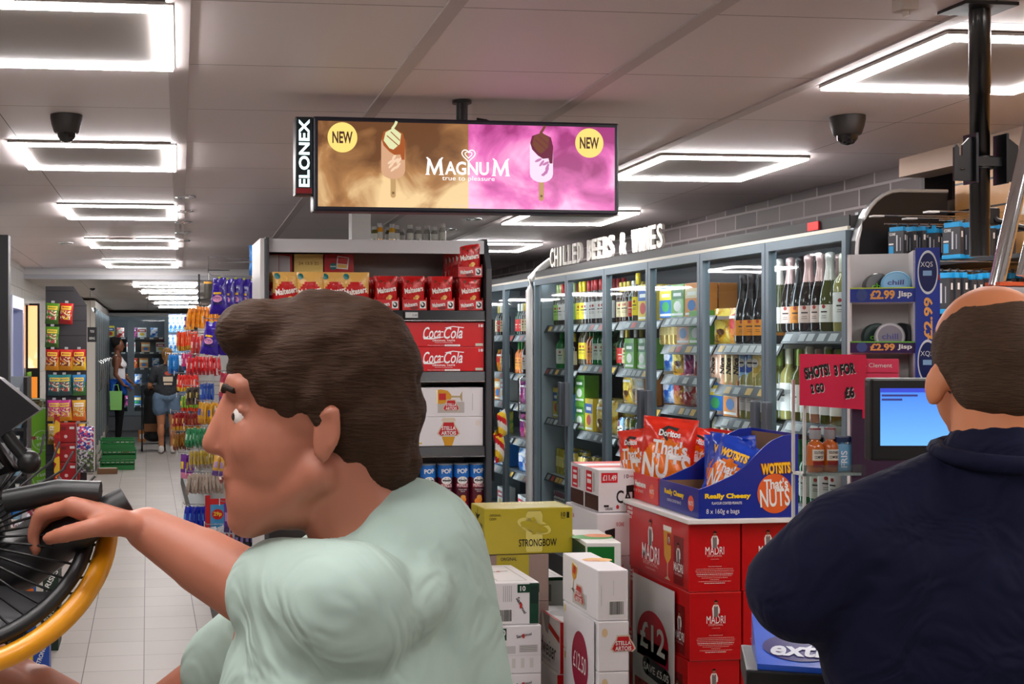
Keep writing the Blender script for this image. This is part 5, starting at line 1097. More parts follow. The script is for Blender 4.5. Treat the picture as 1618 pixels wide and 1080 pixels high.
# green snack stand
g0 = PY(42, 830, 10.9); g1 = PY(92, 830, 10.9); GS = M((126, 196, 30), .4); zc_ = PY(92, 655, 10.9).z; zl = PY(42, 634, 10.9).z
t = thing('snack_stand', 'lime green cardboard snack stand at the left of the aisle', 'display stand', (g0.x, 10.9, 0)); W_ = g1.x - g0.x
m = MB(); m.box((0, 0, 0), (W_, .01, zc_ - .02), GS); F = Face(m, (0, 0, 0), *FR)
F.poly([(0, zc_ - .02), (W_, zc_ - .02), (W_, zc_), (0, zl)], GS, 1)
for yy in (zc_ - .22, .48):
    hp = [(W_ * .5 + .085 * math.cos(a), yy + .085 * math.sin(a)) for a in [i * math.pi / 14 for i in range(29)]]; F.line(hp, .006, M((200, 230, 170)), 2); F.txt('Tasty', W_ * .5, yy + .02, .04, M((220, 236, 200)), w=.11, rot=.2, l=3); F.txt('snacks', W_ * .5, yy - .025, .034, M((220, 236, 200)), w=.1, rot=.2, l=3)
for yy in (.82, .2): F.txt('made in the UK', W_ * .62, yy, .016, WHITE, w=.12, l=2, bold=0); F.ell(W_ * .22, yy, .02, .016, M((170, 60, 60)), 2)
m.build('front_panel', t)
m = MB(); m.box((0, .01, 0), (.01, .35, zl + .25), GS); m.build('side_panel', t); m = MB(); m.box((W_ - .01, .01, 0), (W_, .35, zc_), GS); m.build('side_panel', t); m = MB(); m.box((.01, .01, zc_ - .2), (W_ - .01, .35, zc_ - .19), GS); m.build('shelf', t)
def tub():
    m = MB(); m.box((-.045, -.04, 0), (.045, .04, .07), GLASS((225, 235, 225), .3), .006); m.box((-.04, -.035, .004), (.04, .035, .055), MIXM('nuts_mix', [(120, 70, 40), (60, 130, 60), (200, 160, 120)], 60, kind='voronoi')); m.box((-.047, -.042, .07), (.047, .042, .08), M((210, 225, 210), .3), .004); return m
tb = tub().build('snack_tub'); k_ = 0
for lv in range(4):
    for i in range(3 if lv < 3 else 2):
        o = tb if k_ == 0 else dup(tb, None); k_ += 1; o.location = (g0.x + .065 + i * .093 + .02, 11.0, zc_ - .189 + lv * .083); tag(o, 'clear snack tub, %s layer up in the green stand, %s from left' % (ORD[lv], ORD[i]), 'tub', 'clear tubs in the green stand')
# digital poster and passage opening
p0 = PY(48, 630, 11.4); p1 = PY(59, 488, 11.4)
t = thing('digital_poster', 'bright orange and green digital poster glowing in the left opening', 'screen', (p0.x - .03, 11.4, p0.z))
m = MB(); m.box((-.01, 0, -.02), (p1.x - p0.x + .05, .04, p1.z - p0.z + .05), BLACK); m.build('frame', t)
pm = bpy.data.materials.new('poster_screen'); pm.use_nodes = True; nt, N, L = nodes(pm); tc = N.new('ShaderNodeTexCoord'); sp = N.new('ShaderNodeSeparateXYZ'); L.new(tc.outputs['Object'], sp.inputs[0]); nz = N.new('ShaderNodeTexNoise'); nz.inputs['Scale'].default_value = 8; L.new(tc.outputs['Object'], nz.inputs[0])
ad = math_node(N, 'MULTIPLY_ADD', None, 1.25); L.new(sp.outputs[2], ad.inputs[0]); L.new(nz.outputs[0], ad.inputs[2]); cr = N.new('ShaderNodeValToRGB'); L.new(ad.outputs[0], cr.inputs[0]); e = cr.color_ramp.elements; e[0].position = .4; e[0].color = lin((30, 60, 20)); e[1].position = 1.0; e[1].color = lin((250, 150, 70)); q_ = e.new(.6); q_.color = lin((120, 180, 60)); q_ = e.new(.78); q_.color = lin((250, 236, 190))
L.new(cr.outputs[0], N['Principled BSDF'].inputs['Emission Color']); N['Principled BSDF'].inputs['Emission Strength'].default_value = 1.5
m = MB(); m.box((0.01, -.004, 0.28), (p1.x - p0.x + .03, 0, p1.z - p0.z + .03), pm); m.box((0.01, -.004, 0.01), (p1.x - p0.x + .03, 0, .2), EM((226, 130, 40), .9)); m.build('display_panel', t)
# dark slatted wall with sweets
sx0 = PY(72, 500, 10.55).x; sx1 = PY(137, 500, 10.55).x; szt = PY(90, 452, 10.55).z; szr = PY(137, 481, 10.55).z; sxm = PY(116, 452, 10.55).x
t = thing('slat_wall', 'dark slatted end panel hung with bagged sweets', 'slat wall', (0, 10.55, 0))
m = MB(); m.prism([(sx0, 0), (sx1, 0), (sx1, szr), (sxm, szt), (sx0, szt)], 1, 0, .03, M((52, 50, 54), .5)); F = Face(m, (0, 0, 0), *FR)
zz = .2
while zz < szt: F.rect(sx0, zz, sx1 if zz < szr else sxm, zz + .008, M((20, 20, 22), .5)); zz += .125
m.build('panel', t)
def sweetbag(key, cs):
    m = MB(); a_, b_, c_ = [M(c, .35, 0, .3) for c in cs]; F = pouch_geo(m, .15, .19, .045, lambda u, v: a_ if v > .66 else (MIXM('sweets_' + key, [cs[1], cs[2], cs[0], (240, 225, 190)], 75, kind='voronoi') if .2 < v < .62 and .12 < u < .88 else b_), nx=12, ny=14, wr=.001, seed=3)
    F.rect(.02, .13, .13, .165, M((240, 200, 60) if cs[0][0] < 220 else (250, 240, 220), .4), 3, 4); F.rect(.03, .145, .12, .152, a_, 4, 4); m.box((-.018, -.006, .192), (.018, 0, .212), M((190, 190, 190), .4)); return m.build('sweet_bag')
rows = [(508, ['g0', 'r0', None]), (553 - 8, ['g0', None, None]), (581, ['ry', 'ry', 'ry2']), (621, ['tq', 'tq', 'bl']), (661, ['pk', 'pk', 'yl']), (698, ['yg', 'yg', 'yl2']), (735, [None, 'gr', None])]
PAL = dict(g0=[(90, 150, 30), (60, 100, 30), (220, 60, 80)], r0=[(190, 20, 20), (160, 20, 20), (236, 200, 60)], ry=[(200, 30, 20), (226, 150, 30), (120, 40, 20)], ry2=[(190, 20, 20), (240, 190, 40), (90, 50, 30)], tq=[(30, 130, 130), (50, 90, 90), (190, 60, 60)], bl=[(40, 130, 190), (60, 120, 60), (230, 110, 50)], pk=[(200, 50, 140), (226, 180, 50), (236, 120, 120)], yl=[(226, 170, 30), (236, 130, 50), (240, 220, 120)], yg=[(226, 190, 30), (150, 120, 30), (240, 220, 200)], yl2=[(236, 190, 40), (226, 120, 110), (200, 50, 50)], gr=[(40, 100, 50), (60, 90, 50), (240, 180, 190)])
CN = dict(g0='green', r0='red', ry='red and yellow', ry2='yellow and red', tq='teal', bl='blue and green', pk='pink and yellow', yl='yellow', yg='yellow and green', yl2='yellow and coral', gr='dark green')
for ri, (py, ks) in enumerate(rows):
    for ci, k in enumerate(ks):
        if not k: continue
        xc = sx0 + .055 + ci * .113 + (.02 if py > 600 and ci == 0 else 0); z = PY(100, py, 10.5).z
        o = proto('sw' + k, lambda: sweetbag(k, PAL[k])); o.location = (xc, 10.5, z - .02); o.scale = (.76, .9, .92); o.rotation_euler = (0, R_(random.uniform(-4, 4)), 0)
        tag(o, '%s bag of sweets, %s row, %s column of the dark slat wall' % (CN[k], ORD[ri], ORD[ci]), 'sweet bag', 'bags of sweets on the slat wall')
# red drawers below and sweet bags hanging in front
rx0 = PY(92, 700, 10.3).x; rx1 = PY(124, 700, 10.3).x; z4 = PY(100, 669, 10.3).z
for k in range(6):
    z1_ = z4 - k * .16; m = MB(); m.box((0, 0, 0), (rx1 - rx0 - .004 * (k % 2), .22, .155), M((170, 10, 24), .35, 0, .3), .006); F = Face(m, (0, 0, 0), *FR); F.rect(.09, .11, .13, .13, WHITE); F.ell(.06, .05, .014, .014, M((226, 190, 190)), 1); F.rect(.02, .1, .06, .13, M((120, 8, 16)))
    h_ = .155
    o = m.build('gift_box', loc=(rx0 + .003 * (k % 3), 10.3, max(z1_ - .155, .0))); tag(o, 'dark red box in the stack under the slat wall, %s from top' % ORD[k], 'box', 'dark red stacked boxes')
m = MB(); m.box((rx0, 10.3, 0), (rx1, 10.52, z4 - 6 * .16 + .004), M((150, 10, 20), .4)); tag(m.build('plinth'), 'dark red plinth under the stacked red boxes', 'plinth')
m = MB(); m.box((PY(85, 700, 10.2).x, 10.22, 0), (PY(94, 700, 10.2).x, 10.26, PY(88, 655, 10.2).z), MIXM('strip_pack', [(200, 20, 20), (236, 190, 40), (160, 16, 20)], 24, kind='voronoi')); tag(m.build('snack_strip'), 'narrow red and yellow snack strip beside the green stand', 'snack strip')
def mill(cs): 
    m = MB(); pouch_geo(m, .11, .2, .05, MIXM('millions', cs, 80, kind='voronoi'), nx=10, ny=10, wr=.002, seed=9); return m
for i, (py, cs, nm) in enumerate([(712, [(40, 60, 160), (220, 50, 90), (240, 230, 240)], 'blue and pink'), (746, [(60, 56, 60), (190, 180, 190), (80, 110, 50)], 'grey and green')]):
    p = PY(135, py, 10.2); o = mill(cs).build('sweet_bag', loc=(p.x, 10.2, p.z)); o.scale = (1.25, 1, 1); tag(o, '%s bag hanging right of the red boxes, %s' % (nm, ['upper', 'lower'][i]), 'sweet bag')
m = MB(); m.box((PY(120, 700, 10.24).x, 10.25, 0), (PY(121.5, 700, 10.24).x, 10.27, 1.0), STEEL); m.box((PY(120, 700, 10.24).x, 10.22, .985), (PY(140, 700, 10.24).x, 10.25, .995), STEEL); tag(m.build('wire_stand'), 'thin steel stand holding the bags right of the red boxes', 'stand')
# white glass-fronted cabinets further down
CX = -.65; t = thing('glass_cabinet', 'white glass-fronted chilled cabinet run on the left of the far aisle', 'cabinet', (CX, 15.7, 0)); cwm = M((222, 216, 206), .4)
m = MB(); m.prism([(-.6, 0), (0, 0.05), (0, 2.0), (-.06, 2.1), (-.14, 2.16), (-.6, 2.18)], 1, -.06, 0, cwm); m.build('end_panel', t)
m = MB(); m.box((-.6, 0, 2.08), (-.0, 5.6, 2.17), cwm); m.box((-.6, 0, 0), (-.02, 5.6, .3), cwm); m.box((-.6, 0, .3), (-.57, 5.6, 2.08), dkin); m.build('carcass', t)
for k in range(7):
    y0_ = .02 + k * .78; d = MB(); d.box((-.02, y0_, .3), (.01, y0_ + .04, 2.08), M((120, 124, 128), .4)); d.box((-.02, y0_ + .72, .3), (.01, y0_ + .76, 2.08), M((120, 124, 128), .4)); o = d.build('door', t)
    g = MB(); g.add([(0, y0_ + .04, .3), (0, y0_ + .72, .3), (0, y0_ + .72, 2.08), (0, y0_ + .04, 2.08)], [(0, 1, 2, 3)], glassm); g.build('glass_pane', o)
    h = MB(); h.tube([(.01, y0_ + .68, 1.4), (.05, y0_ + .68, 1.38), (.05, y0_ + .68, 1.02), (.01, y0_ + .68, 1.0)], .01, CHROME); h.build('handle', o)
for z in (.6, .95, 1.3, 1.65): m = MB(); m.box((-.57, .02, z - .015), (-.05, 5.58, z), M((200, 200, 200), .4)); m.build('shelf', t)
m = MB(); m.box((-.035, .03, 2.02), (-.025, 5.5, 2.06), EM((235, 245, 255), 5)); m.build('light_strip', t)
m = MB(); m.tube([(.03, .2, .12), (.03, 5.5, .12)], .012, CHROME); m.tube([(.03, .2, .22), (.03, 5.5, .22)], .012, CHROME); m.build('bumper_rail', t)
pk = [('pred', 'pblu', 'kwht'), ('kblu', 'kora', 'kgrn')]
n_ = 0
for zi, z in enumerate((.6, .95, 1.3, 1.65)):
    for i in range(6):
        k = random.choice(['kwht', 'kblu', 'kora', 'kgrn', 'kyel', 'pgrn', 'pblu']); o = proto(k, C[k][1]); o.location = (CX - .12, 15.9 + i * .42, z + .001); o.rotation_euler = (0, 0, R_(60)); tag(o, '%s in the white left cabinet, shelf %s, %s along' % (C[k][0], ['one up', 'two up', 'three up', 'at top'][zi], ORD[i]), 'pack', 'packs in the white cabinet')
m = MB(); m.box((0, 0, 0), (.1, .01, .16), CHAR, .002); F = Face(m, (0, 0, 0), *FR); F.txt('YOU', .05, .115, .028, WHITE, w=.045); F.txt('BEING', .05, .04, .028, WHITE, w=.06)
p = PY(138, 540, 13.5); tag(m.build('hanging_notice', loc=(p.x, 13.5, p.z)), 'small dark notice in white letters beside the slat wall', 'sign')
m = MB(); m.tube([(p.x + .03, 13.505, p.z + .16), (p.x + .03, 13.505, 2.2)], .002, BLACK); tag(m.build('hanging_wire'), 'thin wire holding the small dark notice', 'wire')
# crates, boxes on the floor
def crate(label, x, y, z):
    m = MB(); g = M((16, 120, 52), .4, 0, .2); w_, d_, h_ = .44, .36, .13
    m.box((0, 0, 0), (w_, d_, .01), g)
    for a, b_ in (((0, 0), (w_, .012)), ((0, d_ - .012), (w_, d_)), ((0, .012), (.012, d_ - .012)), ((w_ - .012, .012), (w_, d_ - .012))):
        m.box((a[0], a[1], .01), (b_[0], b_[1], .06), g); m.box((a[0], a[1], .1), (b_[0], b_[1], h_), g)
    m.box((-.006, -.006, h_ - .012), (w_ + .006, 0, h_), g); m.box((-.006, -.006, h_ - .05), (w_ + .006, 0, h_ - .042), g)
    for i in range(8):
        xx = i * (w_ - .012) / 7; m.box((xx, 0, .06), (xx + .012, .01, .1), g); m.box((xx, d_ - .01, .06), (xx + .012, d_, .1), g)
    for yy in (.1, .2, .3): m.box((w_ - .01, yy, .06), (w_, yy + .012, .1), g)
    tag(m.build('plastic_crate', loc=(x, y, z)), label, 'crate', 'green plastic crates')
p = PY(158, 743, 16.1)
for k in range(3): crate('green plastic crate on the aisle floor, %s of the stack' % ['bottom', 'middle', 'top'][k], p.x + .02 * (k % 2), 16.1 + .05 * k, .001 + k * .128)
p = PY(156, 745, 15.6); m = MB(); m.box((0, 0, 0), (.25, .14, .07), M((120, 84, 52), .6), .01); F = Face(m, (0, 0, .07), *TOPF); F.rect(.02, .02, .23, .12, M((200, 196, 186))); tag(m.build('cardboard_box', loc=(p.x - .02, 15.62, 0)), 'small flat brown box on the floor before the green crates', 'box')
p = PY(177, 716, 17.4); m = MB(); m.box((0, 0, 0), (.24, .24, .19), M((220, 214, 210), .5), .004); F = Face(m, (0, 0, 0), *FR); F.poly([(.12, .02), (.235, .03), (.235, .14), (.15, .12)], M((180, 20, 30))); tag(m.build('cardboard_box', loc=(p.x, 17.4, 0)), 'white box with a red patch on the floor behind the crates', 'box')
p = PY(219, 697, 20.6); m = MB(); m.box((0, 0, 0), (.11, .11, .19), M((214, 130, 50), .5), .003); F = Face(m, (0, 0, 0), *FR); F.rect(.02, .05, .09, .13, WHITE); tag(m.build('cardboard_box', loc=(p.x, 20.6, 0)), 'small orange box on the floor near the far fridge', 'box')
# far fridge across the end of the shop
fy = 21.6; fx0 = PY(172, 600, fy).x; fx1 = PY(268, 600, fy).x; fxm = PY(207, 600, fy).x
t = thing('back_fridge', 'grey double-door fridge across the far end of the aisle', 'fridge', (fx0 - .5, fy, 0)); o0 = fx0 - .5; FW = fx1 - o0
zT = PY(220, 500, fy).z; m = MB(); m.box((0, .05, 0), (FW, .7, .38), M((120, 124, 130), .5)); m.box((0, .0, .12), (FW, .05, .36), M((120, 126, 134), .4)); m.box((0, .02, zT), (FW, .7, zT + .06), M((206, 204, 202), .4)); m.box((0, .66, .38), (FW, .7, zT), M((96, 104, 112), .5)); m.box((0, .02, .38), (.03, .66, zT), fr_m); m.box((FW - .03, .02, .38), (FW, .66, zT), fr_m); m.build('carcass', t)
for a, b_ in ((0.03, fxm - o0), (fxm - o0, FW - .03)):
    d = MB(); fw = .06
    for bb in (((a, -.02, .38), (a + fw, .02, zT)), ((b_ - fw, -.02, .38), (b_, .02, zT)), ((a + fw, -.02, zT - .06), (b_ - fw, .02, zT)), ((a + fw, -.02, .38), (b_ - fw, .02, .45))): d.box(bb[0], bb[1], fr_m)
    o = d.build('door', t); g = MB(); g.add([(a + fw, 0, .45), (b_ - fw, 0, .45), (b_ - fw, 0, zT - .06), (a + fw, 0, zT - .06)], [(0, 1, 2, 3)], glassm); g.build('glass_pane', o)
m = MB(); m.box((fxm - o0 - .03, .03, .45), (fxm - o0 + .03, .04, zT - .06), EM((235, 245, 255), 6)); m.build('light_strip', t)
m = MB(); m.box((.05, .03, zT - .05), (FW - .05, .05, zT - .03), EM((235, 245, 255), 6)); m.build('light_strip', t)
fz = [PY(220, y, fy + .2).z for y in (533, 556, 581, 606, 640, 676)]
for z in fz:
    m = MB(); m.box((.03, .08, z - .015), (FW - .03, .66, z), M((180, 184, 186), .4)); m.box((.03, .06, z - .03), (FW - .03, .08, z + .005), M((60, 62, 66), .4)); F = Face(m, (0, .06, z - .03), *FR)
    for i in range(9): F.rect(.06 + i * FW / 9.5, .004, .13 + i * FW / 9.5, .03, M((220, 222, 220)))
    m.build('shelf', t)
kinds = ['porg', 'kwht', 'pgrn', 'pred', 'pblu', 'kblu', 'ppnk', 'kora', 'kyel']; n_ = 0
for zi, z in enumerate(fz):
    x = o0 + .14; i = 0
    while x < fx1 - .12:
        k = random.choice(kinds); o = proto(k, C[k][1]); o.location = (x, fy + .16, z + .001); o.rotation_euler = (0, 0, 0); tag(o, '%s in the far fridge, %s shelf, %s from left' % (C[k][0], ORD[zi], ORD[i]), 'pack', 'packs in the far fridge'); x += width(k) + random.choice([.02, .05, .1]); i += 1
# blue hanging packs at the far right end
for i in range(4):
    for j in range(3):
        p = PY(270 + 7 * i, 515 + 32 * j, 19.82); o = proto('farblue', lambda: pack([(40, 110, 190), (110, 180, 230), (210, 230, 245)], .075, .28, .03)); o.location = (p.x, 19.834, p.z - .1); tag(o, 'light blue pack hanging at the far end, %s row, %s from left' % (ORD[j], ORD[i]), 'hanging pack', 'light blue packs at the far end')
xA, xB = PY(266, 520, 19.9).x, PY(300, 520, 19.9).x
m = MB(); m.box((xA, 19.85, 0.3), (xB, 19.9, 2.1), M((110, 130, 160), .5)); m.box((xA + .02, 19.85, 0), (xA + .06, 19.9, .3), CHAR); m.box((xB - .06, 19.85, 0), (xB - .02, 19.9, .3), CHAR); tag(m.build('hanging_board'), 'blue backed board of hanging packs at the far aisle end', 'panel')
# ================================================================ LONG GONDOLA WITH HOOKED SWEETS
GXL = .585
gt = thing('gondola', 'long gondola side with steel hooks of chocolate and sweets, left of the end shelf', 'shelf unit', (0, 0, 0))
m = MB(); m.box((GXL, EY + .46, .18), (GXL + .03, 14.5, 2.0), M((150, 148, 146), .5)); m.build('back_panel', gt)
m = MB(); m.box((GXL - .2, EY + .46, 0), (GXL + .03, 14.5, .17), CHAR); m.build('base', gt)
m = MB(); m.box((GXL + .03, EY + .63, 0), (1.56, 14.5, 1.96), M((110, 108, 108), .5)); m.build('far_body', gt)
m = MB(); m.box((X0 - .026, EY + .0, .2), (X0 - .006, EY + .45, ez(378) - .0), M((206, 204, 202), .45)); m.build('white_end_panel', gt)
def slim(cs, w=.05, h=.2, t=.03):
    m = MB(); a = FOIL(cs[0], 50); b_ = FOIL(cs[1], 50); F = pouch_geo(m, w, h, t, lambda u, v: a if v > .28 else b_, nx=7, ny=12, wr=.001, seed=5); F.rect(w * .25, h * .4, w * .75, h * .7, M(cs[2], .4), 3, 3, 3); m.box((-.006, -.002, h * .99), (.006, .002, h * 1.04), M((230, 230, 230))); return m.build('chocolate_bag')
def choc(h=.235, w=.12):
    m = MB(); a = FOIL((52, 26, 150), 26, .22); F = pouch_geo(m, w, h, .045, a, nx=12, ny=16, wr=.002, seed=7, taper=.35)
    F.ell(w * .5, h * .42, w * .28, h * .1, M((226, 150, 190), .4), 3, 18, 2); F.txt('Dairy', w * .5, h * .44, .022, M((90, 40, 130)), w=w * .4, l=5); F.rect(w * .25, h * .54, w * .75, h * .6, M((240, 190, 40), .4), 4, 4); F.rect(w * .2, h * .26, w * .8, h * .32, M((30, 14, 90), .4), 3, 4)
    m.box((-.008, -.003, h * .98), (.008, .003, h * 1.03), M((190, 200, 60))); return m.build('chocolate_bag')
def hookrow(px0, px1, y0, y1, Y, n, key, label, mk, h0, rz=-55, hook=True, fan=0, grp=None):
    A = PY(px0, y0, Y); B_ = PY(px1, y0, Y); hgt = (y1 - y0) * (Y * 1.0) / FPX; sc = hgt / h0
    for i in range(n):
        o = proto(key, mk); x = A.x + (B_.x - A.x) * (i + .5) / n; f = (1 - 2 * (i + .5) / n)
        o.location = (x + (fan * f * -1) * hgt, Y + random.uniform(-.01, .01), A.z - hgt + random.uniform(-.006, .006)); o.rotation_euler = (0, fan * f, R_(rz + random.uniform(-8, 8))); o.scale = (min(sc * 1.3, 1.5), min(sc, 1.2), sc)
        tag(o, '%s, %s from the aisle' % (label, ORD[i]), 'hanging pack', grp or 'packs hanging on the gondola hooks')
    if hook:
        z = A.z + .012; h = MB(); h.tube([(GXL, Y, z), (A.x - .02, Y, z + .004), (A.x - .03, Y, z + .016)], .0028, STEEL, 6); h.box((A.x - .034, Y - .018, z - .018), (A.x - .031, Y + .018, z + .018), M((214, 214, 212), .3)); h.build('hook', gt)
SL = lambda a, b_, c_: (lambda: slim([a, b_, c_]))
rowsG = [
 (340, 418, 440, 497, 6.3, 6, 'choc', 'purple chocolate bag on the highest hook', choc, .235, -35, .0),
 (330, 392, 508, 560, 6.5, 5, 'choc', 'purple chocolate bag on the hook below the highest', choc, .235, -40, .15),
 (303, 348, 484, 518, 7.6, 9, 'so', 'orange slim bag in the fanned bunch', SL((226, 130, 14), (236, 150, 30), (240, 170, 40)), .2, -60, .3),
 (322, 342, 518, 528, 7.8, 4, 'so', 'small orange bag under the fanned bunch', None, .2, -60, 0),
 (292, 303, 500, 522, 10.5, 4, 'sdp', 'purple and gold slim bag beside the orange bunch', SL((60, 30, 110), (200, 150, 60), (220, 200, 160)), .2, -60, 0),
 (280, 312, 524, 554, 9.6, 9, 'sro', 'orange and red slim bag on the outermost hook', SL((226, 70, 20), (190, 140, 40), (240, 220, 150)), .2, -65, 0),
 (304, 342, 530, 560, 8.2, 6, 'sr', 'red slim bag right of the orange and red ones', SL((200, 16, 24), (170, 10, 20), (236, 200, 200)), .2, -60, .1),
 (299, 345, 563, 592, 7.6, 9, 'sr', 'red slim bag in the long red row', None, .2, -60, .2),
 (288, 302, 557, 584, 10.2, 5, 'spb', 'pink and blue slim bag at the outer edge', SL((200, 40, 110), (60, 70, 130), (220, 200, 220)), .2, -60, 0),
 (266, 282, 560, 590, 13.6, 4, 'sb2', 'blue slim bag far down the gondola', SL((30, 110, 180), (30, 90, 160), (160, 200, 230)), .2, -60, 0),
 (282, 312, 592, 618, 9.4, 8, 'sry', 'red and yellow slim bag above the dark row', SL((214, 40, 30), (226, 180, 40), (240, 230, 200)), .2, -60, .1),
 (296, 318, 612, 640, 8.6, 5, 'sdk', 'dark brown slim bag above the green tipped row', SL((52, 40, 34), (90, 60, 40), (200, 180, 90)), .2, -60, .1),
 (316, 338, 606, 634, 7.7, 4, 'sb', 'bright blue slim bag near the man', SL((40, 90, 190), (30, 70, 170), (160, 190, 226)), .2, -55, 0),
 (286, 316, 626, 650, 9.2, 8, 'sgy', 'green and yellow slim bag in the middle', SL((110, 150, 40), (200, 60, 30), (236, 210, 60)), .2, -60, 0),
 (317, 342, 636, 670, 7.6, 6, 'sy', 'gold slim bag beside a blue one', SL((206, 150, 40), (190, 130, 30), (60, 80, 170)), .2, -55, .1),
 (276, 314, 652, 680, 9.6, 9, 'srg', 'dark red and gold slim bag left of the green row', SL((150, 20, 24), (200, 150, 40), (236, 210, 120)), .2, -62, .15),
 (277, 302, 684, 710, 9.8, 7, 'sgr', 'gold and brown slim bag low on the outer hook', SL((150, 100, 30), (110, 50, 20), (226, 190, 80)), .2, -62, .15),
 (299, 342, 676, 706, 7.6, 10, 'sg', 'green slim bag in the green row', SL((40, 130, 80), (30, 110, 66), (190, 220, 200)), .2, -60, .25),
 (303, 338, 712, 740, 7.8, 8, 'syb', 'beige bag with yellow tip', SL((200, 170, 60), (170, 150, 136), (190, 176, 160)), .2, -60, .2),
 (287, 305, 718, 756, 9.4, 3, 'spp', 'purple and pink bag low on the outer hook', SL((110, 40, 140), (226, 130, 170), (240, 200, 60)), .2, -40, 0),
 (302, 344, 748, 780, 7.6, 10, 'sbe', 'beige slim bag in the lowest beige row', SL((176, 158, 144), (160, 140, 126), (206, 196, 184)), .2, -60, .3),
 (340, 362, 720, 752, 7.2, 3, 'syp', 'gold and purple bag turned sideways by the beige ones', SL((214, 160, 60), (110, 70, 150), (180, 150, 200)), .2, -20, .2),
 (296, 328, 800, 836, 8.0, 6, 'sbl', 'royal blue bag on the lowest hook', SL((14, 40, 180), (10, 30, 150), (90, 150, 230)), .2, -50, .2),
 (356, 398, 796, 842, 6.9, 5, 'schp', 'purple pack on the bottom shelf near the man', SL((88, 50, 140), (70, 40, 110), (170, 140, 200)), .2, -25, 0),
 (332, 372, 832, 866, 7.1, 7, 'ssl', 'silver and white pack at the foot of the gondola', SL((190, 190, 196), (120, 110, 130), (190, 60, 60)), .2, -35, .3),
 (372, 410, 838, 868, 6.9, 5, 'sbk', 'black pack at the foot of the gondola', SL((26, 24, 34), (40, 36, 50), (120, 100, 160)), .2, -25, .1),
 (352, 392, 590, 640, 6.8, 6, 'smx', 'mixed red and purple bag hidden beside the man', SL((160, 30, 60), (90, 40, 110), (226, 190, 160)), .2, -40, .1),
 (350, 395, 650, 700, 6.8, 6, 'syl', 'amber bag hidden beside the man', SL((190, 120, 30), (140, 70, 30), (236, 210, 140)), .2, -40, .1)]
for r in rowsG:
    px0, px1, y0, y1, Y, n, key, lab, mk, h0, rz, fan = r
    hookrow(px0, px1, y0, y1, Y, n, key, lab, mk, h0, rz, True, fan)
# price board low down
p = PY(332, 838, 7.2); q_ = PY(352, 786, 7.2); m = MB(); m.box((0, 0, 0), (q_.x - p.x + .02, .006, q_.z - p.z), M((70, 150, 200), .4)); F = Face(m, (0, 0, 0), *FR); w_ = q_.x - p.x + .02; h_ = q_.z - p.z
F.rect(0, h_ * .82, w_, h_, M((200, 30, 30), .4)); F.ell(w_ * .45, h_ * .52, w_ * .36, h_ * .16, M((200, 30, 26), .4), 1); F.txt('29p', w_ * .45, h_ * .52, .03, M((250, 210, 50)), w=w_ * .5, l=2, bold=.03); F.rect(-.03, 0, 0, h_ * 1.1, M((190, 24, 26), .4), 1)
m.build('price_board', gt, loc=(p.x, 7.17, p.z))
# clip and ball hooks, top blue bag, wires
m = MB(); A = PY(410, 404, 6.4); pouch_geo(m, .1, .16, .04, FOIL((60, 140, 220)), seed=2); tag(m.build('balloon_bag', loc=(A.x, 6.45, A.z - .1)), 'light blue bag poking up above the purple chocolate bags', 'bag')
h = MB(); h.tube([(GXL, 6.45, A.z - .02), (PY(332, 410, 6.45).x, 6.45, A.z - .004)], .0028, STEEL, 6); h.tube([(GXL, 6.25, A.z - .04), (PY(345, 425, 6.3).x, 6.25, A.z - .045)], .0028, STEEL, 6)
h.build('hook', gt)
p = PY(329, 470, 9.0); m = MB(); m.lathe([(.03, 0), (.032, .02), (.032, .1), (.03, .12)], (0, 0, 0), M((54, 50, 44), .4), 20); m.lathe([(.0325, .1), (.0325, .115)], (0, 0, 0), GOLD, 20, cap=False); m.tube([(0, 0, .12), (0, 0, .3)], .003, BLACK, 6); m.tube([(0, 0, .2), (GXL - p.x + .01, 0, .2)], .003, BLACK, 6); tag(m.build('speaker_can', loc=(p.x, 9.0, p.z)), 'small dark cylinder with gold rim above the orange bags', 'canister')
p = PY(313, 505, 9.5); m = MB(); m.box((0, 0, 0), (.015, .02, .7 * .5), CHAR); m.box((0, .0, .15), (GXL - p.x, .01, .16), CHAR); m.build('bracket', gt, loc=(p.x, 9.5, p.z))
# ================================================================ TILL COUNTER
ct = thing('till_counter', 'dark till counter hidden behind the man in navy', 'counter', (0, 0, 0)); CZ = 1.0
m = MB(); m.box((1.66, 2.5, 0), (2.7, 2.82, CZ - .03), M((60, 58, 60), .5)); m.box((1.36, 2.12, 0), (1.9, 2.42, CZ - .03), M((40, 40, 44), .5)); m.build('body', ct)
m = MB(); m.prism([(1.6, 2.42), (1.36, 2.42), (1.32, 2.08), (1.9, 2.08), (2.7, 2.42), (2.7, 2.86), (1.6, 2.86)], 2, CZ - .03, CZ, M((16, 16, 20), .3)); m.build('worktop', ct)
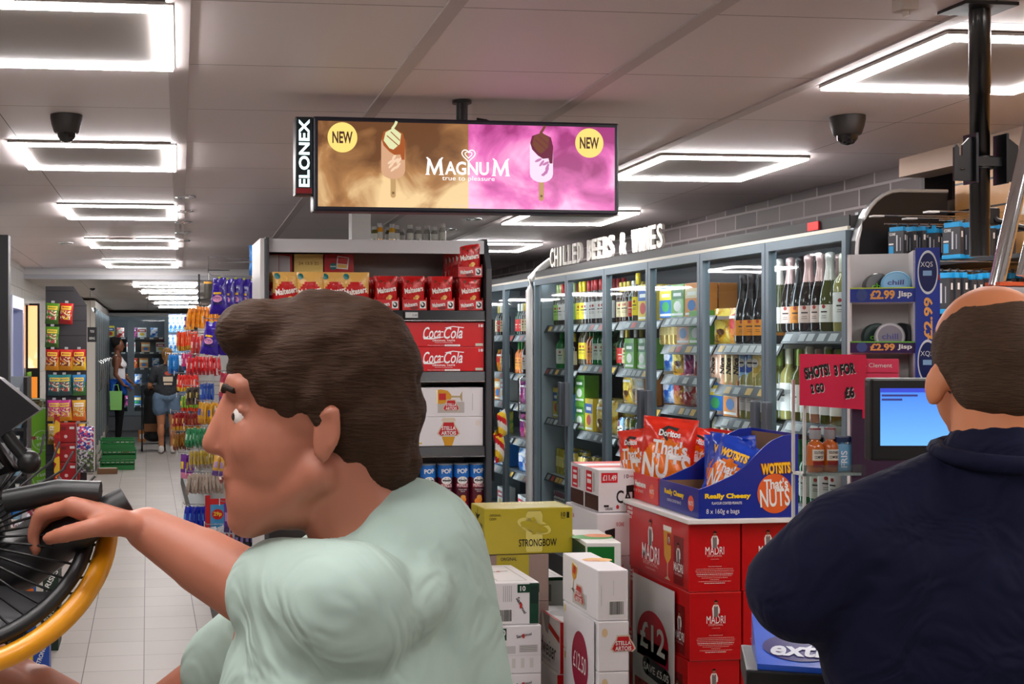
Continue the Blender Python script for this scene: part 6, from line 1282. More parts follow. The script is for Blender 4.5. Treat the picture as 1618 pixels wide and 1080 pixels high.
# gum tray
gp_ = PD(1290, 1078, 2.32); t = thing('gum_tray', 'black tray of blue chewing gum packs on the till counter', 'tray', (gp_.x, gp_.y, CZ + .0), R_(-24))
m = MB(); m.box((-.13, -.1, 0), (.16, .1, .05), BLACK, .004); m.build('tray_body', t)
m = MB(); m.add([(-.11, -.09, .06), (.15, -.09, .06), (.15, .09, .12), (-.11, .09, .12), (-.11, -.09, .045), (.15, -.09, .045), (.15, .09, .045), (-.11, .09, .045)], [(0, 1, 2, 3), (0, 4, 5, 1), (1, 5, 6, 2), (2, 6, 7, 3), (3, 7, 4, 0)], M((30, 90, 210), .3, 0, .5))
F = Face(m, (-.11, -.09, .0605), (1, 0, 0), (0, .18, .06), eps=.0008); F.ell(.075, .06, .062, .045, M((40, 30, 110), .3), 1); F.txt('extra', .088, .05, .042, M((220, 226, 240), .3), w=.125, shear=.25, l=3, bold=.03); m.build('gum_pack', t)
# clear stand of small bottles with pink sign
SYY = 2.72; a = PY(1270, 748, SYY); b_ = PY(1371, 748, SYY); t = thing('bottle_stand', 'clear acrylic stand with white rods holding miniature bottles', 'stand', (a.x, SYY, CZ)); W_ = b_.x - a.x; zt_ = PY(1320, 560, SYY).z - CZ; zs_ = a.z - CZ
ac = GLASS((230, 238, 238), .4, base=.06); wh = M((206, 210, 206), .3)
for x in (0, W_ - .006):
    m = MB(); m.box((x, 0, 0), (x + .006, .006, zt_ - .06), wh); m.box((x, .05, 0), (x + .006, .056, zt_ - .06), wh); m.build('upright', t)
for z in (zs_, .17): m = MB(); m.box((0, 0, z - .006), (W_, .056, z), wh); m.box((0, -.004, z - .006), (W_, 0, z + .02), ac); m.build('shelf', t)
m = MB(); m.box((0, .05, 0), (W_, .055, .004), wh); m.build('foot', t)
sgp = PY(1266, 640, SYY - .02); sg1 = PY(1371, 560, SYY - .02); sw = sg1.x - sgp.x; shh = sg1.z - sgp.z + .012
t = thing('pink_sign', 'bright pink sign reading SHOTS! 2 GO 3 FOR £6', 'sign', (sgp.x, SYY - .012, sgp.z - .012)); PK = M((226, 20, 76), .35, 0, .3)
m = MB(); m.add([(0, -.002, .012), (sw, -.002, 0), (sw, -.002, shh), (0, -.002, shh + .002), (0, 0.0, .012), (sw, 0.0, 0), (sw, 0.0, shh), (0, 0.0, shh + .002)], [(0, 1, 2, 3), (7, 6, 5, 4), (0, 4, 5, 1), (1, 5, 6, 2), (2, 6, 7, 3), (3, 7, 4, 0)], PK); F = Face(m, (0, -.002, 0), *FR)
def shadow_txt(s_, cx, cy, h, w, rot):
    F.txt(s_, cx + .002, cy - .002, h, WHITE, w=w, l=1, bold=.06, rot=rot); F.txt(s_, cx, cy, h, BLACK, w=w, l=3, bold=.05, rot=rot)
shadow_txt('SHOTS!', sw * .25, shh * .7, .028, sw * .38, .18); shadow_txt('2 GO', sw * .26, shh * .4, .022, sw * .2, .12); shadow_txt('3 FOR', sw * .67, shh * .74, .026, sw * .32, .14); shadow_txt('£6', sw * .74, shh * .32, .028, sw * .15, .12)
m.build('sign_card', t)
m = MB(); m.box((sw - .006, 0, -.02), (sw, .004, shh), PK); m.build('folded_edge', t)
def mini(kind):
    t = bpy.data.objects.new('miniature_bottle', None); col.objects.link(t); m = MB()
    if kind == 'amber':
        m.lathe([(.017, 0), (.019, .004), (.019, .06), (.016, .068), (.009, .074), (.01, .08)], (0, 0, 0), M((190, 96, 24), .08, 0, .7), 20); m.build('glass_body', t); m = MB(); m.lathe([(.0125, .078), (.0135, .084), (.0135, .1)], (0, 0, 0), M((170, 170, 176), .3, .4), 18); m.lathe([(.0135, .1), (.0125, .104)], (0, 0, 0), M((110, 20, 20), .4), 18); m.build('cap', t)
        m = MB(); F = Face(m, (0, 0, 0), *FR, fn=lambda x, y, e: Vector(((.0195 + e) * math.sin(x / .0195), -(.0195 + e) * math.cos(x / .0195), y))); F.rect(-.016, .028, .016, .054, M((226, 220, 206)), 1, 6); F.txt('SOUTHERN', 0, .047, .007, CHAR, w=.024); F.txt('COMFORT', 0, .036, .007, CHAR, w=.022); F.rect(-.014, .012, .014, .026, M((130, 20, 20)), 1, 6); m.build('label', t)
    else:
        m.box((-.019, -.012, 0), (.019, .012, .066), M((110, 170, 210), .06, 0, .8), .005); m.lathe([(.008, .064), (.008, .078)], (0, 0, 0), M((110, 170, 210), .06), 14); m.build('glass_body', t); m = MB(); m.box((-.02, -.013, .07), (.02, .013, .084), M((16, 40, 80), .3), .003); m.build('cap', t)
        m = MB(); F = Face(m, (-.019, -.0122, 0), *FR); F.txt('FRIS', .019, .03, .016, M((226, 236, 244)), w=.04, rot=R_(90)); m.build('label', t)
    return t
for i, (px, k, lab) in enumerate([(1288, 'amber', 'amber miniature spirit bottle, leftmost on the clear stand'), (1311, 'amber', 'amber miniature spirit bottle, second on the clear stand'), (1329, 'b', 'blue glass miniature bottle, first of three on the clear stand'), (1346, 'b', 'blue glass miniature bottle, middle of three on the clear stand'), (1363, 'b', 'blue glass miniature bottle, rightmost on the clear stand')]):
    p = PY(px, 746, SYY + .03); o = proto('mini' + k, lambda: mini(k)); o.location = (p.x, SYY + .03, a.z + .001); o.scale = (1.0, 1.0, 1.0); tag(o, lab, 'bottle', 'miniature bottles on the clear stand')
# nicotine tin display
NY = 2.79; nx0 = PY(1343, 500, NY).x; nx1 = PY(1441, 500, NY).x; nx2 = PY(1479, 500, NY).x; Z_ = lambda y: PY(1400, y, NY).z
t = thing('tin_display', 'white and blue cardboard display of round tins priced £2.99', 'display stand', (nx0, NY, 0), R_(-28)); W_ = .142; W2 = .194
def NL(u, y, z):
    c_, q_ = math.cos(R_(-28)), math.sin(R_(-28)); return (nx0 + u * W_ * c_ - y * q_, NY + u * W_ * q_ + y * c_, z)
wc = M((226, 224, 222), .5); nb_ = M((18, 50, 150), .35, 0, .35); pu = M((50, 20, 80), .35); or_ = M((236, 168, 90), .4)
m = MB(); m.box((0, .11, CZ), (W_, .116, Z_(398)), wc); m.box((0, 0, CZ), (.004, .11, Z_(403)), wc); m.box((W_ - .004, 0, CZ), (W_, .11, Z_(398)), wc); m.build('carcass', t)
m = MB(); m.box((W_, -.012, CZ), (W2, -.004, Z_(395)), nb_); F = Face(m, (W_, -.012, 0), *FR); pw = W2 - W_
for yy in (Z_(433), Z_(570)):
    F.ell(pw * .5, yy, pw * .42, .052, M((220, 224, 230), .4), 1, 32); F.ell(pw * .5, yy, pw * .37, .046, M((12, 30, 90), .3), 2, 32); F.txt('XQS', pw * .45, yy + .018, .014, WHITE, w=pw * .5, l=3, bold=0); F.rect(pw * .3, yy - .008, pw * .66, yy + .004, M((140, 180, 220)), 3)
F.txt('£2.99', pw * .52, Z_(504), pw * .36, or_, w=.1, rot=R_(90), bold=.03); F.rect(pw * .93, Z_(445), pw, Z_(437), MR, 2)
m.build('price_panel', t)
for (ya, yb, cc) in ((455, 478, nb_), (539, 557, pu)):
    m = MB(); m.box((.004, .0, Z_(yb) - .002), (W_ - .004, .11, Z_(yb) + .002), wc); m.box((0, -.006, Z_(yb)), (W_, 0, Z_(ya)), cc); F = Face(m, (0, -.006, Z_(yb)), *FR); hh = Z_(ya) - Z_(yb); F.rect(0, hh - .003, W_, hh, M((200, 220, 60) if cc is nb_ else (110, 190, 60), .4)); F.ell(.026, hh * .5, .012, hh * .42, M((60, 80, 140)), 1)
    F.txt('£2.99', W_ * .5, hh * .5, hh * .62, or_, w=W_ * .38, bold=.04); F.txt('Jisp', W_ * .84, hh * .5, hh * .5, WHITE, w=W_ * .22, bold=.03); m.build('price_shelf', t)
m = MB(); m.box((.004, 0, CZ + .001), (W_ - .004, .1, Z_(610)), M((40, 30, 60), .5)); m.build('lower_block', t)
def tin(c1, c2):
    m = MB(); m.lathe([(.03, 0), (.034, .003), (.034, .02), (.031, .023)], (0, 0, 0), M(c1, .35, 0, .3), 32); m.lathe([(.001, .0235), (.027, .0235)], (0, 0, 0), M(c2, .35), 28, cap=False); F = Face(m, (0, 0, .0235), (1, 0, 0), (0, 1, 0)); F.txt('chill', 0, 0, .014, M((90, 90, 150)) if c2[0] > 90 else M((120, 220, 60)), w=.036, l=2); return m.build('nicotine_tin')
for i, (px, py, cs, rot, lab) in enumerate([(1386, 441, ((30, 32, 34), (40, 44, 44)), (R_(80), 0, .3), 'black round tin with green writing on the upper display shelf'), (1417, 441, ((130, 190, 226), (150, 205, 236)), (R_(62), 0, -.2), 'light blue round tin leaning on the upper display shelf'), (1385, 512, ((30, 60, 56), (40, 70, 66)), (R_(86), 0, .2), 'dark green round tin behind the pale one on the middle shelf'), (1405, 512, ((206, 206, 210), (140, 136, 146)), (R_(84), 0, 0), 'pale grey round tin facing forward on the middle shelf'), (1432, 514, ((40, 44, 52), (60, 60, 70)), (R_(84), 0, -.9), 'dark round tin edge-on at the right of the middle shelf')]):
    o = tin(*cs); zb_ = Z_(478 if py < 480 else 557) + .002 + .034; o.location = NL((px - 1343) / 98, [.08, .052, .08, .045, .07][i], zb_ + .001); o.rotation_euler = (rot[0], 0, rot[2] + R_(-28)); tag(o, lab, 'tin', 'round nicotine tins')
for i, yy in enumerate((580, 605)):
    m = MB(); m.box((0, 0, 0), (.085, .06, .033), M((226, 60, 96), .35, 0, .3), .002); F = Face(m, (0, 0, 0), *FR); F.txt('Clement', .045, .018, .01, WHITE, w=.05, bold=0); F.ell(.01, .015, .005, .006, WHITE); tag(m.build('vape_box', loc=NL(.12, -.066, Z_(610) + .001 + (1 - i) * .034), rz=R_(-28)), 'pink cardboard vape box under the tin display, %s' % ['upper', 'lower'][i], 'box', 'pink boxes under the tins')
m = MB(); m.box((0, 0, 0), (W_, .06, Z_(610) - CZ - .002), M((60, 30, 60), .5), .003); tag(m.build('cardboard_plinth', loc=NL(0, -.068, CZ + .001), rz=R_(-28)), 'dark cardboard plinth under the pink boxes', 'plinth')
# monitor
p = PD(1376, 613, 2.4); q0 = PD(1376, 728, 2.4); t = thing('till_monitor', 'till monitor showing a bright blue screen behind the man in navy', 'monitor', (p.x, p.y, q0.z), -YAW); hh = p.z - q0.z
m = MB(); m.box((0, 0, 0), (.3, .03, hh + .02), M((18, 18, 20), .35), .005); m.build('bezel', t)
sm = bpy.data.materials.new('screen_blue'); sm.use_nodes = True; nt, N, L = nodes(sm); tc = N.new('ShaderNodeTexCoord'); sp = N.new('ShaderNodeSeparateXYZ'); L.new(tc.outputs['Object'], sp.inputs[0]); cr = N.new('ShaderNodeValToRGB'); mr = math_node(N, 'MULTIPLY', None, 6.5); L.new(sp.outputs[2], mr.inputs[0]); L.new(mr.outputs[0], cr.inputs[0]); cr.color_ramp.elements[0].color = lin((110, 180, 245)); cr.color_ramp.elements[1].color = lin((50, 110, 220)); N['Principled BSDF'].inputs['Base Color'].default_value = (.02, .02, .02, 1)
L.new(cr.outputs[0], N['Principled BSDF'].inputs['Emission Color']); N['Principled BSDF'].inputs['Emission Strength'].default_value = 1.1
m = MB(); F = Face(m, (0, 0, 0), *FR, eps=.0008); F.rect(.018, .03, .285, hh, sm, 1); F.rect(.018, hh - .008, .285, hh, EM((40, 60, 190), 1), 2); F.rect(.02, hh - .016, .09, hh - .012, EM((40, 40, 110), 1), 3); F.rect(.02, hh - .024, .06, hh - .02, EM((40, 40, 110), 1), 3); m.build('display_screen', t)
m = MB(); m.tube([(.12, .04, .05), (.12, .05, CZ - q0.z)], .02, BLACK, 12); m.box((.04, -.02, CZ - q0.z), (.2, .12, CZ - q0.z + .01), BLACK); m.build('stand', t)
# cable packs on hooks at the right
wt_ = thing('accessory_hooks', 'chrome hooks on the oak slat wall holding cable packs', 'hooks', (2.98, 0, 0))
def cable():
    m = MB(); m.box((-.034, -.009, 0), (.034, .009, .095), M((54, 56, 62), .4, 0, .2), .002); bl = M((40, 160, 220), .35); F = Face(m, (-.034, -.009, 0), *FR); F.rect(.004, .008, .024, .04, bl); F.rect(.004, .044, .024, .05, WHITE); F.txt('CORE', .02, .084, .01, WHITE, w=.026); F.rect(.036, .02, .042, .08, M((210, 210, 214))); F.rect(.052, .02, .056, .07, M((170, 170, 176)))
    G = Face(m, (.034, -.009, 0), (0, 1, 0), (0, 0, 1)); G.rect(.005, .06, .013, .08, WHITE)
    G = Face(m, (-.034, .009, 0), *LF); G.rect(.005, .055, .013, .085, WHITE); G.rect(.007, .02, .011, .045, M((170, 170, 176)))
    m.box((-.036, -.011, -.012), (.036, .011, .002), bl, .002); m.box((-.03, -.008, .095), (.03, .008, .112), bl, .002); m.box((-.004, -.002, .112), (.004, .002, .125), CHAR); return m.build('cable_pack')
nH = 0
for hi, (Y, pa, pb, yt, n, sc) in enumerate([(4.12, 1418, 1468, 352, 4, .95), (3.86, 1506, 1590, 346, 6, 1.0), (3.74, 1488, 1600, 425, 10, 1.08), (4.1, 1470, 1490, 356, 2, .95)]):
    A = PY(pa, yt, Y); B_ = PY(pb, yt, Y)
    for i in range(n):
        o = proto('cable', cable); x = A.x + (B_.x - A.x) * i / max(1, n - 1); o.location = (x, Y, A.z - .125 * sc + random.uniform(-.003, .003)); o.rotation_euler = (0, 0, R_(-82 + random.uniform(-6, 6) + (14 if i == 0 else 0))); o.scale = (sc, sc, sc)
        tag(o, 'black and blue cable pack, %s, %s from the aisle' % (['upper left hook', 'upper hook behind the black pole', 'lower hook above the man', 'upper middle hook'][hi], ORD[i]), 'cable pack', 'cable packs on chrome hooks'); 
    z = A.z - .004; h = MB(); h.tube([(0, Y, z), (A.x - 2.98 - .05, Y, z)], .003, CHROME, 6); h.tube([(0, Y, z + .03), (A.x - 2.98 - .07, Y, z + .03)], .0025, CHROME, 6); h.box((A.x - 2.98 - .1, Y - .016, z + .024), (A.x - 2.98 - .06, Y + .016, z + .03), M((226, 226, 224), .3)); h.build('hook', wt_)
m = MB(); m.box((-.26, 3.5, PY(1500, 408, 3.9).z - .02), (0, 4.2, PY(1500, 408, 3.9).z - .006), M((20, 24, 30), .4)); m.build('shelf_ledge', wt_)
# chrome post at the right edge
p = PD(1574, 452, 2.5); q_ = PD(1622, 240, 2.5); t = thing('chrome_stand', 'slanted chrome stand arm with orange and white fittings at right edge', 'stand', (p.x, p.y, 0))
dv = q_ - p; m = MB(); m.tube([(0, 0, p.z), (dv.x, dv.y, q_.z), (dv.x * 1.3, dv.y * 1.3, q_.z + .1)], .015, CHROME, 16); m.tube([(.03, -.03, p.z + .02), (dv.x + .03, dv.y - .03, q_.z)], .008, CHROME, 12); m.tube([(.02, .0, p.z + .01), (.06, .0, CZ)], .012, CHROME, 12); m.build('arm', t)
m = MB(); m.box((-.02, -.02, p.z - .03), (.09, .03, p.z), M((190, 190, 192), .3, .5), .004); m.box((-.01, -.025, p.z + .0), (.07, .02, p.z + .008), M((220, 90, 40), .4)); m.box((.02, -.03, p.z - .06), (.09, .02, p.z - .031), DSTEEL); m.build('fitting', t)
m = MB(); q2 = PD(1604, 300, 2.55); m.box((q2.x - p.x, q2.y - p.y, q2.z - .05), (q2.x - p.x + .05, q2.y - p.y + .004, q2.z + .03), WHITE); m.build('card', t)
m = MB(); a_ = PD(1571, 345, 2.78); m.tube([(1.895, 2.62, a_.z + .12), (1.92, 2.62, a_.z + .03), (1.93, 2.6, a_.z), (1.99, 2.58, a_.z - .02)], .007, BLACK, 10); m.box((1.9, 2.6, a_.z - .01), (1.94, 2.64, a_.z + .03), BLACK, .004)
tag(m.build('power_cable'), 'black cable and plug looping beside the black ceiling pole', 'cable')
m = MB(); m.box((2.62, 3.4, 1.66 - .3), (2.98, 3.9, 1.66 - .05), M((206, 196, 188), .5)); F = Face(m, (2.62, 3.9, 1.36), *LF); F.ell(.2, .13, .05, .07, M((210, 90, 60)), 1); F.ell(.2, .13, .036, .054, M((206, 196, 188)), 2); F.txt('FRESH', .36, .14, .05, CHAR, w=.16)
tag(m.build('wall_box'), 'pale box with an orange round mark under the cable packs', 'box')
# ================================================================ PEOPLE
def skinmat(c, name='skin'):
    m = M(c, .5); k = m.node_tree.nodes['Principled BSDF']; k.inputs['Subsurface Weight'].default_value = .08; k.inputs['Subsurface Radius'].default_value = (.02, .008, .005); return m
def cloth(c, name='cloth'):
    k = ('cloth', tuple(c))
    if k in MATS: return MATS[k]
    m = bpy.data.materials.new(name); m.use_nodes = True; nt, N, L = nodes(m); b = N['Principled BSDF']; b.inputs['Base Color'].default_value = lin(c); b.inputs['Roughness'].default_value = .85; b.inputs['Specular IOR Level'].default_value = .25
    tc = N.new('ShaderNodeTexCoord'); nz = N.new('ShaderNodeTexNoise'); nz.inputs['Scale'].default_value = 9; nz.inputs['Distortion'].default_value = 1.5; L.new(tc.outputs['Object'], nz.inputs[0]); bp = N.new('ShaderNodeBump'); bp.inputs['Strength'].default_value = .6; bp.inputs['Distance'].default_value = .03; L.new(nz.outputs[0], bp.inputs['Height']); L.new(bp.outputs[0], b.inputs['Normal'])
    MATS[k] = m; return m
def hairmat(c):
    k = ('hair', tuple(c))
    if k in MATS: return MATS[k]
    m = bpy.data.materials.new('hair'); m.use_nodes = True; nt, N, L = nodes(m); b = N['Principled BSDF']; b.inputs['Roughness'].default_value = .75; b.inputs['Specular IOR Level'].default_value = .25
    tc = N.new('ShaderNodeTexCoord'); mp = N.new('ShaderNodeMapping'); mp.inputs['Scale'].default_value = (60, 60, 400); mp.inputs['Rotation'].default_value = (0, .9, .2); L.new(tc.outputs['Object'], mp.inputs[0]); nz = N.new('ShaderNodeTexNoise'); nz.inputs['Scale'].default_value = 1; nz.inputs['Detail'].default_value = 5; L.new(mp.outputs[0], nz.inputs[0])
    mx = N.new('ShaderNodeMix'); mx.data_type = 'RGBA'; mx.inputs[6].default_value = lin([x * .55 for x in c]); mx.inputs[7].default_value = lin([min(255, x * 1.15) for x in c]); L.new(nz.outputs[0], mx.inputs[0]); L.new(mx.outputs[2], b.inputs['Base Color'])
    bp = N.new('ShaderNodeBump'); bp.inputs['Strength'].default_value = .7; bp.inputs['Distance'].default_value = .004; L.new(nz.outputs[0], bp.inputs['Height']); L.new(bp.outputs[0], b.inputs['Normal']); MATS[k] = m; return m
def sphere_geo(c, r, rot=None, seg=18, rings=10):
    vs = []; fs = []; rx, ry, rz = r if isinstance(r, (tuple, list)) else (r, r, r)
    for j in range(rings + 1):
        a = math.pi * j / rings
        for i in range(seg):
            b_ = 2 * math.pi * i / seg; v = Vector((rx * math.sin(a) * math.cos(b_), ry * math.sin(a) * math.sin(b_), rz * math.cos(a)))
            if rot is not None: v = rot @ v
            vs.append(Vector(c) + v)
    for j in range(rings):
        for i in range(seg): fs.append((j * seg + i, (j + 1) * seg + i, (j + 1) * seg + (i + 1) % seg, j * seg + (i + 1) % seg))
    return vs, fs
def E3(rx=0, ry=0, rz=0):
    from mathutils import Euler
    return Euler((R_(rx), R_(ry), R_(rz))).to_matrix()
def body(name, parts, mat, parent, voxel=.008, smooth=6, sub=None, noise=0):
    "parts: ('c', p0, r0, p1, r1) tapered limbs, ('e', centre, radii, rotation); fused into one continuous skin"
    m = MB()
    for p in parts:
        if p[0] == 'c':
            a, b_ = Vector(p[1]), Vector(p[3]); n = 6
            for r_, q_ in ((p[2], a), (p[4], b_)):
                vs, fs = sphere_geo(q_, r_, None, 14, 8); m.add(vs, fs, mat)
            m.tube([a.lerp(b_, i / n) for i in range(n + 1)], [p[2] + (p[4] - p[2]) * i / n for i in range(n + 1)], mat, 14)
        else: vs, fs = sphere_geo(p[1], p[2], p[3] if len(p) > 3 else None, 22, 14); m.add(vs, fs, mat)
    o = m.build(name); bpy.context.view_layer.update()
    md = o.modifiers.new('r', 'REMESH'); md.mode = 'VOXEL'; md.voxel_size = voxel; md.use_smooth_shade = True
    ms = o.modifiers.new('s', 'SMOOTH'); ms.iterations = smooth; ms.factor = .5
    if sub:      # (function) carve
        pass
    dg = bpy.context.evaluated_depsgraph_get(); me = bpy.data.meshes.new_from_object(o.evaluated_get(dg)); o.modifiers.clear(); old = o.data; o.data = me; bpy.data.meshes.remove(old)
    me.materials.clear(); me.materials.append(mat)
    if noise:
        import mathutils
        for v in me.vertices:
            n_ = mathutils.noise.noise(v.co * 28) * noise + mathutils.noise.noise(v.co * 70) * noise * .5
            v.co += v.normal * n_
    for p in me.polygons: p.use_smooth = True
    o.parent = parent; return o
def hand(c, fwd, up, side, s=1.0, curl=.6, thumb=1):
    "palm and five separate curled fingers; c wrist, fwd towards the fingertips, up back of the hand, side towards the thumb"
    c, f, u, sd = Vector(c), Vector(fwd).normalized(), Vector(up).normalized(), Vector(side).normalized(); P = []
    for k in range(4):
        o_ = (k - 1.5) * .021 * s; kn = c + f * .085 * s - sd * o_; P.append(('c', c + f * .012 * s - sd * o_ * .7, .015 * s, kn, .0125 * s))
        L_ = [.044, .05, .046, .036][k] * s; a = curl * (.7 + .12 * k); d1 = (f * math.cos(a) - u * math.sin(a)); p1 = kn + d1 * L_; a2 = a + curl * 1.1; d2 = f * math.cos(a2) - u * math.sin(a2); p2 = p1 + d2 * L_ * .62; a3 = a2 + curl * .7; d3 = f * math.cos(a3) - u * math.sin(a3); p3 = p2 + d3 * L_ * .45
        P += [('c', kn, .0098 * s, p1, .0088 * s), ('c', p1, .0088 * s, p2, .008 * s), ('c', p2, .008 * s, p3, .0068 * s)]
    t0 = c + f * .025 * s + sd * .025 * s; t1 = t0 + (f * .6 + sd * .75 - u * .3).normalized() * .038 * s; t2 = t1 + (f * .85 + sd * .15 - u * .5).normalized() * .034 * s; t3 = t2 + (f * .8 - sd * .3 - u * .5).normalized() * .024 * s
    P += [('c', t0, .016 * s, t1, .0115 * s), ('c', t1, .0115 * s, t2, .010 * s), ('c', t2, .010 * s, t3, .008 * s)]
    return P
# --- man in the mint shirt, walking left in front of the camera. Local axes: x picture right, y away from camera, z up
def L1(px, py, d): return Vector(((px - CXP) * d / FPX, d, H - (py - CYP) * d / FPX))
t = thing('person', 'dark-haired man in a mint green t-shirt striding left, holding a black and yellow fan', 'person', (0, 0, 0), -YAW)
D1_ = 1.3; sk1 = skinmat((178, 112, 88))
hc = L1(492, 622, D1_)
def HL(dx, dy, dz): return (hc.x + dx, hc.y + dy, hc.z + dz)
el = L1(396, 930, 1.36); ha = L1(232, 835, 1.42); shl = L1(556, 962, 1.17); shr = L1(545, 930, 1.47)
P = [('e', HL(.012, 0, .006), (.094, .073, .085)), ('e', HL(-.028, 0, -.05), (.066, .06, .078)), ('e', HL(-.05, 0, -.1), (.04, .042, .05), E3(0, 20, 0)), ('e', HL(-.066, 0, -.132), (.024, .026, .02)), ('e', HL(-.022, 0, -.098), (.058, .05, .045)), ('c', HL(-.062, .012, -.126), .019, HL(.008, .05, -.078), .022), ('c', HL(-.062, -.012, -.126), .019, HL(.008, -.05, -.078), .022),
     ('c', HL(-.078, 0, .005), .012, HL(-.104, 0, -.052), .0125), ('e', HL(-.098, 0, -.056), (.013, .014, .009)), ('c', HL(-.077, -.02, -.011), .0042, HL(-.073, -.044, -.014), .004), ('c', HL(-.077, .02, -.011), .0042, HL(-.073, .044, -.014), .004), ('c', HL(-.076, -.02, -.033), .004, HL(-.073, -.044, -.031), .004), ('c', HL(-.076, .02, -.033), .004, HL(-.073, .044, -.031), .004), ('e', HL(-.068, 0, .010), (.024, .052, .02)), ('e', HL(-.056, .032, -.05), (.028, .022, .03)), ('e', HL(-.056, -.032, -.05), (.028, .022, .03)),
     ('e', HL(-.084, 0, -.083), (.011, .022, .006)), ('e', HL(-.082, 0, -.096), (.011, .02, .007)),
     ('c', HL(.03, 0, -.06), .055, HL(.068, 0, -.2), .06), ('e', HL(.014, -.076, -.036), (.014, .007, .029), E3(0, 12, 0)), ('c', HL(.004, -.078, -.018), .005, HL(.024, -.083, -.012), .005), ('c', HL(.024, -.083, -.012), .005, HL(.026, -.082, -.038), .0045), ('c', HL(.026, -.082, -.038), .0045, HL(.012, -.078, -.06), .006), ('e', HL(.012, .074, -.038), (.016, .008, .031)),
     ('c', HL(.068, 0, -.2), .065, (shl.x + .02, 1.3, shl.z - .06), .09), ('e', (shl.x, 1.3, shl.z - .03), (.08, .16, .06))]
P += [('c', shl, .05, el, .04), ('c', el, .042, el.lerp(ha, .45), .038), ('c', el.lerp(ha, .45), .037, ha, .026)]
P += hand(ha, (-.8, .15, .25), (.15, -.2, 1), (-.1, -1, .1), 1.0, .75)
# right arm comes up from below to carry the fan
el2 = L1(200, 1180, 1.6); ha2 = L1(60, 1085, 1.5); P += [('c', shr, .05, el2, .042), ('c', el2, .042, ha2, .028)]; P += hand(ha2, (-.75, -.2, .5), (.4, -.2, -.9), (-.2, -1, 0), 1.0, .5)
hipc = (.10, 1.32, .92)
P += [('c', (.10, 1.24, .92), .09, (.02, 1.24, .48), .06), ('c', (.02, 1.24, .48), .058, (.12, 1.24, .09), .04), ('c', (.1, 1.4, .92), .09, (.2, 1.4, .5), .06), ('c', (.2, 1.4, .5), .058, (.34, 1.4, .12), .04), ('c', (.1, 1.32, .95), .13, (.04, 1.31, 1.3), .13)]
body('body', P, sk1, t, .0045, 4)
# eyes, brows
for sgn in (-1, 1):
    m = MB(); vs, fs = sphere_geo(HL(-.0705, sgn * .031, -.022), .0112); m.add(vs, fs, M((236, 230, 224), .2), True); vs, fs = sphere_geo(HL(-.0768, sgn * .0335, -.022), (.0055, .0055, .0055)); m.add(vs, fs, M((44, 30, 22), .15), True); m.build('eye', t)
for sgn in (-1, 1): m = MB(); m.tube([HL(-.0915, sgn * .014, .004), HL(-.0895, sgn * .028, .009), HL(-.078, sgn * .044, .005)], .0034, hairmat((46, 36, 28)), 6); m.build('eyebrow', t)
m = MB(); m.tube([HL(-.0935, -.018, -.09), HL(-.096, 0, -.0895), HL(-.0935, .018, -.09)], .0022, M((120, 60, 54), .5), 6); m.build('lips', t)
hp = [('e', HL(.016, 0, .026), (.103, .083, .084)), ('e', HL(.055, 0, -.015), (.066, .078, .08)), ('e', HL(.07, 0, -.065), (.046, .06, .045)), ('e', HL(-.055, 0, .068), (.047, .064, .032)), ('c', HL(.0, -.072, .0), .016, HL(.01, -.075, -.03), .007), ('c', HL(.0, .072, .0), .016, HL(.01, .075, -.03), .007)]
body('hair', hp, hairmat((62, 40, 24)), t, .005, 3, noise=.006)
cm1 = cloth((176, 198, 188)); sp_ = [('e', (shl.x + .02, 1.31, 1.39), (.1, .19, .06), E3(0, -14, 0)), ('c', (.03, 1.25, 1.35), .1, (.06, 1.23, 1.1), .13), ('c', (.05, 1.4, 1.35), .1, (.08, 1.4, 1.1), .135), ('e', (.04, 1.31, 1.22), (.145, .2, .22)), ('e', (.06, 1.31, 1.0), (.16, .2, .15)), ('c', shl, .066, shl.lerp(el, .66), .062), ('c', shr, .075, shr.lerp(el2, .5), .066), ('c', HL(.07, 0, -.18), .064, (.08, 1.3, 1.38), .09), ('c', (.10, 1.3, 1.42), .09, (.14, 1.31, 1.15), .1)]
body('t_shirt', sp_, cm1, t, .008, 5)
jp = [('c', (.10, 1.23, .93), .115, (.02, 1.24, .48), .08), ('c', (.02, 1.24, .48), .078, (.11, 1.24, .12), .065), ('c', (.1, 1.4, .93), .115, (.2, 1.4, .5), .08), ('c', (.2, 1.4, .5), .078, (.33, 1.4, .15), .065), ('e', (.1, 1.32, .93), (.13, .18, .1))]
body('jeans', jp, cloth((50, 58, 78)), t, .012, 4)
for q_ in ((.11, 1.24), (.34, 1.4)): body('shoe', [('e', (q_[0] - .05, q_[1], .04), (.13, .045, .04)), ('e', (q_[0] + .02, q_[1], .06), (.06, .045, .055))], M((40, 40, 44), .5), t, .01, 3)
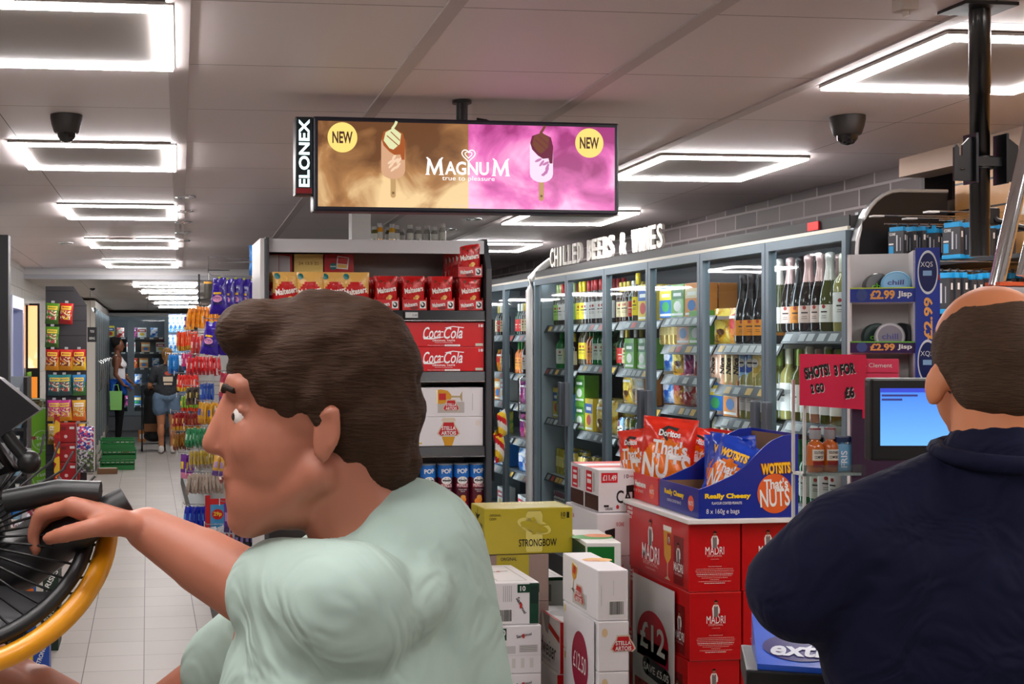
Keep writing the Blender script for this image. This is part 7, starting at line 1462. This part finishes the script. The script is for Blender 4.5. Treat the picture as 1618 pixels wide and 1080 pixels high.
# --- the fan he carries
fc = L1(-60, 850, 1.46); t = thing('cage_fan', 'black wire cage fan with a yellow rim, carried at the left picture edge', 'fan', (0, 0, 0), -YAW)
Rf = .172; tilt = R_(42)
def FP(r, a, h=0): 
    x = r * math.cos(a); y = r * math.sin(a); return (fc.x + x, fc.y + y * math.sin(tilt) - h * math.cos(tilt), fc.z + y * math.cos(tilt) + h * math.sin(tilt))
m = MB(); m.tube([FP(Rf, R_(-170 + 172 * i / 40)) for i in range(41)], .0125, M((240, 160, 10), .4, 0, .3), 12); m.build('yellow_rim', t)
m = MB(); m.tube([FP(Rf - .02, R_(-170 + 180 * i / 40), .012) for i in range(41)], .009, M((18, 18, 20), .4), 10); m.build('inner_ring', t)
m = MB()
for k in range(44):
    a = 2 * math.pi * k / 44; m.tube([FP(.03 + (Rf - .03) * s_, a + .55 * s_, .035 * math.sin(math.pi * min(1, s_ + .15))) for s_ in (0, .2, .4, .6, .8, 1)], .0016, BLACK, 5)
m.build('wire_guard', t)
m = MB(); m.lathe([(.001, .05), (.045, .045), (.05, .0), (.05, -.04), (.03, -.09), (.001, -.095)], (0, 0, 0), M((20, 20, 22), .35), 24, cap=False)
Rm = E3(-53 + 0, 0, 0); m.v = [tuple(Vector(FP(0, 0)) + Vector((v[0], v[1] * math.sin(tilt) - v[2] * math.cos(tilt), v[1] * math.cos(tilt) + v[2] * math.sin(tilt)))) for v in m.v]; m.build('motor_hub', t)
for k in range(5):
    a0 = 2 * math.pi * k / 5; m = MB(); vs = []
    for i in range(7):
        s_ = i / 6; r0 = .045 + .095 * s_
        for j in range(4): a = a0 + (j / 3 - .5) * (.5 + .45 * s_) + .3 * s_; vs.append(FP(r0, a, .012 - .02 * (j / 3)))
    n_ = len(vs); up_ = Vector((0, math.cos(tilt), -math.sin(tilt))) * .003; vs2 = [tuple(Vector(v) + up_) for v in vs]
    fs = [(i * 4 + j, i * 4 + j + 1, i * 4 + j + 5, i * 4 + j + 4) for i in range(6) for j in range(3)]; m.add(vs + vs2, fs + [tuple(n_ + q for q in f[::-1]) for f in fs], M((26, 26, 30), .35), True); m.build('fan_blade', t)
# heavy black handle from the rim to the gripped point
hg = Vector(ha) + Vector((-.075, .01, .0)); m = MB(); m.tube([hg + Vector((.05, .01, .03)), hg, L1(100, 850, 1.45), L1(40, 890, 1.45), L1(-60, 930, 1.46)], [.018, .022, .026, .03, .03], M((24, 24, 26), .45), 14); m.build('carry_handle', t)
m = MB(); m.tube([hg + Vector((-.09, 0, .03)), hg + Vector((-.03, 0, .042)), hg + Vector((.02, 0, .04))], .014, M((24, 24, 26), .4), 10); m.build('control_box', t)
m = MB(); A_ = [L1(-90, 560, 1.42), L1(0, 598, 1.42), L1(62, 648, 1.42), L1(0, 690, 1.42), L1(-90, 700, 1.42)]; m.add([tuple(v) for v in A_] + [tuple(v + Vector((0, .02, 0))) for v in A_], [(4, 3, 2, 1, 0), (5, 6, 7, 8, 9)] + [(i, (i + 1) % 5, 5 + (i + 1) % 5, 5 + i) for i in range(5)], M((22, 22, 26), .4)); m.tube([L1(-20, 690, 1.43), L1(20, 740, 1.43), L1(-40, 760, 1.44), fc], .009, BLACK, 8); vs, fs = sphere_geo(L1(46, 730, 1.43), .014); m.add(vs, fs, BLACK, True); m.tube([L1(46, 730, 1.43), L1(20, 700, 1.43), L1(0, 670, 1.43)], .008, BLACK, 8)
m.build('pointed_shroud', t)
# --- man in navy seen from behind at the till
def L2(px, py, d=1.85): return Vector(((px - CXP) * d / FPX, d, H - (py - CYP) * d / FPX))
t = thing('person', 'broad man in a navy top with cropped hair, seen from behind at the till', 'person', (0, 0, 0), -YAW)
c2 = L2(1568, 572, 1.9); sk2 = skinmat((206, 130, 88))
def H2(dx, dy, dz): return (c2.x + dx, c2.y + dy, c2.z + dz)
P = [('e', H2(0, 0, .02), (.08, .098, .098)), ('e', H2(0, .04, -.05), (.062, .06, .075)), ('e', H2(0, .06, -.1), (.036, .034, .03)), ('c', H2(0, -.02, -.05), .066, H2(0, -.03, -.17), .074), ('e', H2(-.082, .01, -.035), (.011, .02, .034), E3(0, 8, 20)), ('e', H2(.082, .01, -.035), (.011, .02, .034)), ('c', H2(0, .105, -.01), .012, H2(0, .125, -.045), .013),
     ('e', (c2.x, c2.y, 1.32), (.15, .08, .1)), ('c', (c2.x, c2.y, 1.28), .1, (c2.x, c2.y, 1.0), .11)]
sL = Vector((c2.x - .22, c2.y - .01, 1.335)); eL = Vector((c2.x - .288, c2.y + .02, 1.265)); hL = Vector((c2.x - .08, c2.y + .24, 1.15)); sRt = Vector((c2.x + .22, c2.y - .01, 1.335)); eR = Vector((c2.x + .288, c2.y + .02, 1.265)); hR = Vector((c2.x + .12, c2.y + .25, 1.15))
for a, b_, c_ in ((sL, eL, hL), (sRt, eR, hR)): P += [('c', a, .06, b_, .048), ('c', b_, .046, c_, .03)]
P += hand(hL, (.5, .8, 0), (0, 0, 1), (.8, -.5, 0), 1.0, .4) + hand(hR, (-.5, .8, 0), (0, 0, 1), (-.8, -.5, 0), 1.0, .4)
P += [('c', (c2.x - .09, c2.y, .95), .1, (c2.x - .1, c2.y, .5), .065), ('c', (c2.x - .1, c2.y, .5), .06, (c2.x - .1, c2.y, .09), .045), ('c', (c2.x + .09, c2.y, .95), .1, (c2.x + .1, c2.y, .5), .065), ('c', (c2.x + .1, c2.y, .5), .06, (c2.x + .1, c2.y, .09), .045)]
body('body', P, sk2, t, .006, 4)
body('hair', [('e', H2(0, -.012, .016), (.087, .102, .09)), ('e', H2(0, -.04, -.03), (.078, .07, .066))], hairmat((74, 54, 38)), t, .006, 3, noise=.003)
nv = cloth((7, 12, 42)); cx, cyy = c2.x, c2.y
sp_ = [('c', (cx - .06, cyy - .01, 1.43), .065, tuple(sL), .092), ('c', (cx + .06, cyy - .01, 1.43), .065, tuple(sRt), .092), ('e', (cx, cyy + .0, 1.2), (.215, .15, .27)), ('e', (cx, cyy + .01, .96), (.205, .16, .2)), ('c', H2(0, -.03, -.15), .086, (cx, cyy - .01, 1.4), .11),
       ('c', sL, .092, eL, .084), ('c', sRt, .092, eR, .084), ('c', eL, .08, eL.lerp(hL, .5), .062), ('c', eR, .08, eR.lerp(hR, .5), .062), ('c', (cx - .16, cyy, 1.3), .11, (cx - .16, cyy, 1.15), .1), ('c', (cx + .16, cyy, 1.3), .11, (cx + .16, cyy, 1.15), .1)]
body('navy_top', sp_, nv, t, .009, 5)
m = MB(); m.tube([H2(.092 * math.cos(a), -.03 + .086 * math.sin(a), -.138 + .01 * math.sin(a)) for a in [2 * math.pi * i / 28 for i in range(28)]], .014, nv, 8, closed=True); m.build('collar', t)
body('trousers', [('c', (cx - .1, cyy, .92), .125, (cx - .1, cyy, .5), .09), ('c', (cx - .1, cyy, .5), .088, (cx - .1, cyy, .12), .07), ('c', (cx + .1, cyy, .92), .125, (cx + .1, cyy, .5), .09), ('c', (cx + .1, cyy, .5), .088, (cx + .1, cyy, .12), .07), ('e', (cx, cyy, .93), (.2, .15, .1))], cloth((26, 26, 32)), t, .012, 4)
for sx in (-1, 1): body('shoe', [('e', (cx + sx * .1, cyy + .05, .04), (.045, .13, .04)), ('e', (cx + sx * .1, cyy - .02, .06), (.045, .06, .055))], M((24, 24, 26), .5), t, .01, 3)
# --- woman with white top by the cabinets, facing right
wp = PY(187, 697, 20.2); t = thing('person', 'woman in a white vest and black trousers with a blue jacket tied round her waist', 'person', (wp.x, 20.2, .0)); sk3 = skinmat((126, 78, 56))
P = [('e', (.0, 0, 1.6), (.085, .075, .1)), ('e', (.03, 0, 1.54), (.05, .05, .06)), ('c', (.075, 0, 1.6), .01, (.095, 0, 1.565), .012), ('c', (-.01, 0, 1.55), .045, (-.02, 0, 1.42), .05), ('e', (-.02, 0, 1.32), (.1, .18, .14)), ('e', (.03, -.01, 1.27), (.09, .13, .08)), ('c', (-.02, 0, 1.25), .11, (-.01, 0, 1.0), .12),
     ('c', (-.02, -.18, 1.38), .045, (-.04, -.2, 1.13), .038), ('c', (-.04, -.2, 1.13), .037, (.09, -.2, .96), .026), ('c', (-.02, .18, 1.38), .045, (.06, .2, 1.14), .038), ('c', (.06, .2, 1.14), .037, (.2, .15, 1.0), .026),
     ('c', (0, -.08, .95), .09, (.02, -.08, .5), .055), ('c', (.02, -.08, .5), .052, (-.0, -.08, .09), .038), ('c', (0, .08, .95), .09, (.02, .08, .5), .055), ('c', (.02, .08, .5), .052, (.0, .08, .09), .038)]
P += hand((.09, -.2, .96), (.8, 0, -.3), (0, -.2, 1), (.2, 1, 0), .9, .7) + hand((.2, .15, 1.0), (.8, 0, -.5), (0, .2, 1), (0, -1, 0), .9, .5)
body('body', P, sk3, t, .008, 4)
body('hair', [('e', (-.03, 0, 1.63), (.09, .085, .09)), ('e', (-.07, 0, 1.68), (.06, .06, .06))], hairmat((26, 20, 18)), t, .009, 3, noise=.006)
body('vest_top', [('e', (-.015, 0, 1.31), (.115, .15, .13)), ('e', (.035, -.0, 1.28), (.1, .14, .085)), ('c', (-.015, 0, 1.22), .125, (-.01, 0, 1.06), .125), ('c', (-.02, -.1, 1.34), .035, (-.03, -.09, 1.43), .02), ('c', (-.02, .1, 1.34), .035, (-.03, .09, 1.43), .02)], cloth((236, 234, 236)), t, .01, 4)
body('tied_jacket', [('e', (-.01, 0, 1.02), (.15, .17, .05)), ('c', (.05, -.15, 1.02), .05, (.1, -.16, .84), .045), ('c', (-.08, -.13, 1.0), .06, (-.1, -.12, .7), .05), ('e', (.1, -.13, 1.0), (.05, .04, .05)), ('c', (.1, -.1, 1.0), .04, (.2, -.06, .9), .035)], cloth((30, 90, 190)), t, .01, 4)
body('trousers', [('c', (0, -.08, .93), .11, (.02, -.08, .5), .075), ('c', (.02, -.08, .5), .07, (0, -.08, .14), .05), ('c', (0, .08, .93), .11, (.02, .08, .5), .075), ('c', (.02, .08, .5), .07, (0, .08, .14), .05), ('e', (0, 0, .93), (.13, .16, .1))], cloth((18, 18, 20)), t, .011, 4)
for sy in (-1, 1): body('trainer', [('e', (.06, sy * .08, .045), (.13, .045, .045)), ('e', (0, sy * .08, .07), (.06, .045, .06))], M((232, 230, 230), .5), t, .01, 3)
m = MB(); m.box((wp.x + .15, 19.97, .93), (wp.x + .23, 20.04, .94), M((20, 20, 22), .2)); m.box((wp.x + .155, 19.975, .94), (wp.x + .225, 20.035, .942), M((190, 200, 210), .2)); tag(m.build('phone'), 'phone held flat by the woman in the white vest', 'phone')
m = MB(); m.prism([(-.09, 0), (.09, 0), (.1, .3), (-.1, .3)], 1, -.04, .04, M((150, 220, 120), .4)); m.tube([(-.05, 0, .3), (-.03, 0, .4), (.03, 0, .4), (.05, 0, .3)], .006, M((150, 220, 120)), 6); tag(m.build('shopping_bag', loc=(wp.x - .03, 19.86, .57)), 'pale green bag hanging from the hand of the woman in white', 'bag')
# --- woman in grey t-shirt and denim shorts, back view
wp = PY(264, 712, 18.4); t = thing('person', 'woman in charcoal t-shirt and denim shorts seen from behind with a pushchair', 'person', (wp.x, 18.4, 0), 0); sk4 = skinmat((196, 130, 92))
Z = lambda z: z * .97
P = [('e', (0, .01, 1.45), (.075, .09, .1)), ('c', (0, 0, 1.4), .045, (0, 0, 1.3), .05), ('e', (0, 0, 1.2), (.18, .1, .13)), ('c', (0, 0, 1.15), .12, (0, 0, .95), .12), ('c', (-.17, 0, 1.24), .048, (-.25, .05, 1.02), .04), ('c', (-.25, .05, 1.02), .038, (-.26, .27, .97), .026), ('c', (.17, 0, 1.24), .048, (.22, .05, 1.02), .04), ('c', (.22, .05, 1.02), .038, (.12, .25, .98), .026),
     ('c', (-.09, 0, .85), .1, (-.09, 0, .45), .058), ('e', (-.09, -.02, .34), (.056, .06, .12)), ('c', (-.09, 0, .45), .052, (-.085, 0, .08), .036), ('c', (.09, 0, .85), .1, (.085, 0, .45), .058), ('e', (.085, -.02, .34), (.056, .06, .12)), ('c', (.085, 0, .45), .052, (.08, 0, .08), .036)]
P += hand((-.26, .27, .97), (.2, 1, 0), (0, 0, 1), (1, 0, 0), .9, .8) + hand((.12, .25, .98), (-.2, 1, 0), (0, 0, 1), (-1, 0, 0), .9, .8)
body('body', P, sk4, t, .008, 4)
body('hair', [('e', (0, -.005, 1.48), (.087, .1, .09)), ('e', (.01, -.1, 1.5), (.06, .05, .05)), ('c', (.01, -.1, 1.48), .045, (.03, -.12, 1.32), .02), ('c', (0, -.1, 1.46), .04, (-.02, -.11, 1.34), .016)], hairmat((150, 108, 62)), t, .009, 3, noise=.008)
body('t_shirt', [('e', (0, 0, 1.2), (.2, .12, .13)), ('c', (0, 0, 1.15), .15, (0, 0, .9), .155), ('e', (0, 0, .95), (.19, .14, .14)), ('c', (-.17, 0, 1.24), .07, (-.225, .03, 1.1), .066), ('c', (.17, 0, 1.24), .07, (.215, .03, 1.1), .066)], cloth((58, 60, 64)), t, .01, 4)
m = MB(); F = Face(m, (-.02, -.158, 0), *FR); F.ell(.03, 1.14, .085, .085, M((40, 38, 40), .7), 1); F.ell(.03, 1.19, .05, .03, M((190, 70, 50), .6), 2, 14); F.rect(-.04, 1.07, .1, 1.14, M((214, 196, 170), .6), 2); F.rect(-.03, 1.02, .09, 1.05, M((214, 196, 170), .6), 2); m.build('shirt_print', t)
body('denim_shorts', [('e', (0, 0, .84), (.19, .15, .11)), ('c', (-.1, 0, .82), .12, (-.105, 0, .66), .115), ('c', (.1, 0, .82), .12, (.105, 0, .66), .115)], cloth((104, 126, 150)), t, .01, 4)
for sx in (-1, 1): body('trainer', [('e', (sx * .085, .04, .04), (.045, .12, .04)), ('e', (sx * .085, -.01, .07), (.043, .055, .06))], M((226, 220, 216), .5), t, .01, 3)
# pushchair
t = thing('pushchair', 'black pushchair in front of the woman in denim shorts', 'pushchair', (wp.x - .2, 18.85, 0)); bk = M((20, 20, 22), .6)
body('seat_fabric', [('c', (-.02, .0, .75), .13, (.0, .1, .35), .16), ('e', (0, .0, .9), (.15, .1, .12)), ('e', (.02, .1, .22), (.17, .16, .09))], bk, t, .012, 4)
m = MB(); 
for sx in (-.17, .17): m.tube([(sx, -.22, 1.0), (sx, -.14, .8), (sx, .05, .35), (sx, .25, .1)], .012, CHAR, 8); m.tube([(sx, .12, .6), (sx, -.1, .1)], .012, CHAR, 8)
m.tube([(-.17, -.22, 1.0), (.17, -.22, 1.0)], .015, BLACK, 8); m.tube([(-.17, -.1, .12), (.17, -.1, .12)], .01, CHAR, 8); m.build('frame', t)
for sx in (-.17, .17):
    for yy in (-.1, .25): m = MB(); m.tube([(sx, yy + .075 * math.cos(a), .09 + .075 * math.sin(a)) for a in [2 * math.pi * i / 20 for i in range(20)]], .014, bk, 8, closed=True); m.tube([(sx, yy - .07, .09), (sx, yy + .07, .09)], .006, STEEL, 6); m.tube([(sx, yy, .02), (sx, yy, .16)], .006, STEEL, 6); m.build('wheel', t)
m = MB(); m.box((-.14, -.12, .3), (.1, -.1, .42), M((120, 74, 34), .6), .004); m.build('basket_pouch', t)
